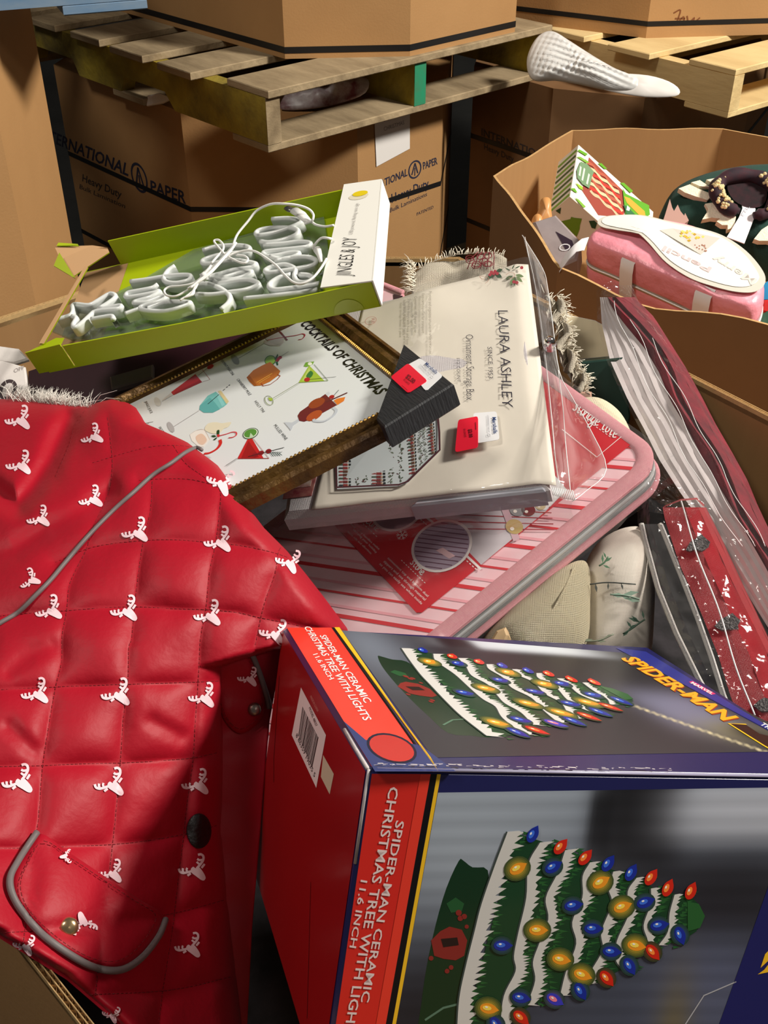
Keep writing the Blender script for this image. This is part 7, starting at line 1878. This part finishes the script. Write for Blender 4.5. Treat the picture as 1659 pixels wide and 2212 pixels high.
# ---- behind the tote: pale pearl cushion, boxes and fringed cloth
fr = frame_nx(P(1300, 930, 1.22), (-0.1, -0.55, 0.8), (1, 0, 0))
t = thing('pearl_cushion', 'cream beaded cushion peeking out behind the striped tote', 'cushion', fr)
bb, _ = pxpuff(fr, [(1200, 900), (1240, 868), (1290, 862), (1335, 890), (1362, 935), (1372, 985), (1360, 1040), (1290, 1060), (1210, 1000)], 0.03, mat('cream_slub', (222, 208, 178), rough=0.7, weave=(300, .5), noise_=(120, .4), col2=(236, 226, 200)), nr=10); bb.build('cover', t)
def slab(nm, label, cat, c, n_, xd, px, th, m, m2=None):
    fr = frame_nx(P(*c), n_, xd); b = MB(); b.prism(pxs(fr, px), -th, 0, m, side=m2, bev=0.002); o = b.build(nm); o.matrix_world = fr.mat(); tag(o, label, cat); return o, fr
slab('dark_green_box', 'dark green box standing behind the cream beaded cushion', 'box', (1310, 850, 1.30), (-.2, -.9, .4), (1, -.2, 0), [(1255, 782), (1345, 772), (1362, 900), (1350, 960), (1270, 900)], 0.05, mat('bottle_green_box', (24, 54, 46), rough=.5))
slab('cream_lidded_box', 'cream and white lidded carton beside the fringed cloth at the bin wall', 'box', (1260, 735, 1.36), (-.2, -.5, .85), (1, -.2, 0), [(1215, 676), (1285, 690), (1310, 704), (1318, 772), (1230, 780), (1205, 740)], 0.05, mat('cream_card_dull', (206, 192, 160), rough=.6), mat('white_card_dull', (222, 216, 206), rough=.6))
slab('tan_carton', 'small rosy tan carton under the fringed cloth', 'box', (1258, 858, 1.27), (-.1, -.8, .5), (1, -.1, 0), [(1236, 846), (1278, 846), (1280, 872), (1238, 876)], 0.04, mat('rosy_tan_card', (178, 138, 118), rough=.7))
LINEN = mat('cream_woven_cloth', (226, 216, 196), rough=0.9, weave=(260, 0.8), noise_=(60, .3), col2=(200, 188, 164))
THR = mat('cream_thread', (232, 224, 206), rough=0.9)
EMB = mat('wine_embroidery', (116, 36, 44), rough=0.8)
# cloth 1 at the back
fr = frame_nx(P(985, 600, 1.42), (-.1, -.5, .85), (1, 0, 0))
t = thing('fringed_cloth', 'cream fringed cloth with wine red stitching behind the cream packaged box', 'cloth', fr)
b = MB(); v = []
for i in range(30):
    for j in range(16):
        s, r = i / 29, j / 15; x = 890 + 205 * s; yt = np.interp(x, [890, 940, 990, 1040, 1095], [592, 570, 556, 553, 562]); y = yt + 100 * r
        v.append((*fr.on(x, y), .012 * math.sin(s * 9 + r * 2) * .6 + .006 * nz(s * 6, r * 6, 1)))
b.grid(v, 30, 16, LINEN, flip=True); o = b.build('weave', t); o.modifiers.new('thick', 'SOLIDIFY').thickness = .002
b = MB(); rf = random.Random(21)
for k in range(150):
    if k < 90: x, y, a, L = 886 + rf.uniform(0, 14), 572 + (k / 90) * 66, math.pi + rf.gauss(0.0, .25), rf.uniform(12, 26)
    else: s = (k - 90) / 60; x, y, a, L = 890 + 200 * s, float(np.interp(890 + 200 * s, [890, 940, 990, 1040, 1095], [592, 570, 556, 553, 562])), -math.pi / 2 + rf.gauss(.2, .5), rf.uniform(6, 18)
    p0 = (*fr.on(x, y), .006); p2 = (*fr.on(x + L * math.cos(a), y + L * math.sin(a)), .004 + rf.uniform(-.004, .008)); p1 = tuple((np.array(p0) + np.array(p2)) / 2 + np.array([0, .001, .002])); b.tube([p0, p1, p2], .0007, THR, seg=4, taper=lambda s: 1 - .6 * s)
b.build('fringe', t, kind='stuff')
b = MB()
for k in range(9):
    cx_, cy_ = 1035 + rf.uniform(-20, 22), 580 + rf.uniform(-14, 12); b.tube(smoothpath([(*fr.on(cx_ + 9 * math.cos(q), cy_ + 6 * math.sin(q)), .016) for q in np.linspace(0, 6.28, 9)], 2), .0006, EMB, seg=4)
for k in range(5): b.tube([(*fr.on(1010 + k * 14, 596), .015), (*fr.on(1020 + k * 12, 572), .016), (*fr.on(1034 + k * 8, 560), .016)], .0006, EMB, seg=4)
b.build('embroidery', t)
# cloth 2: ruffled fringe hanging beside the bag
fr = frame_nx(P(1225, 740, 1.30), (-.3, -.6, .75), (1, 0, 0))
t = thing('fringed_ruffle', 'cream fringed ruffle hanging to the right of the clear bag', 'cloth', fr)
cl = smoothpath([(1190, 640), (1205, 665), (1198, 690), (1218, 715), (1208, 745), (1225, 770), (1232, 800), (1250, 815), (1248, 845)], 5)
b = MB(); v = []
for i, q in enumerate(cl):
    for j in range(8):
        s = j / 7; x = q[0] - 12 + 30 * s; y = q[1] + 8 * math.sin(s * 3); v.append((*fr.on(x, y), .010 * math.sin(s * 6 + i * .6)))
b.grid(v, len(cl), 8, LINEN, flip=True); o = b.build('weave', t); o.modifiers.new('thick', 'SOLIDIFY').thickness = .002
b = MB()
for k in range(170):
    q = cl[rf.randrange(len(cl))]; sd_r = rf.random() < .75; x = q[0] + (18 if sd_r else -10); y = q[1] + rf.uniform(-6, 6); a = rf.gauss(-.2, .6) if sd_r else rf.gauss(-1.6, .5); L = rf.uniform(8, 22)
    p0 = (*fr.on(x - 4, y), .004); p2 = (*fr.on(x + L * math.cos(a), y + L * math.sin(a)), rf.uniform(-.004, .010)); b.tube([p0, tuple((np.array(p0) + np.array(p2)) / 2 + np.array([0, 0, .002])), p2], .0008, THR, seg=4, taper=lambda s: 1 - .6 * s)
b.build('fringe', t, kind='stuff')
# silver jingle bell lying by the bag edge
fr = frame_nx(P(1188, 742, 1.12), (-.2, -.6, .8), (1, 0, 0))
t = thing('silver_bell', 'tiny shiny silver bell at the right edge of the clear bag', 'bell', fr)
SIL = mat('silver_metal', (210, 210, 212), rough=0.12, metal=1.0)
b = MB(); v = []; 
for (rr, zz) in ((.002, .0105), (.0045, .009), (.006, .005), (.0062, .001), (.0068, -.004), (.0074, -.006)):
    for k in range(14): v.append((rr * math.cos(k * 2 * math.pi / 14), rr * math.sin(k * 2 * math.pi / 14), zz))
b.add(v, [(r * 14 + k, r * 14 + (k + 1) % 14, (r + 1) * 14 + (k + 1) % 14, (r + 1) * 14 + k) for r in range(5) for k in range(14)][::1], SIL, True); b.build('cup', t)
b = MB(); b.tube([(.002 * math.cos(a), 0, .012 + .002 * math.sin(a)) for a in np.linspace(0, 6.28, 10, endpoint=False)], .0006, SIL, seg=5, closed=True); b.build('loop', t)
# second striped tote corner behind the bag
fr = frame_nx(P(840, 635, 1.33), (-.2, -.3, .93), (.9, -.35, 0)); t = thing('striped_tote', 'corner of another pink striped tote behind the lime tray end', 'storage tote', fr)
b = MB(); b.prism(pxs(fr, [(770, 590), (812, 608), (872, 632), (900, 700), (770, 700)]), -.03, 0, TWH, side=TPK, bev=.003); b.build('panel', t)
b = MB(); b.tube([(*fr.on(x, y), .0) for x, y in ((770, 592), (812, 610), (870, 633))], .004, TPK, seg=8); b.build('binding', t)
b = MB(); b.poly(pxs(fr, [(818, 622), (828, 624), (824, 660), (812, 658)]), .0006, TRD); b.poly(pxs(fr, [(850, 636), (870, 640), (872, 660), (852, 660)]), .0006, ink((60, 30, 40))); b.build('stripe', t)

# ---- left of the heap, below the tray
slab('maroon_box', 'dark maroon box in the shade below the lime tray', 'box', (300, 800, 1.33), (-.1, -.35, .93), (1, -.2, 0), [(60, 800), (240, 740), (560, 690), (560, 800), (300, 900), (60, 900)], .08, mat('maroon_card', (62, 26, 36), rough=.5, noise_=(8, .6), col2=(40, 16, 22)))
slab('grey_card', 'grey card half hidden between the tray and the frame', 'card', (270, 815, 1.30), (-.1, -.35, .93), (1, -.2, 0), [(236, 812), (330, 785), (330, 815), (240, 840)], .01, mat('dim_grey_card', (112, 108, 112), rough=.5))
o, fr = slab('white_printed_pouch', 'white printed pouch with a dark oval mark at the left edge', 'pouch', (30, 815, 1.22), (.2, -.6, .77), (1, 0, 0), [(-60, 775), (4, 778), (55, 792), (62, 850), (48, 880), (-60, 880)], .03, mat('white_pouch_film', (206, 200, 196), rough=.35, bump=(20, .2)))
b = MB(); b.stroke(ellipse(*fr.on(17, 842), .0075, .011, 20, -.3), .004, .0004, ink((56, 42, 44)), closed=True); ptext(b, fr, 'OFF', (30, 806), (52, 798), (30, 797), .0004, ink((150, 142, 140))); lt = b.build('pouch_print', o)
slab('white_envelope', 'crumpled white sheet lying above the printed pouch at the left', 'sheet', (30, 760, 1.27), (.1, -.5, .85), (1, 0, 0), [(-60, 738), (40, 752), (62, 775), (30, 785), (-60, 776)], .008, mat('white_sheet', (220, 214, 210), rough=.5, bump=(30, .4)))
slab('brown_pouch', 'brown wrapped goods at the far left edge of the heap', 'pouch', (-20, 850, 1.24), (.2, -.6, .77), (1, 0, 0), [(-80, 780), (4, 790), (0, 870), (-80, 880)], .03, mat('brown_wrap', (120, 96, 74), rough=.6))
